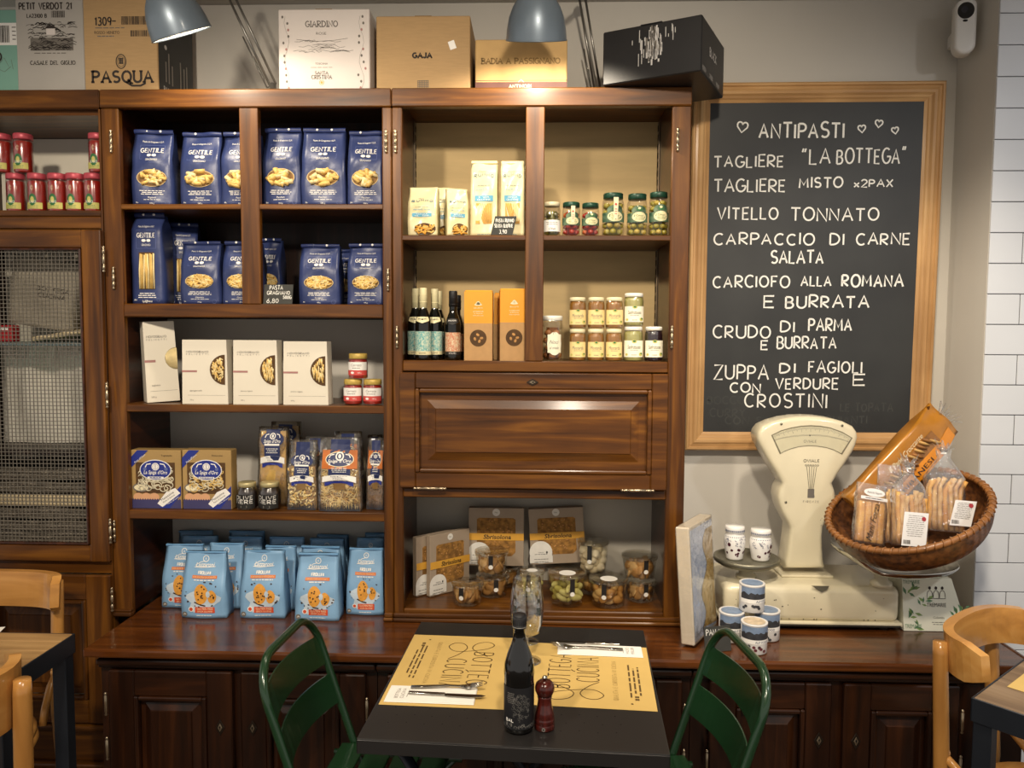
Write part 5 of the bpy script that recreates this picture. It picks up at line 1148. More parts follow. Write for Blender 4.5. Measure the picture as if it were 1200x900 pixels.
def d_pasq(g, w, h, d, s):
    g.write('1309', -w*.34, -w*.12, h*.66, h*.735, .004, INK, s, .0006); g.micro(-w*.08, h*.70, w*.06, 1, .01, INK, s, .0006, h*.012); barcode(g, w*.0+.004, w*.45, h*.665, h*.745, INK, s, 9); barcode(g, w*.14, w*.44, h*.55, h*.61, INK, s, 10)
    g.micro(-w*.14, h*.635, w*.42, 1, .01, GREYI, s, .0006, h*.008); g.txt('ROSSO VENETO', -w*.18, h*.59, h*.028, INK, s, .0006, width=w*.34); g.micro(-w*.2, h*.555, w*.24, 1, .01, GREYI, s, .0006, h*.01)
    g.write('PASQUA', -w*.39, w*.42, h*.11, h*.215, .0068, INK, s, .0006, serif=True); g.line([(w*.06, h*.11), (w*.14, h*.075), (w*.26, h*.075), (w*.33, h*.10)], .0055, INK, s, .0006)
    g.line(arc(0, h*.31, w*.066, h*.068, 0, 360, 22), .0028, INK, s, .0006); g.line(arc(0, h*.31, w*.048, h*.05, 0, 360, 18), .0012, INK, s, .0006)
    for i in range(9): g.disc(-w*.02+.02*w*(i % 3), h*(.335-.02*(i//3)), w*.011, h*.011, INK, s, .0006, 8, 1)
    g.txt('A FAMILY PASSION', 0, h*.025, h*.028, INK, s, .0006, width=w*.5)
    # dark printed side
    sd = lambda u, v, e=0.0: Vector((w/2+.0004+e, u, v))
    g.rect(-d*.48, d*.48, h*.004, h*.985, BLKCARD, sd, .0002)
    g.txt('PASQUA', -d*.2, h*.08, h*.06, WHITE, sd, .0008, width=d*.34); g.disc(-d*.3, h*.50, d*.035, d*.03, WHITE, sd, .0008, 10, 1)
    for k, (u, l) in enumerate(((-.3, .2), (-.22, .3), (-.13, .2), (.1, .3), (.2, .26), (.28, .3))): g.rect(d*(u-.016), d*(u+.016), h*.16, h*(.16+l), GREYC, sd, .0008)
carton(98.5, 183, -12, 2.258, .235, BROWNC, 'brown wine carton reading PASQUA with a black printed side, under the left lamp', d_pasq, px_y=at(140, -12, 2.258)[1])
def d_giar(g, w, h, d, s):
    for i in range(1): pass
    g.write('GIARDINO', -w*.20, w*.15, h*.79, h*.855, .0026, GREYI, s, .0006, serif=True); g.txt('ROSE', -w*.03, h*.71, h*.03, GREYI, s, .0006, width=w*.11)
    r = random.Random(8)
    for i in range(26): x = -w*.28+w*.52*r.random(); z = h*(.48+.14*r.random()); l = r.uniform(.01, .03); g.line([(x-l, z), (x-l*.3, z+r.uniform(-.002, .006)), (x+l*.4, z+r.uniform(-.003, .004)), (x+l, z)], .0009, GREYI, s, .0006)
    g.line([(-w*.3, h*.64), (-w*.1, h*.615), (w*.1, h*.625), (w*.26, h*.65)], .001, GREYI, s, .0006)
    g.txt('TOSCANA', -w*.03, h*.35, h*.022, GREYI, s, .0006, width=w*.14); g.micro(-w*.03, h*.305, w*.3, 1, .01, GREYI, s, .0006, h*.005)
    g.write('SANTA', -w*.10, w*.04, h*.225, h*.258, .0016, GREYI, s, .0006, serif=True); g.write('CRISTINA', -w*.14, w*.08, h*.17, h*.212, .002, GREYI, s, .0006, serif=True); g.line(arc(-w*.03, h*.125, w*.025, h*.027, 0, 360, 14), .0014, GOLDP, s, .0006); g.disc(-w*.03, h*.125, w*.015, h*.017, GOLDP, s, .0006, 10, 1)
    for sx in (-1, 1):
        for i in range(12): z = h*(.06+.077*i); g.disc(sx*w*.41+r.uniform(-.012, .012), z, .0032, .0042, GREYI if i % 3 else ROSE, s, .0006, 7, 1); 
        g.line([(sx*w*.41+.007*math.sin(i*1.1), h*(.05+.079*i)) for i in range(12)], .0006, GREYI, s, .0005)
carton(326.5, 433, 10.5, 2.262, .22, WHC, 'white wine carton reading GIARDINO beside the left lamp arm', d_giar, px_y=at(380, 10.5, 2.262)[1])
def d_gaja(g, w, h, d, s):
    g.write('GAJA', -w*.11, w*.09, h*.455, h*.515, .0048, INK, s, .0006, serif=True); g.rect(w*.28, w*.345, h*.56, h*.665, WHITE, lambda u, v, e=0: s(u+(v-h*.6)*-.35, v+(u-w*.3)*.35, e), .0006)
    for i in range(6): g.rect(-w*.06, w*.06, h*(.05+.02*i), h*(.057+.02*i), GREYI, s, .0006)
    for i in range(7): g.rect(-w*.06+w*.018*i, -w*.055+w*.018*i, h*.05, h*.16, GREYI, s, .0006)
carton(441, 551, 18.5, 2.262, .22, BROWNC, 'plain brown wine carton reading GAJA', d_gaja, px_y=at(500, 18.5, 2.262)[1])
def d_badia(g, w, h, d, s):
    g.write('BADIA A PASSIGNANO', -w*.43, w*.42, h*.54, h*.64, .0036, M('bronze_ink', '#8a6a35', .6), s, .0006, serif=True, gap=.2)
    MAR = M('maroon_print', '#5c3328', 0.6); g.rect(-w*.5, w*.5, h*.04, h*.19, MAR, s, .0005); g.rect(-w*.5, w*.5, h*.215, h*.225, MAR, s, .0005); g.write('ANTINORI', -w*.13, w*.11, h*.08, h*.14, .002, CREAM, s, .0008, serif=True)
    g.line([(-w*.03, h*.19), (0, h*.235), (w*.03, h*.19)], .002, CREAM, s, .0008)
carton(557, 665, 46, 2.262, .22, M('light_cardboard', '#c09c64', .72, amt=.08, scale=30), 'low brown wine carton reading BADIA A PASSIGNANO behind the right lamp', d_badia, px_y=at(610, 46, 2.262)[1])
def d_black(g, w, h, d, s):
    r = random.Random(3); SIL = M('silver_ink', '#c9c6c2', .5)
    # abstract face of upright dashes
    for i in range(60):
        a = r.uniform(0, 6.28); q = math.sqrt(r.random()); x = w*.02+w*.085*q*math.cos(a); z = h*.52+h*.30*q*math.sin(a); g.rect(x, x+.0045, z, z+r.uniform(.006, .03), SIL if i % 3 else GREYI, s, .0006)
    for i in range(20): x = w*(.02+r.uniform(-.22, .24)); z = h*r.uniform(.25, .8); g.rect(x, x+.002, z, z+r.uniform(.008, .035), SIL, s, .0006)
    g.rect(-w*.10, -w*.085, h*.47, h*.72, SIL, s, .0007)
    sd = lambda u, v, e=0.0: Vector((w/2+.0004+e, u, v)); g.write('BLACK', -d*.18, d*.12, h*.45, h*.60, .0036, SIL, sd, .0006)
    for u in (-.4, -.1, .2): g.micro(d*u, h*.12, d*.16, 3, h*.03, SIL, sd, .0006, h*.012)
# the black carton lies askew and reaches over the end of the shelves
x0, z0 = at(702, 99, 2.215); x1, _ = at(813, 99, 2.215)
t = thing('wine_carton', 'black wine carton with silver dashes lying askew at the right end of the shelf top', 'box', (.18+.277*.5*.901+.265*.5*.433, 2.21-.277*.5*.433+.265*.5*.901, ZTOP), rad(0, 0, -25.6), 'cartons on top of the shelves')
w, h, d = .277, at(704, 38, 2.21)[1]-ZTOP, .265; g = G(); g.box(-w/2, w/2, -d/2, d/2, 0, h, BLKCARD, .003); d_black(g, w, h, d, flat(-d/2)); g.obj('carton', t)
g = G(); g.box(-w/2+.001, w/2-.001, -.002, .002, h-.0005, h+.0006, M('dark_seam', '#0b0b0b', .8)); g.box(-.03, .03, -d/2-.0006, -d/2+.04, h-.0008, h+.0012, BLKCARD); g.obj('lid_flap', t)

# ================================================================ desk lamps clamped on the shelf top
SHADE = M('grey_blue_enamel', '#6f7c88', 0.38, 0.35, amt=.15, scale=9, coat=.25); SHIN = M('white_enamel_inside', '#e9e4d8', .5); STEEL = M('lamp_steel', '#8f8c86', 0.3, 0.85, amt=.2); BULB = None
def bulb_mat():
    m = bpy.data.materials.new('lit_bulb'); m.use_nodes = True; b = m.node_tree.nodes['Principled BSDF']
    b.inputs['Emission Color'].default_value = (1, .86, .66, 1); b.inputs['Emission Strength'].default_value = 6; b.inputs['Base Color'].default_value = (1, .95, .85, 1)
    n = m.node_tree.nodes.new('ShaderNodeTexNoise'); n.inputs['Scale'].default_value = 3; return m
BULB = bulb_mat()
def desk_lamp(label, base, elbow, head, axis, watt, R=.078, H=.125):
    """clamp base, two parallel arms with springs, bell shade"""
    t = thing('desk_lamp', label, 'lamp', base, group='adjustable lamps on the shelf top'); B = Vector(base); E_ = Vector(elbow)-B; Hd = Vector(head)-B; ax = Vector(axis).normalized()
    g = G(); g.box(-.022, .022, -.03, .03, .0004, .012, STEEL, .003); g.lathe([(0, .01), (.016, .01), (.016, .03), (.009, .034), (.009, .05), (0, .052)], STEEL, 16); g.obj('clamp', t)
    side = (E_ - Vector((0, 0, .04))).cross(Vector((0, 1, 0))).normalized() if abs(E_.normalized().y) < .95 else Vector((1, 0, 0))
    P0 = Vector((0, 0, .045))
    g = G()
    for s in (-.009, .009): g.tube([P0+side*s, E_+side*s], .0036, STEEL, 8)
    g.ball(tuple(E_), .016, STEEL, (1, 1, 1), 2); g.tube([P0+side*.02+Vector((0, 0, .0)), P0+side*.02+(E_-P0)*.5], .0022, STEEL, 6); g.tube([P0+side*.0, P0+side*.02], .0022, STEEL, 6)
    g.obj('lower_arm', t)
    g = G(); coil = [P0+(E_-P0)*(.08+.22*i/160)+side*(.026*0+.018+.0032*math.cos(i*.9))+side.cross((E_-P0).normalized())*.0032*math.sin(i*.9) for i in range(161)]; g.tube(coil, .0009, STEEL, 5); g.obj('spring', t)
    g = G(); top = Hd-ax*(H+.03)
    for s in (-.009, .009): g.tube([E_+side*s, top+side*s], .0036, STEEL, 8)
    g.ball(tuple(top), .013, STEEL, (1, 1, 1), 2); g.obj('upper_arm', t)
    # shade: bell around the axis; its mouth centre is at Hd
    q = ax.to_track_quat('-Z', 'Y').to_matrix().to_4x4(); g = G(Matrix.Translation(Hd) @ q)
    out = [(R, 0), (R*.995, .004), (R*.97, H*.2), (R*.90, H*.42), (R*.77, H*.62), (R*.58, H*.80), (R*.40, H*.92), (R*.30, H), (R*.30, H+.025), (R*.2, H+.032), (0, H+.032)]
    g.lathe(out, SHADE, 36, cap=False); g.lathe([(a*.965, b+.001) for a, b in out[:7]]+[(0, H*.9)], SHIN, 36, cap=False); g.tube([(R*.985*math.cos(i*PI/24), R*.985*math.sin(i*PI/24), 0) for i in range(48)], .0022, SHADE, 6, closed=True)
    sh = g.obj('lamp_shade', t)
    g = G(Matrix.Translation(Hd) @ q); g.ball((0, 0, H*.50), .024, BULB, (1, 1, 1.15), 2); g.lathe([(.014, H*.62), (.014, H*.9), (0, H*.9)], STEEL, 14); g.obj('bulb', t)
    d = bpy.data.lights.new('lamp_glow', 'SPOT'); d.energy = watt; d.color = (1, .87, .68); d.spot_size = math.radians(150); d.spot_blend = .4; d.shadow_soft_size = .03
    o = bpy.data.objects.new('lamp_glow', d); COL.objects.link(o); o.parent = t; o.location = Hd+ax*(-H*.22); o.rotation_euler = ax.to_track_quat('-Z', 'Y').to_euler()
    return t
def p3(px, py, Y): x, z = at(px, py, Y); return (x, Y, z)
hx = p3(213, 40, 2.02)
b1 = at(320, 103, 2.33)[0]; desk_lamp('blue grey desk lamp at the left, its bell shade tilted to the right', (b1, 2.33, ZTOP), (b1-.115, 2.26, 2.535), hx, (.28, .44, -1), 8)
hx = p3(628.5, 47, 2.03); b2 = at(706, 103, 2.33)[0]
desk_lamp('blue grey desk lamp at the right, its bell shade hanging straight down', (b2, 2.470, ZTOP), (b2-.06, 2.40, 2.545), hx, (.0, .42, -1), 12)

# ================================================================ chalkboard
OAK = wood('oak_frame_level', '#9d764a', '#bf9460', '#d4ae79', 0, rough=.5, coat=.1); OAKV = wood('oak_frame_upright', '#9d764a', '#bf9460', '#d4ae79', 2, rough=.5, coat=.1)
BOARD = M('chalkboard_black', '#232424', 0.55, amt=.25, scale=5, hex2='#2c2d2c'); SMEAR = M('rubbed_chalk', '#3f403e', 0.9)
YB0 = 2.475
c0 = at(803.5, 528, YB0); c1 = at(1088.8, 529, YB0); wid = c1[0]-c0[0]
best = min((abs((at(1110.5, 94, y)[0]-at(812.5, 97, y)[0])-wid), y) for y in [2.30+.002*i for i in range(90)]); YT = best[1]
t0 = at(812.5, 97, YT); B0 = Vector((c0[0], YB0, c0[1])); T0 = Vector((t0[0], YT, t0[1])); B1 = Vector((c1[0], YB0, c1[1]))
vv = (T0-B0).normalized(); uu = (B1-B0); uu = (uu-vv*uu.dot(vv)).normalized(); nn = uu.cross(vv)   # nn points to +... away from viewer or towards
hb = (T0-B0).length; mid = (B0+B1)/2
yy_ = -nn if nn.y < 0 else nn          # local +y goes into the wall
Rm = Matrix(((uu.x, yy_.x, vv.x), (uu.y, yy_.y, vv.y), (uu.z, yy_.z, vv.z)))
cb = thing('chalkboard', 'large framed chalkboard menu headed ANTIPASTI hanging on the wall', 'chalkboard', mid, Rm.to_euler())
def px2uv(px, py, depth=0.018):
    d = ray(px, py); o = Vector((0, 0, CAM_Z)); p0 = mid+yy_*depth; t = (p0-o).dot(yy_)/d.dot(yy_); q = o+d*t-mid
    return q.dot(uu), q.dot(vv)
W2 = wid/2; fw = .058
prof = [(0, .028), (0, .004), (.004, 0), (.010, 0), (.013, .005), (.020, .004), (.026, .001), (.034, .002), (.040, .008), (.046, .010), (.050, .014), (fw, .018), (fw, .028)]
g = G()
cs = [(-W2, 0), (W2, 0), (W2, hb), (-W2, hb)]; ins = [(1, 1), (-1, 1), (-1, -1), (1, -1)]
for k in range(4):
    k2 = (k+1) % 4; vs = []
    for a, y in prof:
        vs.append((cs[k][0]+ins[k][0]*a, y, cs[k][1]+ins[k][1]*a)); vs.append((cs[k2][0]+ins[k2][0]*a, y, cs[k2][1]+ins[k2][1]*a))
    n = len(prof); g.add(vs, [(2*i, 2*i+1, 2*((i+1) % n)+1, 2*((i+1) % n)) for i in range(n)], OAK if k % 2 == 0 else OAKV)
g.obj('frame', cb)
g = G(); g.box(-W2+fw-.006, W2-fw+.006, .0185, .026, fw-.006, hb-fw+.006, BOARD)
sf = lambda u, v, e=0.0: Vector((u, .0185-e, v))
RND.seed(21)
LINES = [('ANTIPASTI', 890, 989, 141, 163, 1.2), ('TAGLIERE', 837, 918, 180, 197, 1), ('“LA', 940, 973, 171, 194, 1), ('BOTTEGA”', 981, 1061, 171, 193, 1), ('TAGLIERE', 837, 920, 208, 226, 1), ('MISTO', 937, 987, 206, 221, 1), ('x2PAX', 1001, 1046, 209, 220, .8),
 ('VITELLO', 841, 912, 240, 258, 1), ('TONNATO', 927, 1030, 241, 260, 1), ('CARPACCIO', 837, 954, 271, 288, 1), ('DI', 973, 989, 271, 288, 1), ('CARNE', 1004, 1066, 271, 288, 1), ('SALATA', 904, 965, 292, 310, 1.1),
 ('CARCIOFO', 836, 925, 321, 338, 1), ('ALLA', 939, 974, 321, 336, 1), ('ROMANA', 987, 1058, 319, 337, 1.2), ('E', 895.5, 906.5, 345, 362, 1.1), ('BURRATA', 921, 1018, 344, 362, 1.1),
 ('CRUDO', 836, 903, 379, 397, 1), ('DI', 915, 931, 374, 390, 1), ('PARMA', 948, 998, 371, 389, 1.1), ('E', 892, 900, 397, 411, 1), ('BURRATA', 911, 980, 393, 410, 1),
 ('ZUPPA', 837, 900, 425, 446, 1), ('DI', 914, 932, 423, 438, 1.1), ('FAGIOLI', 948, 1010, 421, 438, 1), ('CON', 856, 891, 447, 461, 1), ('VERDURE', 909, 982, 441, 457, 1), ('E', 1000, 1013, 437, 453, 1), ('CROSTINI', 873, 969, 458, 479, 1)]
def chalkwrite(s, x0, x1, y0, y1, th, mat, e, jit=.07):
    a = px2uv(x0, (y0+y1)/2); b = px2uv(x1, (y0+y1)/2); m = (x0+x1)/2; lo = px2uv(m, y1)[1]; hi = px2uv(m, y0)[1]; lo, hi = lo+(hi-lo)*.08, hi-(hi-lo)*.16
    g.write(s, a[0], b[0], lo, hi, .0052*th, mat, sf, e, jit=jit)
for l in LINES: chalkwrite(l[0], l[1], l[2], l[3], l[4], l[5], CHALK, .0006)
for s, x0, x1, y0, y1 in (('BOCCONCINI', 829, 905, 463, 474), ('CURRY', 832, 873, 477, 489), ('LE TOPATA', 985, 1046, 471, 483), ('CON SALSA', 850, 930, 487, 498), ('CHIANTI', 968, 1016, 486, 497)): chalkwrite(s, x0, x1, y0, y1, .75, SMEAR, .0004)
for hxp, hyp, sz, rr in ((870, 149, .030, -8), (1010, 151, .021, 6), (1030, 145, .021, -6), (1049, 153, .019, 10)):
    cu, cv = px2uv(hxp, hyp); ca, sa = math.cos(math.radians(rr)), math.sin(math.radians(rr))
    pts = [(cu+sz*(x*ca-(z-.5)*sa), cv+sz*(x*sa+(z-.5)*ca)) for x, z in HEART]; g.line(pts, .0046, CHALK, sf, .0006, True)
g.obj('writing_surface', cb)

# ================================================================ shop scale
IVORY = M('ivory_enamel', '#dcd2b4', 0.28, amt=.10, scale=7, coat=.4, bump=.02); CHIP = M('chipped_black', '#2b251d', .7); DULL = M('dull_pewter', '#8a8674', 0.42, 0.7, amt=.3, scale=12); CHROME = M('tray_chrome', '#b8b8b4', 0.12, 1.0, amt=.1)
sc = thing('shop_scale', 'old ivory enamel shop scale with a fan shaped dial head', 'scale', (.80, 2.30, ZC)); SO = Vector((.80, 2.30, ZC))
def S3(px, py, Y): x, z = at(px, py, Y); return (x-SO.x, z-SO.z)
bx0 = at(849, 700, 2.2)[0]-SO.x; bx1 = at(1056, 700, 2.2)[0]-SO.x
g = G(); g.box(bx0, bx1, -.10, .14, .022, .128, IVORY, .022, 4, True); g.box(bx0-.006, bx1+.006, -.106, .146, .014, .026, IVORY, .004, 2)
g.rect(bx0, bx1, .0135, .019, CHIP, flat(-.1065), .0, 1, 1)
r = random.Random(2)
for i in range(26): u = r.uniform(bx0+.03, bx1-.03); v = r.choice((r.uniform(.03, .1), .032)); g.disc(u, v, r.uniform(.0008, .0026), r.uniform(.0008, .002), CHIP, flat(-.1001), .0006, 8, 1, wob=.2)
g.obj('base', sc)
for fx in (bx0+.04, bx1-.04):
    for fy in (-.08, .115):
        g = G(); g.lathe([(.014, .0005), (.014, .012), (.010, .0145), (0, .0145)], CHIP, 14, (fx, fy, 0)); g.obj('foot', sc)
# head: outline traced at its front face, with real thickness
def hp(cx, cy): return S3(880+cx/4.286, 480+cy/4.286, 2.29)
ol = [(34, 140), (40, 112), (62, 84), (110, 62), (170, 46), (230, 37), (290, 35), (350, 38), (410, 46), (465, 60), (515, 84), (536, 112), (541, 140), (532, 178), (515, 215), (480, 270), (440, 328), (412, 372), (424, 405), (430, 440), (428, 475), (416, 515), (392, 555), (368, 590), (362, 640), (364, 700), (368, 760), (376, 800),
      (172, 800), (180, 760), (188, 700), (196, 640), (200, 592), (182, 560), (160, 520), (146, 480), (139, 440), (146, 400), (162, 368), (130, 322), (92, 262), (60, 205), (42, 172)]
pts = [hp(*p) for p in ol]
g = G(); g.prism(pts[::-1], -.01, .080, IVORY, .014, 4, True); 
s_ = flat(-.0102)
def hpu(cx, cy): return hp(cx, cy)
cxm = hp(305, 262)
g.write('OVIALE', hp(265, 260)[0], hp(343, 260)[0], hp(300, 264)[1], hp(300, 250)[1], .0013, BLACKP, s_, .0005)
for i in range(6): g.line(arc(hp(276+i*12, 277)[0], hp(0, 277)[1], .0022, .0022, 0, 360, 10), .0011, BLACKP, s_, .0005)
for i in range(5):
    a = hp(280+i*12.5, 285); b = hp(292+i*5, 400); g.line([a, b], .0012, BLACKP, s_, .0005); c = hp(286+i*8, 440); g.line([b, c], .0018, GREYI, s_, .0005)
g.rect(hp(285, 400)[0], hp(318, 400)[0], hp(0, 440)[1], hp(0, 395)[1], GREYI, s_, .0004)
g.write('FIRENZE', hp(262, 462)[0], hp(340, 462)[0], hp(300, 467)[1], hp(300, 457)[1], .0009, GREYI, s_, .0005, gap=.6)
for i in range(22):
    q = r.choice(((405, 372), (428, 470), (365, 575), (185, 430), (175, 520), (420, 500), (160, 310))); a = hp(q[0]-8+r.uniform(-8, 4), q[1]+r.uniform(-30, 30)); g.disc(a[0], a[1], r.uniform(.0007, .002), r.uniform(.0007, .0018), CHIP, s_, .0008, 8, 1, wob=.2) if 200 < q[0] < 400 else None
g.obj('dial_head', sc)
# dial window: arc sector
DIAL = M('dial_paper', '#d8d0ae', .6, amt=.06); DFR = M('dial_frame', '#8f8870', .4, .5)
g = G()
top_ = [(102, 128), (150, 104), (200, 90), (250, 81), (300, 78), (350, 81), (400, 90), (460, 112), (510, 142)]; bot = [(458, 226), (420, 205), (380, 192), (330, 184), (290, 182), (240, 187), (200, 198), (165, 212), (145, 224)]
P = [hp(*p) for p in top_+bot]; g.poly(P, DFR, s_, .0006); cxp = sum(p[0] for p in P)/len(P); czp = sum(p[1] for p in P)/len(P)
P2 = [(cxp+(x-cxp)*.965, czp+(z-czp)*.91) for x, z in P]; g.poly(P2, DIAL, s_, .001)
n = 80
for i in range(n+1):
    k = i/n*8; j = min(7, int(k)); f = k-j; a = (top_[j][0]*(1-f)+top_[j+1][0]*f, top_[j][1]*(1-f)+top_[j+1][1]*f); a = hp(*a); a = (cxp+(a[0]-cxp)*.955, czp+(a[1]-czp)*.89)
    l = .22 if i % 10 == 0 else .16 if i % 5 == 0 else .1; b = (a[0]+(cxp-a[0])*l*.4, a[1]+(czp-.03-a[1])*l); g.line([a, b], .0006, GREYI, s_, .0014)
for sc_ in (.30, .36): g.line([(cxp+(hp(*p)[0]-cxp)*.93, czp-.01+(hp(*p)[1]-czp)*(.88-sc_)) for p in top_], .0005, GREYI, s_, .0014)
g.disc(hp(295, 130)[0], hp(295, 130)[1], .0018, .0022, BLACKP, s_, .0014, 10, 1); g.write('OVIALE', hp(265, 155)[0], hp(328, 155)[0], hp(0, 162)[1], hp(0, 150)[1], .0009, GREYI, s_, .0014)
g.obj('dial', sc)
g = G(); g.poly(P2, clear('dial_glass', '#ffffff', .10, .04), s_, .003); g.obj('dial_glass', sc)
for q in ((152, 72), (458, 80), (175, 465)):
    g = G(); a = hp(*q); g.ball((a[0], -.011, a[1]), .0038, DULL, (1, .5, 1), 2); g.rect(a[0]-.003, a[0]+.003, a[1]-.0005, a[1]+.0005, CHIP, flat(-.0128), .0003); g.obj('screw', sc)
g = G(); a = hp(150, 790)[0]; b = hp(410, 820)[0]; g.box(a, b, -.020, .088, .128, .136, IVORY, .003, 2); g.obj('column_flange', sc); g = G(); g.prism([(hp(275, 0)[0], .131), (hp(360, 0)[0], .131), (hp(350, 0)[0], .121), (hp(325, 0)[0], .113), (hp(300, 0)[0], .122)], -.1035, -.0995, DULL); g.obj('lock_plate', sc)
# left weighing plate
pc = at(874.5, 653, 2.28); px_, pz_ = pc[0]-SO.x, pc[1]-SO.z
g = G(); g.lathe([(0, -.026), (.05, -.026), (.078, -.020), (.094, -.010), (.097, -.002), (.095, .003), (.088, .004), (.084, -.001), (0, -.002)], DULL, 40, (px_, -.02, pz_)); g.obj('weighing_plate', sc)
g = G(); g.lathe([(.03, .129), (.03, .138), (.022, .142), (.022, pz_-.026), (0, pz_-.026)], IVORY, 22, (px_, -.02, 0)); g.obj('plate_stem', sc)
# right chrome tray under the basket
tcx = at(1052, 668, 2.19)[0]-SO.x; tz = at(1060, 676, 2.10)[1]-SO.z; tr_y = -.162
g = G(); vs = []; fs = []; N = 48; rings = ((0, 0), (.80, 0), (.93, .004), (1.0, .014), (1.01, .014), (1.012, .010), (.94, -.003), (.8, -.006), (0, -.006))
for q, dz in rings:
    for i in range(N):
        a = 2*PI*i/N; rx = .172; ry = .135; x = rx*q*math.cos(a); y = ry*q*math.sin(a); lift = .040*smooth(.45, 1.0, -x/rx); vs.append((tcx+x, tr_y+.08+y, tz+dz+lift))
for j in range(len(rings)-1):
    for i in range(N): fs.append((j*N+i, j*N+(i+1) % N, (j+1)*N+(i+1) % N, (j+1)*N+i))
g.add(vs, fs, CHROME, True); g.obj('goods_tray', sc)
g = G(); g.lathe([(.03, .129), (.03, .14), (.018, .146), (.018, tz-.0065), (0, tz-.0065)], IVORY, 20, (min(tcx, bx1-.05), tr_y+.08, 0)); g.obj('tray_stem', sc)

# ceramic cherry jars on the plate
CERAM = M('white_ceramic', '#ece9e4', .18, amt=.03, coat=.5); PLUMP = M('plum_print', '#4a1a2a', .4); COBALT = M('cobalt_print', '#4a5578', .4)
for x0, x1, yt, yb, lab in ((848, 873, 615, 651, 'white ceramic jar with dark cherry pattern at the left on the scale plate'), (878, 904, 618.5, 655, 'white ceramic jar with dark cherry pattern at the right, nearer the scale column')):
    Yc = 2.27 if x0 < 860 else 2.262; x, _ = at((x0+x1)/2, 650, Yc); r_ = (x1-x0)/2*Yc/900; zz = ZC+pz_-.001; h = at(860, yt, Yc)[1]-zz-.002
    t = thing('ceramic_jar', lab, 'jar', (x, Yc, zz+.0006), (0, 0, 0), 'white ceramic cherry jars'); g = G(); pr = [(0, 0), (r_*.74, 0), (r_*.80, .004), (r_*.97, h*.40), (r_, h*.58), (r_*.93, h*.70), (r_*.80, h*.76), (r_*.80, h*.80)]; g.lathe(pr, CERAM, 28)
    s = lambda u, v, e=0.0, rr=r_, hh=h: (lambda R: Vector(((R+e)*math.sin(u/rr), -(R+e)*math.cos(u/rr), v)))(rr*(.80+.2*smooth(.05, .5, v/hh)-.07*smooth(.6, .72, v/hh)))
    q = random.Random(int(x0))
    for i in range(26): u = q.uniform(-1.2, 1.2)*r_; v = h*q.uniform(.40, .66); g.line([(u, v), (u+q.uniform(-.004, .004), v+.003), (u+q.uniform(.002, .006), v-.001)], .0011, COBALT, s, .0008)
    for i in range(9): g.disc(q.uniform(-1.1, 1.1)*r_, h*q.uniform(.14, .36), .0042, .004, PLUMP, s, .0008, 10, 1)
    g.disc(-r_*.75 if x0 < 860 else r_*.75, h*.48, .005, .006, PLUMP, s, .001, 10, 1)
    for i in range(14): g.rect((-1.3+.2*i)*r_, (-1.22+.2*i)*r_, h*.69, h*.715, COBALT, s, .0008)
    g.obj('body', t); g = G(); g.lathe([(r_*.82, h*.79), (r_*.90, h*.81), (r_*.90, h*.96), (r_*.84, h), (0, h)], CERAM, 28)
    for i in range(16): a = -1.4+.18*i; g.rect(a*r_*.9, (a+.1)*r_*.9, h*.85, h*.90, COBALT, cyl(r_*.9), .0008)
    g.obj('lid', t)
# printed tins
TINW = M('white_tin', '#dedbd6', .35, amt=.04, coat=.2); TINB = M('alpine_blue_print', '#7f92ad', .45, amt=.2, scale=60); TIND = M('slate_hill_print', '#3b3c40', .5, amt=.4, scale=70); BERRY = M('berry_print', '#6a2b33', .5, amt=.4, scale=80)
TINS = [(846, 874, 715, 754, 'white printed tin at the left of the pile before the scale'), (892, 912.5, 716, 752.5, 'white printed tin at the right of the pile, partly hidden behind the front one'), (872, 902, 725, 768, 'white printed tin at the front of the pile, with a creamy lid')]
def tin(loc, r_, h, lab, rot, berry=True):
    t = thing('printed_tin', lab, 'tin', loc, (0, 0, math.radians(rot)), 'white printed tins before the scale'); g = G(); g.lathe([(0, 0), (r_*.96, 0), (r_, .002), (r_, h*.93), (r_*.97, h*.94)], TINW, 28); s = cyl(r_)
    g.rect(-r_*1.5, r_*1.5, h*.68, h*.92, TINB, s, .0005, 18, 1, True); q = random.Random(int(rot*7+r_*1e5))
    hz = [h*(.56+.10*q.random()) for i in range(19)]; vs = [s(-r_*1.5+r_*3*i/18, h*.50, .0007) for i in range(19)]+[s(-r_*1.5+r_*3*i/18, hz[i]+h*.10, .0008) for i in range(19)]; g.add(vs, [(i, i+1, 20+i, 19+i) for i in range(18)], TIND)
    g.rect(-r_*1.5, r_*1.5, h*.36, h*.50, WHITE, s, .001, 18, 1, True); g.txt('ALP FOOD', r_*.3, h*.43, h*.075, COBALT, s, .0014, width=r_*1.1)
    for i in range(12): u, v = q.uniform(-1.3, 1.3)*r_, h*q.uniform(.08, .30); g.disc(u, v, .0045, .004, (BERRY if berry else TIND) if i % 3 else TIND, s, .0012, 8, 1)
    g.obj('body', t); g = G(); g.lathe([(r_*1.0, h*.925), (r_*1.02, h*.93), (r_*1.02, h*.99), (r_*.97, h), (r_*.90, h*.985), (0, h*.985)], TINW, 28)
    u3 = lambda u, v, e=0: Vector((u, v, h*.985+e)); g.disc(0, 0, r_*.84, r_*.84, TINB if not berry else M('cream_tin_top', '#d8c3a4', .5, amt=.3, scale=90), u3, .0006, 20, 2)
    g.obj('lid', t)
th_ = None
for i, (x0, x1, yt, yb, lab) in enumerate(TINS):
    x, y = onz((x0+x1)/2, yb, ZC); r_ = .0345; Yc = y+r_*.9
    h = .082; tin((x, Yc, ZC+.0008), r_, h, lab, (10, -30, 4)[i], i == 2)
    TINS[i] = (x, Yc, h)
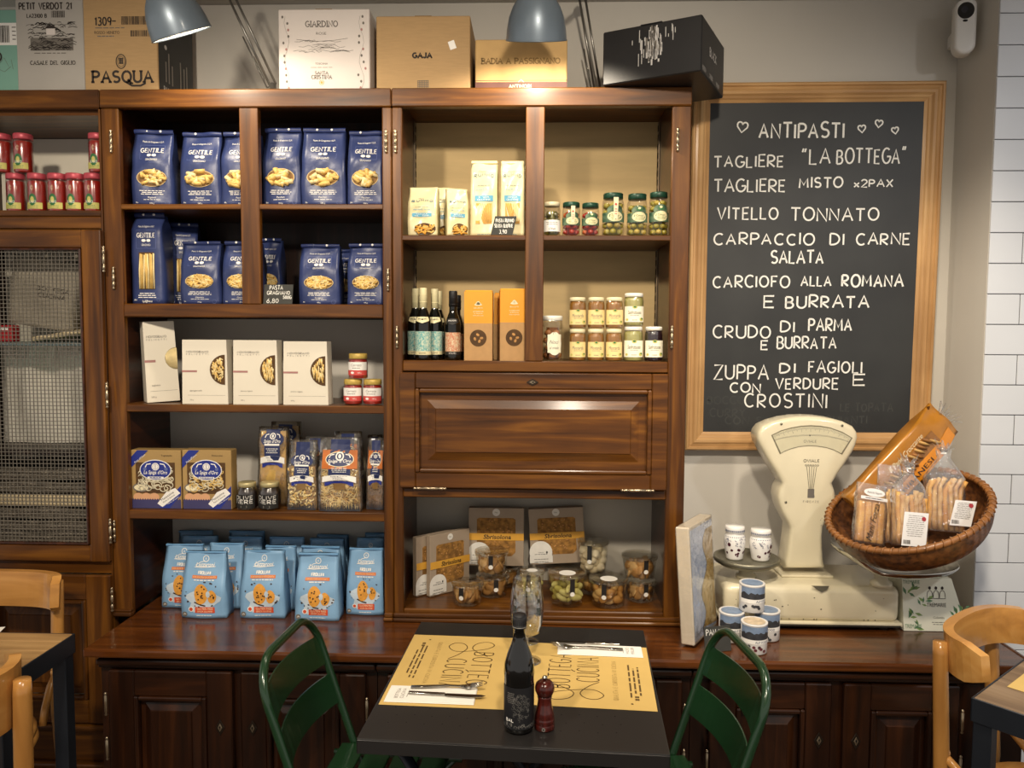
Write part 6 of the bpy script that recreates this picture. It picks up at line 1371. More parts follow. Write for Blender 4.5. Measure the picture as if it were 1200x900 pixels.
Xt = (TINS[0][0]+TINS[1][0])/2; Yt_ = (TINS[0][1]+TINS[1][1])/2; tin((at(881, 700, Yt_)[0], Yt_, ZC+.0016+.082), .0345, .078, 'white printed tin resting on top of the pile before the scale', 18, False)
# wrapped cake box standing on edge
WRAP = clear('shrink_wrap', '#ffffff', .12, .08, bump=.5); PARCH = M('parchment_carton', '#d9cbb4', .65, amt=.05, scale=40); SKYP = M('sky_painting_print', '#9fb6dd', .6, amt=.3, scale=4, hex2='#cdd3df'); GOLDEN = M('golden_painting_print', '#c7a45f', .6, amt=.4, scale=18)
wb_ = thing('wrapped_cake_box', 'shrink wrapped pale cake box standing on edge beside the walnut shelves', 'box', (.402, 2.066, ZC+.0035), rad(0, -4.2, -31)); g = G(); tw, hh, dd = .038, .325, .190
g.box(0, tw, 0, dd, .002, hh, PARCH, .003); sd = lambda u, v, e=0.0: Vector((tw+.0004+e, u, v)); g.rect(.006, dd-.004, .01, hh-.01, SKYP, sd, .0003, 1, 1)
P = [(.045+.02*math.sin(i*.9)+.012*i*.3, .03+(hh-.06)*i/14) for i in range(15)]; g.poly([(dd-.006, .015)]+[(dd-.006, hh-.03)]+[(x+.03, z) for x, z in P[::-1]], GOLDEN, sd, .0007); g.line([(x+.03, z) for x, z in P], .002, INK, sd, .001); g.write('PANFORTE', .02, .10, .02, .034, .0014, INK, sd, .001)
g.obj('carton', wb_); g = G(); g.box(-.0012, tw+.0016, -.0012, dd+.0012, .0004, hh+.0012, WRAP, .003)
g.obj('shrink_wrap', wb_)
# black card behind the green chair
xx, yy = onz(842, 764, ZC); t = thing('name_card', 'small black chalk card beginning PAN behind the right green chair', 'price card', (xx, yy, ZC+.0008), rad(-12, 0, 14)); g = G(); g.box(-.038, .038, 0, .003, 0, .066, SLATE); g.write('PAN UVA', -.032, .034, .044, .059, .0019, CHALK, flat(0), .0005, jit=.06); g.obj('card', t); g = G(RX(12)); g.box(-.012, .012, .003, .028, 0, .003, SLATE); g.box(-.012, .012, .0255, .0285, 0, .04, SLATE); g.obj('foot', t)
# green leafy panettone carton behind the scale base
LEAFC = M('pale_leaf_carton', '#e8e8d4', .6, amt=.04); LEAF = M('leaf_green_print', '#8fae62', .6, amt=.3, scale=30); LEAFD = M('dark_leaf_print', '#5f8a63', .6, amt=.3, scale=30)
xa = at(1058, 735, 2.205)[0]; xb = at(1135, 735, 2.205)[0]; xt = at(1113, 680, 2.23)[0]; zt2 = at(1100, 678, 2.23)[1]-ZC
pb = thing('cake_carton', 'pale leaf patterned cake carton under the tray, right of the scale base', 'box', (xa+.003, 2.205, ZC+.0008)); w = xb-xa-.003; wt = xt-xa; h = min(zt2, tz-.02); g = G(); dpt = .22
vs = [(0, 0, 0), (w, 0, 0), (w, dpt*.38, 0), (0, dpt, 0), (0, .022, h), (wt, .022, h), (wt, dpt*.36, h), (0, dpt-.02, h)]; g.add(vs, [(3, 2, 1, 0), (4, 5, 6, 7), (0, 1, 5, 4), (1, 2, 6, 5), (2, 3, 7, 6), (3, 0, 4, 7)], LEAFC)
sl = lambda u, v, e=0.0: Vector((u, .022*v/h-e, v)); r = random.Random(6)
def leaf(x, z, a, l, m): ca, sa = math.cos(a), math.sin(a); g.poly([(x, z), (x+l*.5*ca-l*.18*sa, z+l*.5*sa+l*.18*ca), (x+l*ca, z+l*sa), (x+l*.5*ca+l*.18*sa, z+l*.5*sa-l*.18*ca)], m, sl, .0006)
for bx, bz, n in ((.01, h*.75, 7), (.015, h*.3, 6), (.05, h*.55, 6), (w*.80, h*.35, 9), (w*.86, h*.12, 6), (.03, h*.1, 5)):
    for i in range(n): leaf(bx+.006*i*.6, bz+.003*(i-3), r.uniform(-.6, 2.6), r.uniform(.014, .026), LEAF if i % 2 else LEAFD)
g.txt('TREMARIE', w*.52, h*.50, h*.075, INK, sl, .0008, width=w*.30)
for k in (-1, 0, 1): X = w*.52+k*.018; g.line(arc(X, h*.68, .008, .014, 0, 180, 8)+[(X-.008, h*.62), (X+.008, h*.62), (X+.008, h*.68)], .0016, INK, sl, .0008); g.disc(X, h*.82, .004, .005, INK, sl, .0008, 8, 1)
g.txt('TREMARIE', w*.15, h*.09, h*.075, LEAFD, sl, .0009, width=w*.26); g.txt('Colomba', w*.55, h*.26, h*.04, GREYI, sl, .0008); g.micro(w*.55, h*.17, w*.24, 2, h*.04, GREYI, sl, .0008, h*.012); g.txt('TREMARIE', w*.14, h*.93, h*.07, LEAFD, sl, .0009, width=w*.26)
g.obj('carton', pb)

# ================================================================ basket of breads on the scale tray
WICK = M('brown_wicker', '#7a4c26', .42, amt=.45, scale=60, coat=.25, hex2='#3f2413'); WRIM = M('wicker_rim', '#94602f', .42, amt=.35, scale=50, coat=.25)
bc = Vector(p3(1062, 596, 2.115)); Rb, Db = .206, .106
bk = thing('wicker_basket', 'shallow round brown wicker basket of breadsticks tilted on the scale tray', 'basket', bc, rad(12, -22, 0))
def rb(t): return Rb*(.45+.55*math.sin(min(1, t)*PI/2)**.85)
g = G(); NU, NV = 150, 26; vs = []; fs = []
for side in (1, -1):
    o = len(vs)
    for j in range(NV+1):
        t = j/NV; z = -Db*math.cos(t*PI/2)
        for i in range(NU):
            a = 2*PI*i/NU; k = 1 if ((i//3+j) % 2) else -1; q = rb(t)+.0016*k*(1 if side > 0 else -1)*(1 if 0 < j < NV else 0)-(.0 if side > 0 else .006)
            vs.append((q*math.cos(a), q*math.sin(a), z+(.0 if side > 0 else .006*(1-t))))
    for j in range(NV):
        for i in range(NU):
            f = (o+j*NU+i, o+j*NU+(i+1) % NU, o+(j+1)*NU+(i+1) % NU, o+(j+1)*NU+i); fs.append(f if side > 0 else f[::-1])
    fs.append(tuple(o+i for i in range(NU)) if side < 0 else tuple(o+i for i in reversed(range(NU))))
g.add(vs, fs, WICK, True); g.obj('bowl', bk)
g = G(); g.tube([((Rb-.002)*math.cos(2*PI*i/72), (Rb-.002)*math.sin(2*PI*i/72), .002) for i in range(72)], .0085, WRIM, 8, closed=True)
for i in range(64):
    a = 2*PI*i/64; c, s = math.cos(a), math.sin(a); r0 = Rb-.002
    g.tube([((r0+.0098*math.cos(q))*math.cos(a+q*.012), (r0+.0098*math.cos(q))*math.sin(a+q*.012), .002+.0098*math.sin(q)) for q in (-.4, .5, 1.4, 2.4, 3.3)], .0024, WRIM, 5)
g.obj('rim', bk)
BREAD = M('baked_breadstick', '#d9b477', .65, amt=.35, scale=40, hex2='#b98645'); CRACK = M('golden_cracker', '#dba854', .6, amt=.4, scale=26, hex2='#c08336'); FILMB = clear('bread_film', '#ffffff', .16, .07, haze=.05, bump=1.2); LABW = M('white_bread_label', '#e6e4e2', .6, amt=.03); REDP = M('red_seal_print', '#a8303a', .6)
def stand(pa, pb, Y, lean=0):  # bottom and top pixel -> base point, height, roll
    a = Vector(p3(*pa, Y)); b = Vector(p3(*pb, Y)); v = b-a; return a, v.length, math.atan2(v.x, v.z)
def film_sleeve(name, h, w, d, top='flat', extra=0.3, seed=1):
    r = random.Random(seed); vs = []; fs = []; n = 20; m = 9; H = h*(1+extra)
    for j in range(m+1):
        t = j/m; z = H*t; k = 1 if z < h else max(.12, 1-(z-h)/(H-h)*1.15) if top == 'tie' else 1; dk = 1 if z < h*.95 else max(.08, 1-(z-h*.95)/(H-h*.95))
        if top == 'tie' and t > .93: k = .42
        for i in range(n):
            a = 2*PI*i/n; x = w/2*k*max(-1, min(1, 1.25*math.cos(a))); y = d/2*dk*max(-1, min(1, 1.25*math.sin(a))); vs.append((x+r.uniform(-.002, .002), y+r.uniform(-.002, .002), z+(r.uniform(-.004, .004) if j else 0)))
    for j in range(m):
        for i in range(n): fs.append((j*n+i, j*n+(i+1) % n, (j+1)*n+(i+1) % n, (j+1)*n+i))
    fs.append(tuple(reversed(range(n)))); g = G(); g.add(vs, fs, FILMB, True); return g
# 1 crackers with the long script
a, h, ro = stand((1017, 636), (1027, 586), 2.065); t = thing('cracker_pack', 'clear pack of golden crackers with script lettering at the left front of the basket', 'bread pack', a-Vector((0, 0, .004)), (math.radians(-14), ro, math.radians(4)), 'bread packs in the basket'); w, d = .082, .032; hc = .118
g = film_sleeve('f', hc, w, d, 'flat', .38, 1); g.obj('film', t); g = G()
for i in range(4): g.box(-w*.45+w*.225*i+.001, -w*.45+w*.225*(i+1)-.001, -d*.42, d*.3, .004, hc*.96, CRACK, .004, 2, True)
g.obj('crackers', t); g = G(); s = flat(-d/2-.002); g.M = RY(-78) ; g.M = T(0, 0, hc*.5) @ RY(-80); g.txt('Mani Forza', 0, 0, .017, BLACKP, s, .0006, width=hc*.86, shear=.35); g.M = Matrix(); g.disc(0, hc*1.17, w*.36, .011, LABW, s, .0006, 20, 1); g.rect(-w*.45, w*.45, hc*1.0, hc*1.07, LABW, s, .0005); g.txt('Antichi Sapori', 0, hc*1.17, .006, INK, s, .001, width=w*.5); g.micro(0, hc*1.035, w*.7, 1, .01, INK, s, .001, .002); g.obj('printed_label', t)
def sticks_pack(pa, pb, Y, label, w, d, hs, n, seed, lab=None, top='tie', yaw=0, lean=-14, bend=.0):
    a, h, ro = stand(pa, pb, Y); r = random.Random(seed); t = thing('breadstick_pack', label, 'bread pack', a, (math.radians(lean), ro, math.radians(yaw)), 'bread packs in the basket')
    g = film_sleeve('f', hs, w, d, top, .42, seed); g.obj('film', t); g = G()
    for i in range(n):
        x = -w*.42+w*.84*(i % (n//2))/(n//2-1); y = (-d*.25 if i < n//2 else d*.18); hh = hs*r.uniform(.84, .98); g.tube([(x+r.uniform(-.002, .002), y+r.uniform(-.002, .002), .004+hh*k/5) for k in range(5)]+[(x+bend*.5, y, hh*.9), (x+bend, y-.004, hh)], [r.uniform(.0052, .0072) for k in range(7)], BREAD if i % 3 else CRACK, 8)
    g.obj('breadsticks', t)
    if lab:
        g = G(); x0, x1, z0, z1, sk = lab; s = flat(-d/2-.004); P = [(x0, z0), (x1, z0), (x1+sk, z1), (x0+sk, z1)]; g.poly(P, LABW, s, .0); r2 = random.Random(seed)
        for k in range(11): v = z0+(z1-z0)*(.90-.06*k); kk = sk*(v-z0)/(z1-z0); g.micro((x0+x1)/2+kk, v, (x1-x0)*.78, 1, .01, GREYI, s, .0006, .0011)
        g.disc(x1-.012+sk*.8, z0+(z1-z0)*.82, .006, .006, REDP, s, .0008, 12, 1); barcode(g, x0+.006, x0+.026, z0+.005, z0+.015, INK, s, seed, .0008); g.obj('paper_label', t)
    if top == 'tie':
        g = G(); H = hs*1.36; 
        for i in range(9): q = 2*PI*i/9; g.tube([(0, 0, H), (.012*math.cos(q), .010*math.sin(q), H+.012), (.028*math.cos(q), .020*math.sin(q), H+.016+.012*(i % 3))], [.004, .007, .002], FILMB, 6, flatten=.3)
        g.tube([(.006*math.cos(i*PI/6), .005*math.sin(i*PI/6), H) for i in range(12)], .0018, WHITE, 5, closed=True); g.obj('tied_top', t)
    return t
sticks_pack((1047, 636), (1050, 579), 2.108, 'clear pack of thin breadsticks between the crackers and the white labelled pack', .062, .034, .150, 12, 3, None, 'flat', 0)
sticks_pack((1066, 640), (1074, 578), 2.026, 'breadstick pack with an upright white label in the middle of the basket', .086, .038, .150, 14, 5, (-.036, .030, .0, .088, .010), 'tie', 4)
sticks_pack((1106, 623), (1112, 563), 2.074, 'breadstick pack with tied film top and a tilted white label at the right', .096, .040, .155, 14, 7, (.004, .058, .018, .086, .016), 'tie', -6, -14, .012)
# long amber bag of rusks
AMB = M('amber_wrapper', '#b8791f', .3, amt=.35, scale=9, coat=.35, bump=.35, bscale=14); AMBD = M('orange_wrapper_edge', '#dd8a1a', .35, amt=.15, coat=.3); RUSK = M('brown_rusk', '#9c6a35', .6, amt=.4, scale=30)
a = Vector(p3(1008, 600, 2.190)); b = Vector(p3(1106, 489, 2.262)); L = (b-a).length; ro = math.atan2((b-a).x, (b-a).z)
t = thing('amber_bread_bag', 'long amber bag of rusks leaning diagonally out of the back of the basket', 'bread pack', a, (-math.asin(((b-a).y)/L), ro, 0)); w, d = .125, .05
hd, ww, front = bagshape(w, L, d, .80, .005, .004, 3, .04); g = G(); bag(g, w, L, d, AMB, front, hd, 12, 22)
g.rect(w*.20, w*.49, L*.15, L*.96, AMBD, front, .0012, 4, 16, True); g.M = Matrix(); 
sv = lambda u, v, e=0.0: front(-w*.22-v*1.0, L*.55+u, e); g.txt('Il Pane Croccante', 0, 0, .016, CREAM, sv, .0022, width=L*.38, shear=.3)
sv2 = lambda u, v, e=0.0: front(w*.34-v, L*.50+u, e); g.txt('BIBANESI', 0, 0, .013, INK, sv2, .003, width=L*.34); g.obj('wrapper', t)
g = G(); g.rect(-w*.12, w*.20, L*.22, L*.82, RUSK, front, .0014, 4, 14, True); r = random.Random(4)
for i in range(16): v = L*(.25+.035*i); u = w*(.04+r.uniform(-.10, .10)); g.tube([front(u-.014, v-.006, .001), front(u, v, .003), front(u+.014, v+.008, .001)], [.007, .010, .006], M('pale_rusk', '#c9a05e', .6, amt=.3, scale=40) if i % 2 else RUSK, 8, flatten=.5)
g.obj('clear_window', t)
g = G(); p = front(0, L)
for i in range(7): q = -.03+.01*i; g.tube([(q*.6, p.y+.006, L*.985), (q, p.y+.004*(i % 2), L+.012), (q*1.5, p.y-.004, L+.022+.006*(i % 3))], [.004, .006, .002], FILMB, 6, flatten=.3)
g.obj('gathered_end', t)
# security camera
x, z = at(1119, 66, 2.42); sx = thing('security_camera', 'white capsule shaped camera with a black lens high on the wall corner', 'camera', (1.268, 2.40, at(1117, 67, 2.40)[1]), rad(0, 0, -14)); CAMW = M('white_plastic', '#dcdad5', .35, amt=.03)
w, h = .058, at(1119, 2, 2.40)[1]-at(1117, 67, 2.40)[1]; g = G(); g.prism([(q[0], q[1]) for q in arc(0, w/2, w/2, w/2, 180, 360, 12)]+arc(0, h-w*.36, w/2, w*.36, 0, 180, 12), -.03, .02, CAMW, .010, 4, True); g.obj('body', sx)
g = G(); g.disc(-.002, h-.037, .0225, .024, M('black_lens_cover', '#0c0c10', .12, coat=.5), flat(-.0302), .0004, 26, 2); g.disc(-.006, h-.034, .009, .010, M('lens_ring', '#2c2c33', .2), flat(-.0302), .0008, 18, 1); g.obj('lens_window', sx)
g = G(); g.disc(-.003, h-.066, .007, .0035, M('black_lens_cover'), flat(-.0302), .0004, 14, 1); g.obj('sensor', sx); g = G(); g.box(-.018, .016, .018, .105, h*.35, h*.6, CAMW, .004); g.obj('wall_mount', sx)

# ================================================================ black table in the middle
TMET = M('black_table_metal', '#2a2827', .42, .25, amt=.12, scale=6, coat=.12, spec=.4); HOLE = M('punched_hole', '#080808', .9)
TZ = .75
tb = thing('metal_table', 'square black metal table in the middle laid with two yellow paper mats', 'table', (-.026, 1.690, 0), rad(0, 0, -3.2)); hx_, hy_ = .295, .300
g = G(); g.box(-hx_, hx_, -hy_, hy_, TZ-.004, TZ, TMET, .0018, 2)
for q in ((-hx_, hx_, -hy_, -hy_+.002), (-hx_, hx_, hy_-.002, hy_), (-hx_, -hx_+.002, -hy_, hy_), (hx_-.002, hx_, -hy_, hy_)): g.box(q[0], q[1], q[2], q[3], TZ-.030, TZ-.003, TMET, .0006)
up = lambda u, v, e=0.0: Vector((u, v, TZ+e))
for cx in (-.15, .12):
    for j in range(3):
        for i in range(6): g.disc(cx-.10+.036*i+.01*(j % 2), -.235+.032*j+(.004 if i % 2 else 0), .0017, .0017, HOLE, up, .0003, 8, 1)
g.obj('tabletop', tb)
LEGM = M('blue_black_tube', '#262a31', .35, .5, amt=.2)
for y in (-.25, .25):
    for s_ in (-1, 1): g = G(); g.tube([(s_*.22, y+s_*.012, TZ-.034), (s_*.05, y+s_*.012, .44), (-s_*.24, y+s_*.012, .012)], .011, LEGM, 10); g.obj('leg', tb)
g = G(); g.tube([(-.22, -.22, TZ-.034), (-.22, .22, TZ-.034)], .009, LEGM, 8); g.tube([(-.22, .22, TZ-.034), (.22, .22, TZ-.034)], .009, LEGM, 8); g.tube([(.22, .22, TZ-.034), (.22, -.22, TZ-.034)], .009, LEGM, 8); g.obj('under_frame', tb)

MATP = M('yellow_paper_mat', '#cfae66', .7, amt=.06, scale=10); MINK = M('mat_ink', '#5c4620', .7); MINKL = M('pale_mat_ink', '#8a6a30', .7); NAP = M('white_napkin', '#ece8df', .8, amt=.03); CUT = M('cutlery_steel', '#b4b0a8', .14, 1.0, amt=.1)
AMP = [(1.0, .02), (.78, .22), (.5, .62), (.34, .84), (.20, .98), (.05, .9), (.04, .72), (.16, .6), (.34, .62), (.55, .78), (.74, .98)]
def placemat(loc, rz, w, h, label, bend=0):
    """w across the diner, h away from the diner; +v points away from the diner"""
    t = thing('paper_placemat', label, 'placemat', loc, (0, 0, math.radians(rz)), 'yellow paper placemats on the black table'); g = G(); g.prism([(-w/2, -h/2), (w/2, -h/2), (w/2, h/2), (-w/2, h/2)], 0, .0004, MATP); g.v = [Vector((v.x, v.z, .0004-v.y)) for v in g.v]
    s = lambda u, v, e=0.0: Vector((u, v, .0004+e))
    # logo: a long looped ampersand, then the two words
    g.line([(w*.02, h*.085), (w*.035, h*.105), (w*.05, h*.115)], .0030, MINK, s, .0003)
    g.write('BOTTEGA', -w*.24, w*.30, h*.12, h*.29, .0030, MINK, s, .0003, gap=.3); g.write('CUCINA', -w*.13, w*.27, -h*.10, h*.07, .0030, MINK, s, .0003, gap=.3)
    lp = [(-w*.13, -h*.10), (-w*.20, -h*.02), (-w*.30, h*.04), (-w*.37, -h*.0), (-w*.38, -h*.08), (-w*.32, -h*.13), (-w*.25, -h*.06), (-w*.26, h*.08), (-w*.30, h*.22), (-w*.36, h*.28), (-w*.41, h*.22), (-w*.38, h*.12), (-w*.30, h*.09), (-w*.22, h*.18), (-w*.18, h*.25)]
    # smooth the loop
    sp = []
    for i in range(len(lp)-1):
        p0, p1, p2, p3_ = lp[max(0, i-1)], lp[i], lp[i+1], lp[min(len(lp)-1, i+2)]
        for k in range(6):
            q = k/6; sp.append(tuple(.5*((2*p1[j])+(-p0[j]+p2[j])*q+(2*p0[j]-5*p1[j]+4*p2[j]-p3_[j])*q*q+(-p0[j]+3*p1[j]-3*p2[j]+p3_[j])*q**3) for j in (0, 1)))
    g.line(sp, .0024, MINK, s, .0003)
    g.write('QUALITA E CURIOSITA IN CUCINA', -w*.38, w*.22, -h*.235, -h*.20, .0008, MINKL, s, .0003, gap=.5)
    for k, l in enumerate((.62, .50, .44)): g.micro(-w*.08, -h*(.33+.035*k), w*l, 1, .01, MINK, s, .0003, h*.014)
    g.disc(-w*.42, -h*.33, .003, .003, MINK, s, .0003, 8, 1); g.rect(-w*.37, -w*.345, -h*.385, -h*.355, MINK, s, .0003); g.rect(-w*.335, -w*.31, -h*.385, -h*.355, MINK, s, .0003)
    g.obj('mat', t); return t
def tz(px, py): x, y = onz(px, py, TZ+.001); return Vector((x, y, 0))
def quad(ps): 
    c = sum(ps, Vector())/len(ps); return c
# left mat: the diner sits at the left and looks to +x
PL = [tz(486, 742), tz(446, 823), tz(598, 832), tz(606, 751)]; cL = quad(PL); PRr = [tz(612, 751), tz(753, 757.5), tz(775, 832), tz(610, 831)]; cR = quad(PRr)
wL = (PL[0]-PL[1]).length; hL = ((PL[3]-PL[0]).length+(PL[2]-PL[1]).length)/2
placemat((cL.x, cL.y, TZ+.0006), -90-2.5, wL, hL, 'yellow paper placemat with line lettering on the left half of the black table')
wR = (PRr[1]-PRr[2]).length; hR = ((PRr[1]-PRr[0]).length+(PRr[2]-PRr[3]).length)/2
placemat((cR.x, cR.y, TZ+.0006), 90-4, wR, hR, 'yellow paper placemat with line lettering on the right half of the black table')
def napkin(c, rz, w, d, label, logo, name='paper_napkin', z=TZ+.0016, group='white paper napkins on the mats'):
    t = thing(name, label, 'napkin', (c.x, c.y, z), (0, 0, math.radians(rz)), group); g = G()
    g.box(-w/2, w/2, -d/2, d/2, 0, .0016, NAP, .0006); g.box(-w/2+.001, w/2-.001, -d/2+.002, d/2-.0006, .0017, .0032, NAP, .0006)
    s = lambda u, v, e=0.0: Vector((-v, u, .0032+e)) if logo < 0 else Vector((v, -u, .0032+e))
    o = w*.40
    for k, tx in enumerate(('BOTTEGA', 'CUCINA')): g.write(tx, -d*.30, d*.30, o-.012*k-.007, o-.012*k, .0008, GREYI, s, .0003)
    g.micro(0, o-.026, d*.5, 1, .01, GREYI, s, .0003, .0012); g.obj('folded_paper', t); return t
def fork(c, rz, label, z, L=.20):
    t = thing('fork', label, 'fork', (c.x, c.y, z), (0, 0, math.radians(rz)), 'forks on the napkins'); g = G()   # tip towards +x
    P = [(-L*.5, .0022), (-L*.3, .0030), (0, .0050), (L*.17, .0035), (L*.24, .0030)]; W = [.0056, .0050, .0030, .0034, .006]
    vs = []
    for (x, zz), w in zip(P, W): vs += [(x, -w, zz), (x, w, zz), (x, w, zz+.0020), (x, -w, zz+.0020)]
    fs = [(0, 3, 2, 1)]
    for k in range(4):
        for i in range(4): fs.append((k*4+i, k*4+(i+1) % 4, k*4+4+(i+1) % 4, k*4+4+i))
    fs.append((16, 17, 18, 19)); g.add(vs, fs, CUT, True); g.obj('handle', t); g = G()
    vs = []; Q = [(L*.235, .0060, .0030), (L*.27, .0105, .0026), (L*.32, .0115, .0034), (L*.345, .0112, .0042)]
    for x, w, zz in Q: vs += [(x, -w, zz), (x, w, zz), (x, w, zz+.0016), (x, -w, zz+.0016)]
    fs = [(0, 3, 2, 1)]+[(k*4+i, k*4+(i+1) % 4, k*4+4+(i+1) % 4, k*4+4+i) for k in range(3) for i in range(4)]+[(12, 13, 14, 15)]; g.add(vs, fs, CUT, True)
    for y in (-.0096, -.0032, .0032, .0096): g.tube([(L*.34, y, .005), (L*.42, y, .0072), (L*.50, y*.95, .0100)], [.0015, .0013, .0007], CUT, 6)
    g.obj('tines', t); return t
def knife(c, rz, label, z, L=.215):
    t = thing('table_knife', label, 'knife', (c.x, c.y, z), (0, 0, math.radians(rz)), 'knives on the napkins'); g = G(); g.box(-L*.5, -L*.02, -.0052, .0052, .0, .0052, CUT, .0022, 3, True); g.obj('handle', t)
    g = G(); pts = [(-L*.03, -.004), (.0, -.0075), (L*.30, -.0085), (L*.45, -.004), (L*.5, .003), (L*.44, .0062), (0, .005), (-L*.03, .004)]; g.prism(pts, 0, .0014, CUT, .0004, 1); g.v = [Vector((v.x, v.z, .0032-v.y)) for v in g.v]; g.obj('blade', t); return t
cN = quad([tz(456, 801), tz(561, 813), tz(560, 826), tz(447, 823)]); napkin(cN, -2, .19, .072, 'white paper napkin at the near left end of the left mat', -1)
mid2 = lambda a, b: (tz(*a)+tz(*b))/2
fork(mid2((477, 810), (570, 807)), 3, 'steel fork on the left napkin with tines pointing right', TZ+.0052, .155); knife(mid2((474, 814), (574, 821)), -4, 'steel knife on the left napkin, nearest the table front', TZ+.0052, .165)
cN2 = quad([tz(650, 756), tz(751, 758), tz(754, 771), tz(657, 769)]); napkin(cN2, -3, .205, .06, 'white paper napkin at the far end of the right mat', 1)
knife(mid2((644, 754), (728, 759)), 177, 'steel knife on the right napkin, nearest the shelves', TZ+.0052, .17); fork(mid2((648, 759), (730, 766)), 176, 'steel fork on the right napkin with tines pointing left', TZ+.0052, .17)

# bottle and pepper mill
def p_top(px, py, Y): return at(px, py, Y)[1]
bb = onz(608, 854, TZ); Yb = bb[1]; rB = 18.0*Yb/900*1.0; hB = p_top(609, 720, Yb+.0)-TZ
bt = thing('oil_bottle', 'slim black oil bottle with ornate dark label on the table front', 'bottle', (bb[0], Yb, TZ+.0006))
GLB = M('black_glass', '#0a0a09', .07, amt=.2, coat=.7); OLAB = M('black_ornate_label', '#17171a', .5, amt=.3, scale=30); SILV = M('silver_print', '#8d8a84', .45, .3, amt=.3)
g = G(); g.lathe([(0, .003), (rB*.85, 0), (rB*.98, .004), (rB, .012), (rB, hB*.46), (rB*1.03, hB*.50), (rB*.98, hB*.58), (rB*.80, hB*.66), (rB*.55, hB*.74), (rB*.42, hB*.80), (rB*.40, hB*.88), (rB*.44, hB*.885), (rB*.44, hB*.9), (0, hB*.9)], GLB, 32); g.obj('glass', bt)
g = G(); s = cyl(rB); g.rect(-rB*1.5, rB*1.5, hB*.05, hB*.41, OLAB, s, .0005, 20, 1, True); r = random.Random(12)
for i in range(90): a_ = r.uniform(0, 6.28); q = math.sqrt(r.random()); u = rB*.15+rB*.62*q*math.cos(a_); v = hB*.24+hB*.12*q*math.sin(a_); b_ = r.uniform(0, 360); g.line(arc(u, v, .0022, .0022, b_, b_+200, 5), .0005, SILV, s, .0009)
g.micro(-rB*.55, hB*.36, rB*.6, 6, hB*.016, SILV, s, .0009, hB*.006); g.write('BAL', -rB*.9, -rB*.35, hB*.115, hB*.14, .0013, WHITE, s, .0009); g.rect(-rB*.9, -rB*.45, hB*.075, hB*.105, SILV, s, .0009)
for i in range(34): u = r.uniform(-1.3, 1.3)*rB; g.line(arc(u, hB*.055+r.uniform(0, .008), .003, .003, 0, 200, 5), .0005, SILV, s, .0009)
g.obj('paper_label', bt)
g = G(); g.lathe([(rB*.46, hB*.885), (rB*.47, hB*.90), (rB*.47, hB*.905), (rB*.455, hB*.907), (rB*.455, hB*.99), (rB*.42, hB), (0, hB)], BLKC, 28)
for i in range(28): q = 2*PI*i/28; g.tube([(rB*.457*math.cos(q), rB*.457*math.sin(q), hB*.915), (rB*.457*math.cos(q), rB*.457*math.sin(q), hB*.985)], .0006, BLKC, 4)
g.lathe([(rB*.472, hB*.893), (rB*.478, hB*.897), (rB*.472, hB*.901)], SILV, 28); g.obj('cap', bt)
MILL = wood('mahogany_mill', '#2a0c08', '#4a1812', '#642318', 2, rough=.22, coat=.6, across=60, along=6)
mb_ = onz(638, 853, TZ); Ym = mb_[1]; rM = 12.3*Ym/900; hM = p_top(638, 792, Ym)-TZ
mt = thing('pepper_mill', 'small turned dark red wooden pepper mill beside the oil bottle', 'pepper mill', (mb_[0], Ym, TZ+.0006)); q = hM
g = G(); g.lathe([(0, 0), (rM*.97, 0), (rM, .002), (rM, q*.10), (rM*.96, q*.115), (rM, q*.13), (rM*.98, q*.20), (rM*.93, q*.22), (rM*.96, q*.24), (rM*.86, q*.34), (rM*.72, q*.46), (rM*.66, q*.56), (rM*.72, q*.60), (rM*.70, q*.625), (0, q*.625)], MILL, 30); g.obj('body', mt)
g = G(); g.lathe([(rM*.6, q*.626), (rM*.74, q*.63), (rM*.80, q*.66), (rM*.95, q*.72), (rM*.98, q*.78), (rM*.88, q*.85), (rM*.6, q*.90), (rM*.25, q*.915), (0, q*.915)], MILL, 30); g.obj('head', mt)
g = G(); g.lathe([(.0028, q*.91), (.0028, q*.935), (.005, q*.95), (.0055, q*.97), (.004, q*.99), (0, q)], CUT, 18); g.obj('knob', mt); g = G(); g.disc(-rM*.1, q*.055, .0035, .004, SILV, cyl(rM), .0004, 12, 1); g.disc(-rM*.1, q*.055, .0018, .002, INK, cyl(rM), .0007, 10, 1); g.obj('badge', mt)
# wine glasses
WGL = clear('wine_glass', '#fdfefe', .16, .02)
def wine_glass(px, py, ptop, lab, rmax):
    x, y = onz(px, py, TZ); t = thing('wine_glass', lab, 'wine glass', (x, y, TZ+.0012), (0, 0, 0), 'wine glasses behind the oil bottle'); h = p_top(px, ptop, y)-TZ-.001; g = G()
    o = [(rmax*.78, .36), (rmax*.93, .48), (rmax, .60), (rmax*.97, .74), (rmax*.88, .88), (rmax*.80, 1.0)]
    pr = [(.004, h*.30), (rmax*.40, h*.315)]+[(a, b*h) for a, b in o]; inn = [(a-.0011, b) for a, b in reversed(pr[1:])]+[(0, h*.32)]; g.lathe(pr+inn, WGL, 40); g.obj('bowl', t)
    g = G(); g.lathe([(.0048, h*.03), (.0036, h*.10), (.0036, h*.22), (.0052, h*.30), (0, h*.30)], WGL, 16); g.obj('stem', t)
    g = G(); g.lathe([(0, 0), (rmax*.86, 0), (rmax*.87, .0014), (rmax*.5, .0035), (.0048, h*.032), (0, h*.034)], WGL, 36); g.obj('foot', t); return t
wine_glass(617, 775, 677, 'stemmed wine glass directly behind the oil bottle', 20.5*1.76/900)
wine_glass(618, 752, 700, 'second wine glass standing behind the nearer wine glass', .034)

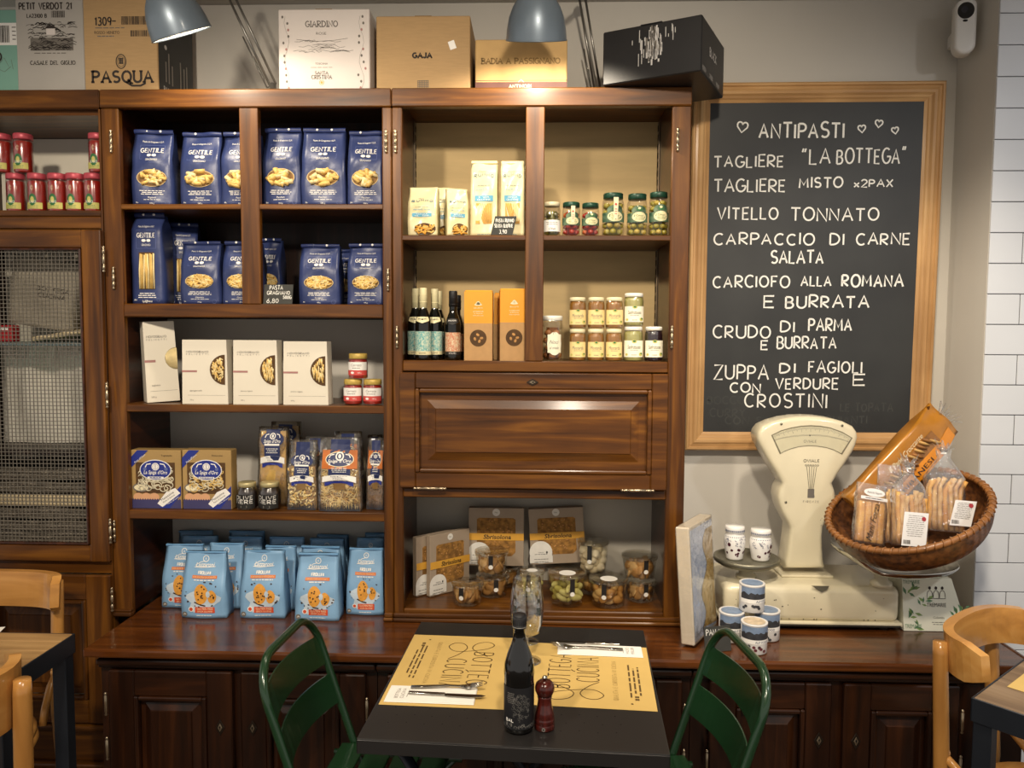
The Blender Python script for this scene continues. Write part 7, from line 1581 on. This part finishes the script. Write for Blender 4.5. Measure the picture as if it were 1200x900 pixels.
# ================================================================ green folding chairs
GRN = M('green_enamel', '#18381f', .25, .1, amt=.15, scale=8, coat=.5)
def green_chair(label, loc, rz, W=.33):
    t = thing('folding_chair', label, 'chair', loc, (0, 0, math.radians(rz)), 'green metal folding chairs'); hw = W/2; r = .010; k = .33; zt = .805
    def bx(z): return (zt-z)*k
    pts = [(bx(.012), -hw, .012), (bx(.35), -hw, .35), (bx(.66), -hw, .66)]
    rad_ = .085
    for i in range(9): a = PI/2*i/8; pts.append((bx(zt-rad_+rad_*math.sin(a)), -hw+rad_*(1-math.cos(a)), zt-rad_+rad_*math.sin(a)))
    pts += [(x, -y, z) for x, y, z in reversed(pts)]
    g = G(); g.tube(pts, r, GRN, 12); g.obj('back_frame', t)
    for z0, z1 in ((.675, .745), (.575, .648)):
        g = G(); n = 14; vs = []
        for i in range(n+1):
            y = -hw+.004+(W-.008)*i/n; q = .030*(1-(2*i/n-1)**2)
            for z, e in ((z0, 0), (z1, 0), (z1, .003), (z0, .003)): vs.append((bx(z)-q+e, y, z))
        fs = [(0, 1, 2, 3), (n*4+3, n*4+2, n*4+1, n*4)]
        for i in range(n):
            for j in range(4): fs.append((i*4+j, i*4+4+j, i*4+4+(j+1) % 4, i*4+(j+1) % 4))
        g.add(vs, fs, GRN, False); g.obj('back_slat', t)
    for i in range(4):
        x = .085+.074*i; g = G(); g.box(x, x+.064, -hw+.012, hw-.012, .462, .470, GRN, .003, 2); g.obj('seat_slat', t)
    g = G()
    for s in (-1, 1): g.tube([(.07, s*(hw-.026), .452), (.40, s*(hw-.026), .452)], .008, GRN, 8)
    g.tube([(.08, -hw+.026, .450), (.08, hw-.026, .450)], .006, GRN, 8); g.obj('seat_frame', t)
    for s in (-1, 1): g = G(); g.tube([(.38, s*(hw-.018), .45), (.18, s*(hw-.018), .24), (-.10, s*(hw-.018), .012)], .010, GRN, 10); g.obj('leg', t)
    g = G(); g.tube([(-.07, -hw+.018, .04), (-.07, hw-.018, .04)], .007, GRN, 8); g.tube([(bx(.15), -hw, .15), (bx(.15), hw, .15)], .007, GRN, 8); g.obj('stretcher', t)
    return t
green_chair('dark green metal folding chair at the left of the black table', (-.588, 1.753, 0), -4)
green_chair('dark green metal folding chair at the right of the black table, before the tins', (.482, 1.735, 0), 187)

# ================================================================ bentwood chairs and plank tables at the sides
BW = wood('honey_beech', '#9c6a33', '#c18b48', '#d5a562', 2, rough=.28, coat=.45, across=14, along=2); BWH = wood('honey_beech_level', '#9c6a33', '#c18b48', '#d5a562', 1, rough=.28, coat=.45, across=14, along=2)
def wood_chair(label, loc, rz, ph=.115, ztop=.865, ends=.085, half=.20):
    t = thing('wooden_chair', label, 'chair', loc, (0, 0, math.radians(rz)), 'honey coloured wooden chairs'); 
    # curved top rail, sitter looks towards +x
    g = G(); n = 26; vs = []
    for i in range(n+1):
        a = -1+2*i/n; y = half*math.sin(a*PI/2*.93)/math.sin(PI/2*.93); x = -.035+(ends+.035)*(abs(a)**2.6); dip = .0
        tn = Vector((math.cos(a*1.1), math.sin(-a*1.1), 0)) ; th = .011
        zb = ztop-ph*(1-.0*abs(a)); ed = .016*smooth(.86, 1.0, abs(a))
        for (z, e) in ((zb+ed, 0), (ztop-ed, 0), (ztop-ed, 1), (zb+ed, 1)): vs.append((x+tn.x*th*(e-.5)*2-.010*(z-zb)/ph, y+tn.y*th*(e-.5)*2, z))
    fs = [(0, 1, 2, 3), (n*4+3, n*4+2, n*4+1, n*4)]
    for i in range(n):
        for j in range(4): fs.append((i*4+j, i*4+4+j, i*4+4+(j+1) % 4, i*4+(j+1) % 4))
    g.add(vs, fs, BWH, False); g.obj('backrest', t)
    for s in (-1, 1):
        g = G(); y = s*(half*.86); g.tube([(-.04, y*1.02, .012), (-.03, y, .25), (-.012, y, .45), (-.028, y, ztop-.05), (-.030, y, ztop-.022)], [.014, .016, .0175, .0165, .015], BW, 12); g.obj('rear_leg', t)
        g = G(); y2 = s*.155; g.tube([(.37, y2*1.08, .012), (.345, y2, .25), (.335, y2, .44)], [.012, .014, .0165], BW, 12); g.obj('front_leg', t)
    g = G(); rs = .195; prof_ = [(0, .446), (rs*.93, .446), (rs, .452), (rs, .462), (rs*.97, .468), (rs*.86, .464), (rs*.5, .459), (0, .457)]; g.lathe(prof_, BWH, 40, (.19, 0, 0), 1.0, 1.0); g.obj('seat', t)
    g = G(); g.tube([(.19+.188*math.cos(2*PI*i/40), .188*math.sin(2*PI*i/40), .435) for i in range(40)], .0115, BW, 8, closed=True); g.obj('seat_hoop', t)
    g = G(); g.tube([(.17+.150*math.cos(2*PI*i/40), .150*math.sin(2*PI*i/40), .22) for i in range(40)], .0095, BW, 8, closed=True); g.obj('stretcher', t)
    for s in (-1, 1):
        g = G(); g.tube([(-.02, s*half*.84, .56), (.02, s*half*.87, .535), (.06, s*half*.92, .49), (.075, s*half*.93, .452)], .0105, BW, 8); g.ball((-.012, s*half*.84, .562), .013, BW, (1, 1, 1), 2); g.obj('brace', t)
    return t
PLANK = wood('worn_plank', '#84643f', '#a58152', '#bd9866', 0, rough=.6, coat=.0, across=18, along=1.5); PLANK2 = wood('grey_plank', '#5e4c3c', '#836d55', '#9c876e', 0, rough=.6, coat=.0, across=18, along=1.5); BLST = M('blue_black_steel', '#2b3038', .4, .55, amt=.2, scale=8)
def plank_table(label, loc, rz, w, d, zt, mat, corner):
    """corner: local corner at the origin; the table reaches w along +x and d along +y"""
    t = thing('plank_table', label, 'table', loc, (0, 0, math.radians(rz)), 'plank tables with steel frames'); g = G(); n = 5; q = d/n
    for i in range(n): g.box(.004, w-.004, q*i+.0012+(.003 if i == 0 else 0), q*(i+1)-.0012-(.003 if i == n-1 else 0), zt-.022, zt, mat, .002)
    g.obj('tabletop', t); g = G()
    for a in ((0, w, 0, .004), (0, w, d-.004, d), (0, .004, 0, d), (w-.004, w, 0, d)): g.box(a[0], a[1], a[2], a[3], zt-.050, zt-.0008, BLST, .001)
    g.obj('steel_frame', t)
    for x in (.004, w-.039):
        for y in (.004, d-.039): g = G(); g.box(x, x+.035, y, y+.035, .003, zt-.0225, BLST, .002); g.obj('leg', t)
    return t
# right: corner of the table nearest to us points left
c = Vector((.899, 1.565, 0)); plank_table('plank table with black steel frame at the right edge, its corner towards the left', c, -49, .65, .65, .78, PLANK2, 0)
e1 = Vector((math.cos(math.radians(41)), math.sin(math.radians(41)), 0)); e2 = Vector((math.cos(math.radians(-49)), math.sin(math.radians(-49)), 0))
cm = c+e1*.30+e2*.17; t = thing('paper_placemat', 'yellow paper placemat cut by the right picture edge', 'placemat', (cm.x, cm.y, .7806), rad(0, 0, -49)); g = G(); g.box(-.14, .14, -.19, .19, 0, .0004, MATP); g.obj('mat', t)
cn = c+e1*.20+e2*.12; napkin(cn, 41, .20, .09, 'white napkin on the right plank table', 1, z=.7812, group=None); knife(cn+e2*.01, 41, 'steel knife on the right plank table', .7846, .20)
wood_chair('honey wooden chair behind the right plank table with curved top rail', (1.07, 1.835, 0), -49, .088, .842, .08, .18)
# left
plank_table('worn plank table with dark steel frame at the left edge', (-1.176-.70, 1.612, 0), 0, .70, .275, .75, PLANK, 0)
wood_chair('honey wooden chair behind the left plank table, facing the room', (-1.505, 2.055, 0), -90, .096, .843, .03, .185)
wood_chair('honey wooden chair in the lower left corner with its back to us', (-1.092, 1.262, 0), 145, .12, .885, .11, .20)
x, y = onz(-6, 742, .75); t = thing('paper_placemat', 'corner of a pale paper mat on the left plank table', 'placemat', (x-.06, y-.04, .7506), (0, 0, .3)); g = G(); g.box(-.08, .08, -.06, .06, 0, .0005, NAP); g.obj('mat', t)

# ================================================================ behind the wire mesh
SACK = M('grey_paper_bag', '#a39a88', .8, amt=.15, scale=12, bump=.2, bscale=20); REDC = M('red_carton', '#b5252b', .5, amt=.1); CLOTH = M('pale_sheet', '#e9e4d6', .7, amt=.06, scale=8); WICK2 = M('grey_wicker', '#7d7466', .6, amt=.5, scale=90, hex2='#4c453c'); PLB = M('pale_board', '#cdbb95', .6, amt=.15, scale=10)
Yc = 2.36
x0, z0 = at(28, 398, Yc); t = thing('paper_bag', 'grey paper carrier bag with looped handles leaning behind the wire mesh', 'bag', (x0+.075, Yc, ZG1+.045), rad(0, 9, 0)); g = G(); hd, ww, front = bagshape(.20, .20, .09, .5, .03, .004, 2, -.18); bag(g, .19, .21, .09, SACK, front, hd); g.txt('BOTTEGA', .03, .12, .014, INK, front, .001, width=.09); g.txt('CUCINA', .03, .10, .014, INK, front, .001, width=.08); g.obj('bag', t)
for yy in (-.03, .03): g = G(); g.tube([(-.05, yy, .20), (-.045, yy, .25), (-.02, yy, .275), (.02, yy, .275), (.045, yy, .25), (.05, yy, .20)], .004, SACK, 7); g.obj('handle', t)
x1, _ = at(8, 390, 2.30); t = thing('red_packet', 'small red packet behind the wire mesh at the far left', 'packet', (x1, 2.30, ZG1+.0006)); g = G(); g.box(-.04, .028, -.02, .02, 0, .05, REDC, .003); g.rect(-.03, .02, .035, .042, WHITE, flat(-.02)); g.obj('packet', t)
t = thing('pale_board', 'pale slanting wooden tray under the paper bag behind the mesh', 'tray', (-1.42, 2.33, ZG1+.001), rad(0, -9, 0)); g = G(); g.box(-.10, .13, -.06, .14, .0165, .030, PLB, .004); g.obj('tray', t)
t = thing('draped_sheet', 'pale plastic sheet hanging in soft folds behind the wire mesh', 'sheet', (-1.49, 2.40, ZG2+.001)); g = G(); n = 60; m = 14; vs = []; fs = []; H = ZG1-.014-ZG2
for j in range(m+1):
    for i in range(n+1): u = i/n; v = j/m; vs.append((-.22+.42*u, .018*math.sin(14*u+3.2*v)*(.4+.6*v)+.012*math.sin(31*u-4*v)*v, H*v))
for j in range(m):
    for i in range(n): fs.append((j*(n+1)+i, j*(n+1)+i+1, (j+1)*(n+1)+i+1, (j+1)*(n+1)+i))
o = len(vs); vs += [(x, y+.002, z) for x, y, z in vs]; fs += [tuple(o+k for k in reversed(f)) for f in fs]
g.add(vs, fs, CLOTH, True); g.obj('sheet', t)
zz = ZG0+.0006
for i, (hh, kind, lab) in enumerate(((.032, 'w', 'grey wicker tray at the bottom of the pile behind the mesh'), (.032, 'w', 'grey wicker tray second from the bottom of the pile behind the mesh'), (.030, 'w', 'grey wicker tray third in the pile, under the pale board'), (.036, 'p', 'thick pale wooden board in the pile behind the mesh'), (.032, 'w', 'grey wicker tray lying on the pale board behind the mesh'), (.030, 'w', 'topmost grey wicker tray of the pile behind the mesh'))):
    t = thing('wicker_tray' if kind == 'w' else 'wooden_board', lab, 'tray' if kind == 'w' else 'board', (-1.49+.01*math.sin(i*2), 2.37, zz), rad(0, 0, 3*math.sin(i*3)), 'trays piled behind the mesh'); g = G()
    if kind == 'p': g.box(-.19, .19, -.10, .10, 0, hh, PLB, .008, 2)
    else:
        g.box(-.19, .19, -.10, .10, 0, .006, WICK2)
        for k in range(4): 
            zz_ = .008+.0075*k; P = [(-.19, -.10), (.19, -.10), (.19, .10), (-.19, .10)]; L_ = []
            for q in range(4):
                a_, b_ = P[q], P[(q+1) % 4]
                for w_ in range(12): f = w_/12; L_.append((a_[0]+(b_[0]-a_[0])*f+.0015*math.sin(w_*3.1+k*PI), a_[1]+(b_[1]-a_[1])*f+.0015*math.sin(w_*3.1+k*PI), zz_+.002*math.sin(w_*.9+i)))
            g.tube(L_, .0046, WICK2, 6, closed=True)
    g.obj('tray' if kind == 'w' else 'board', t); zz += hh+.0075
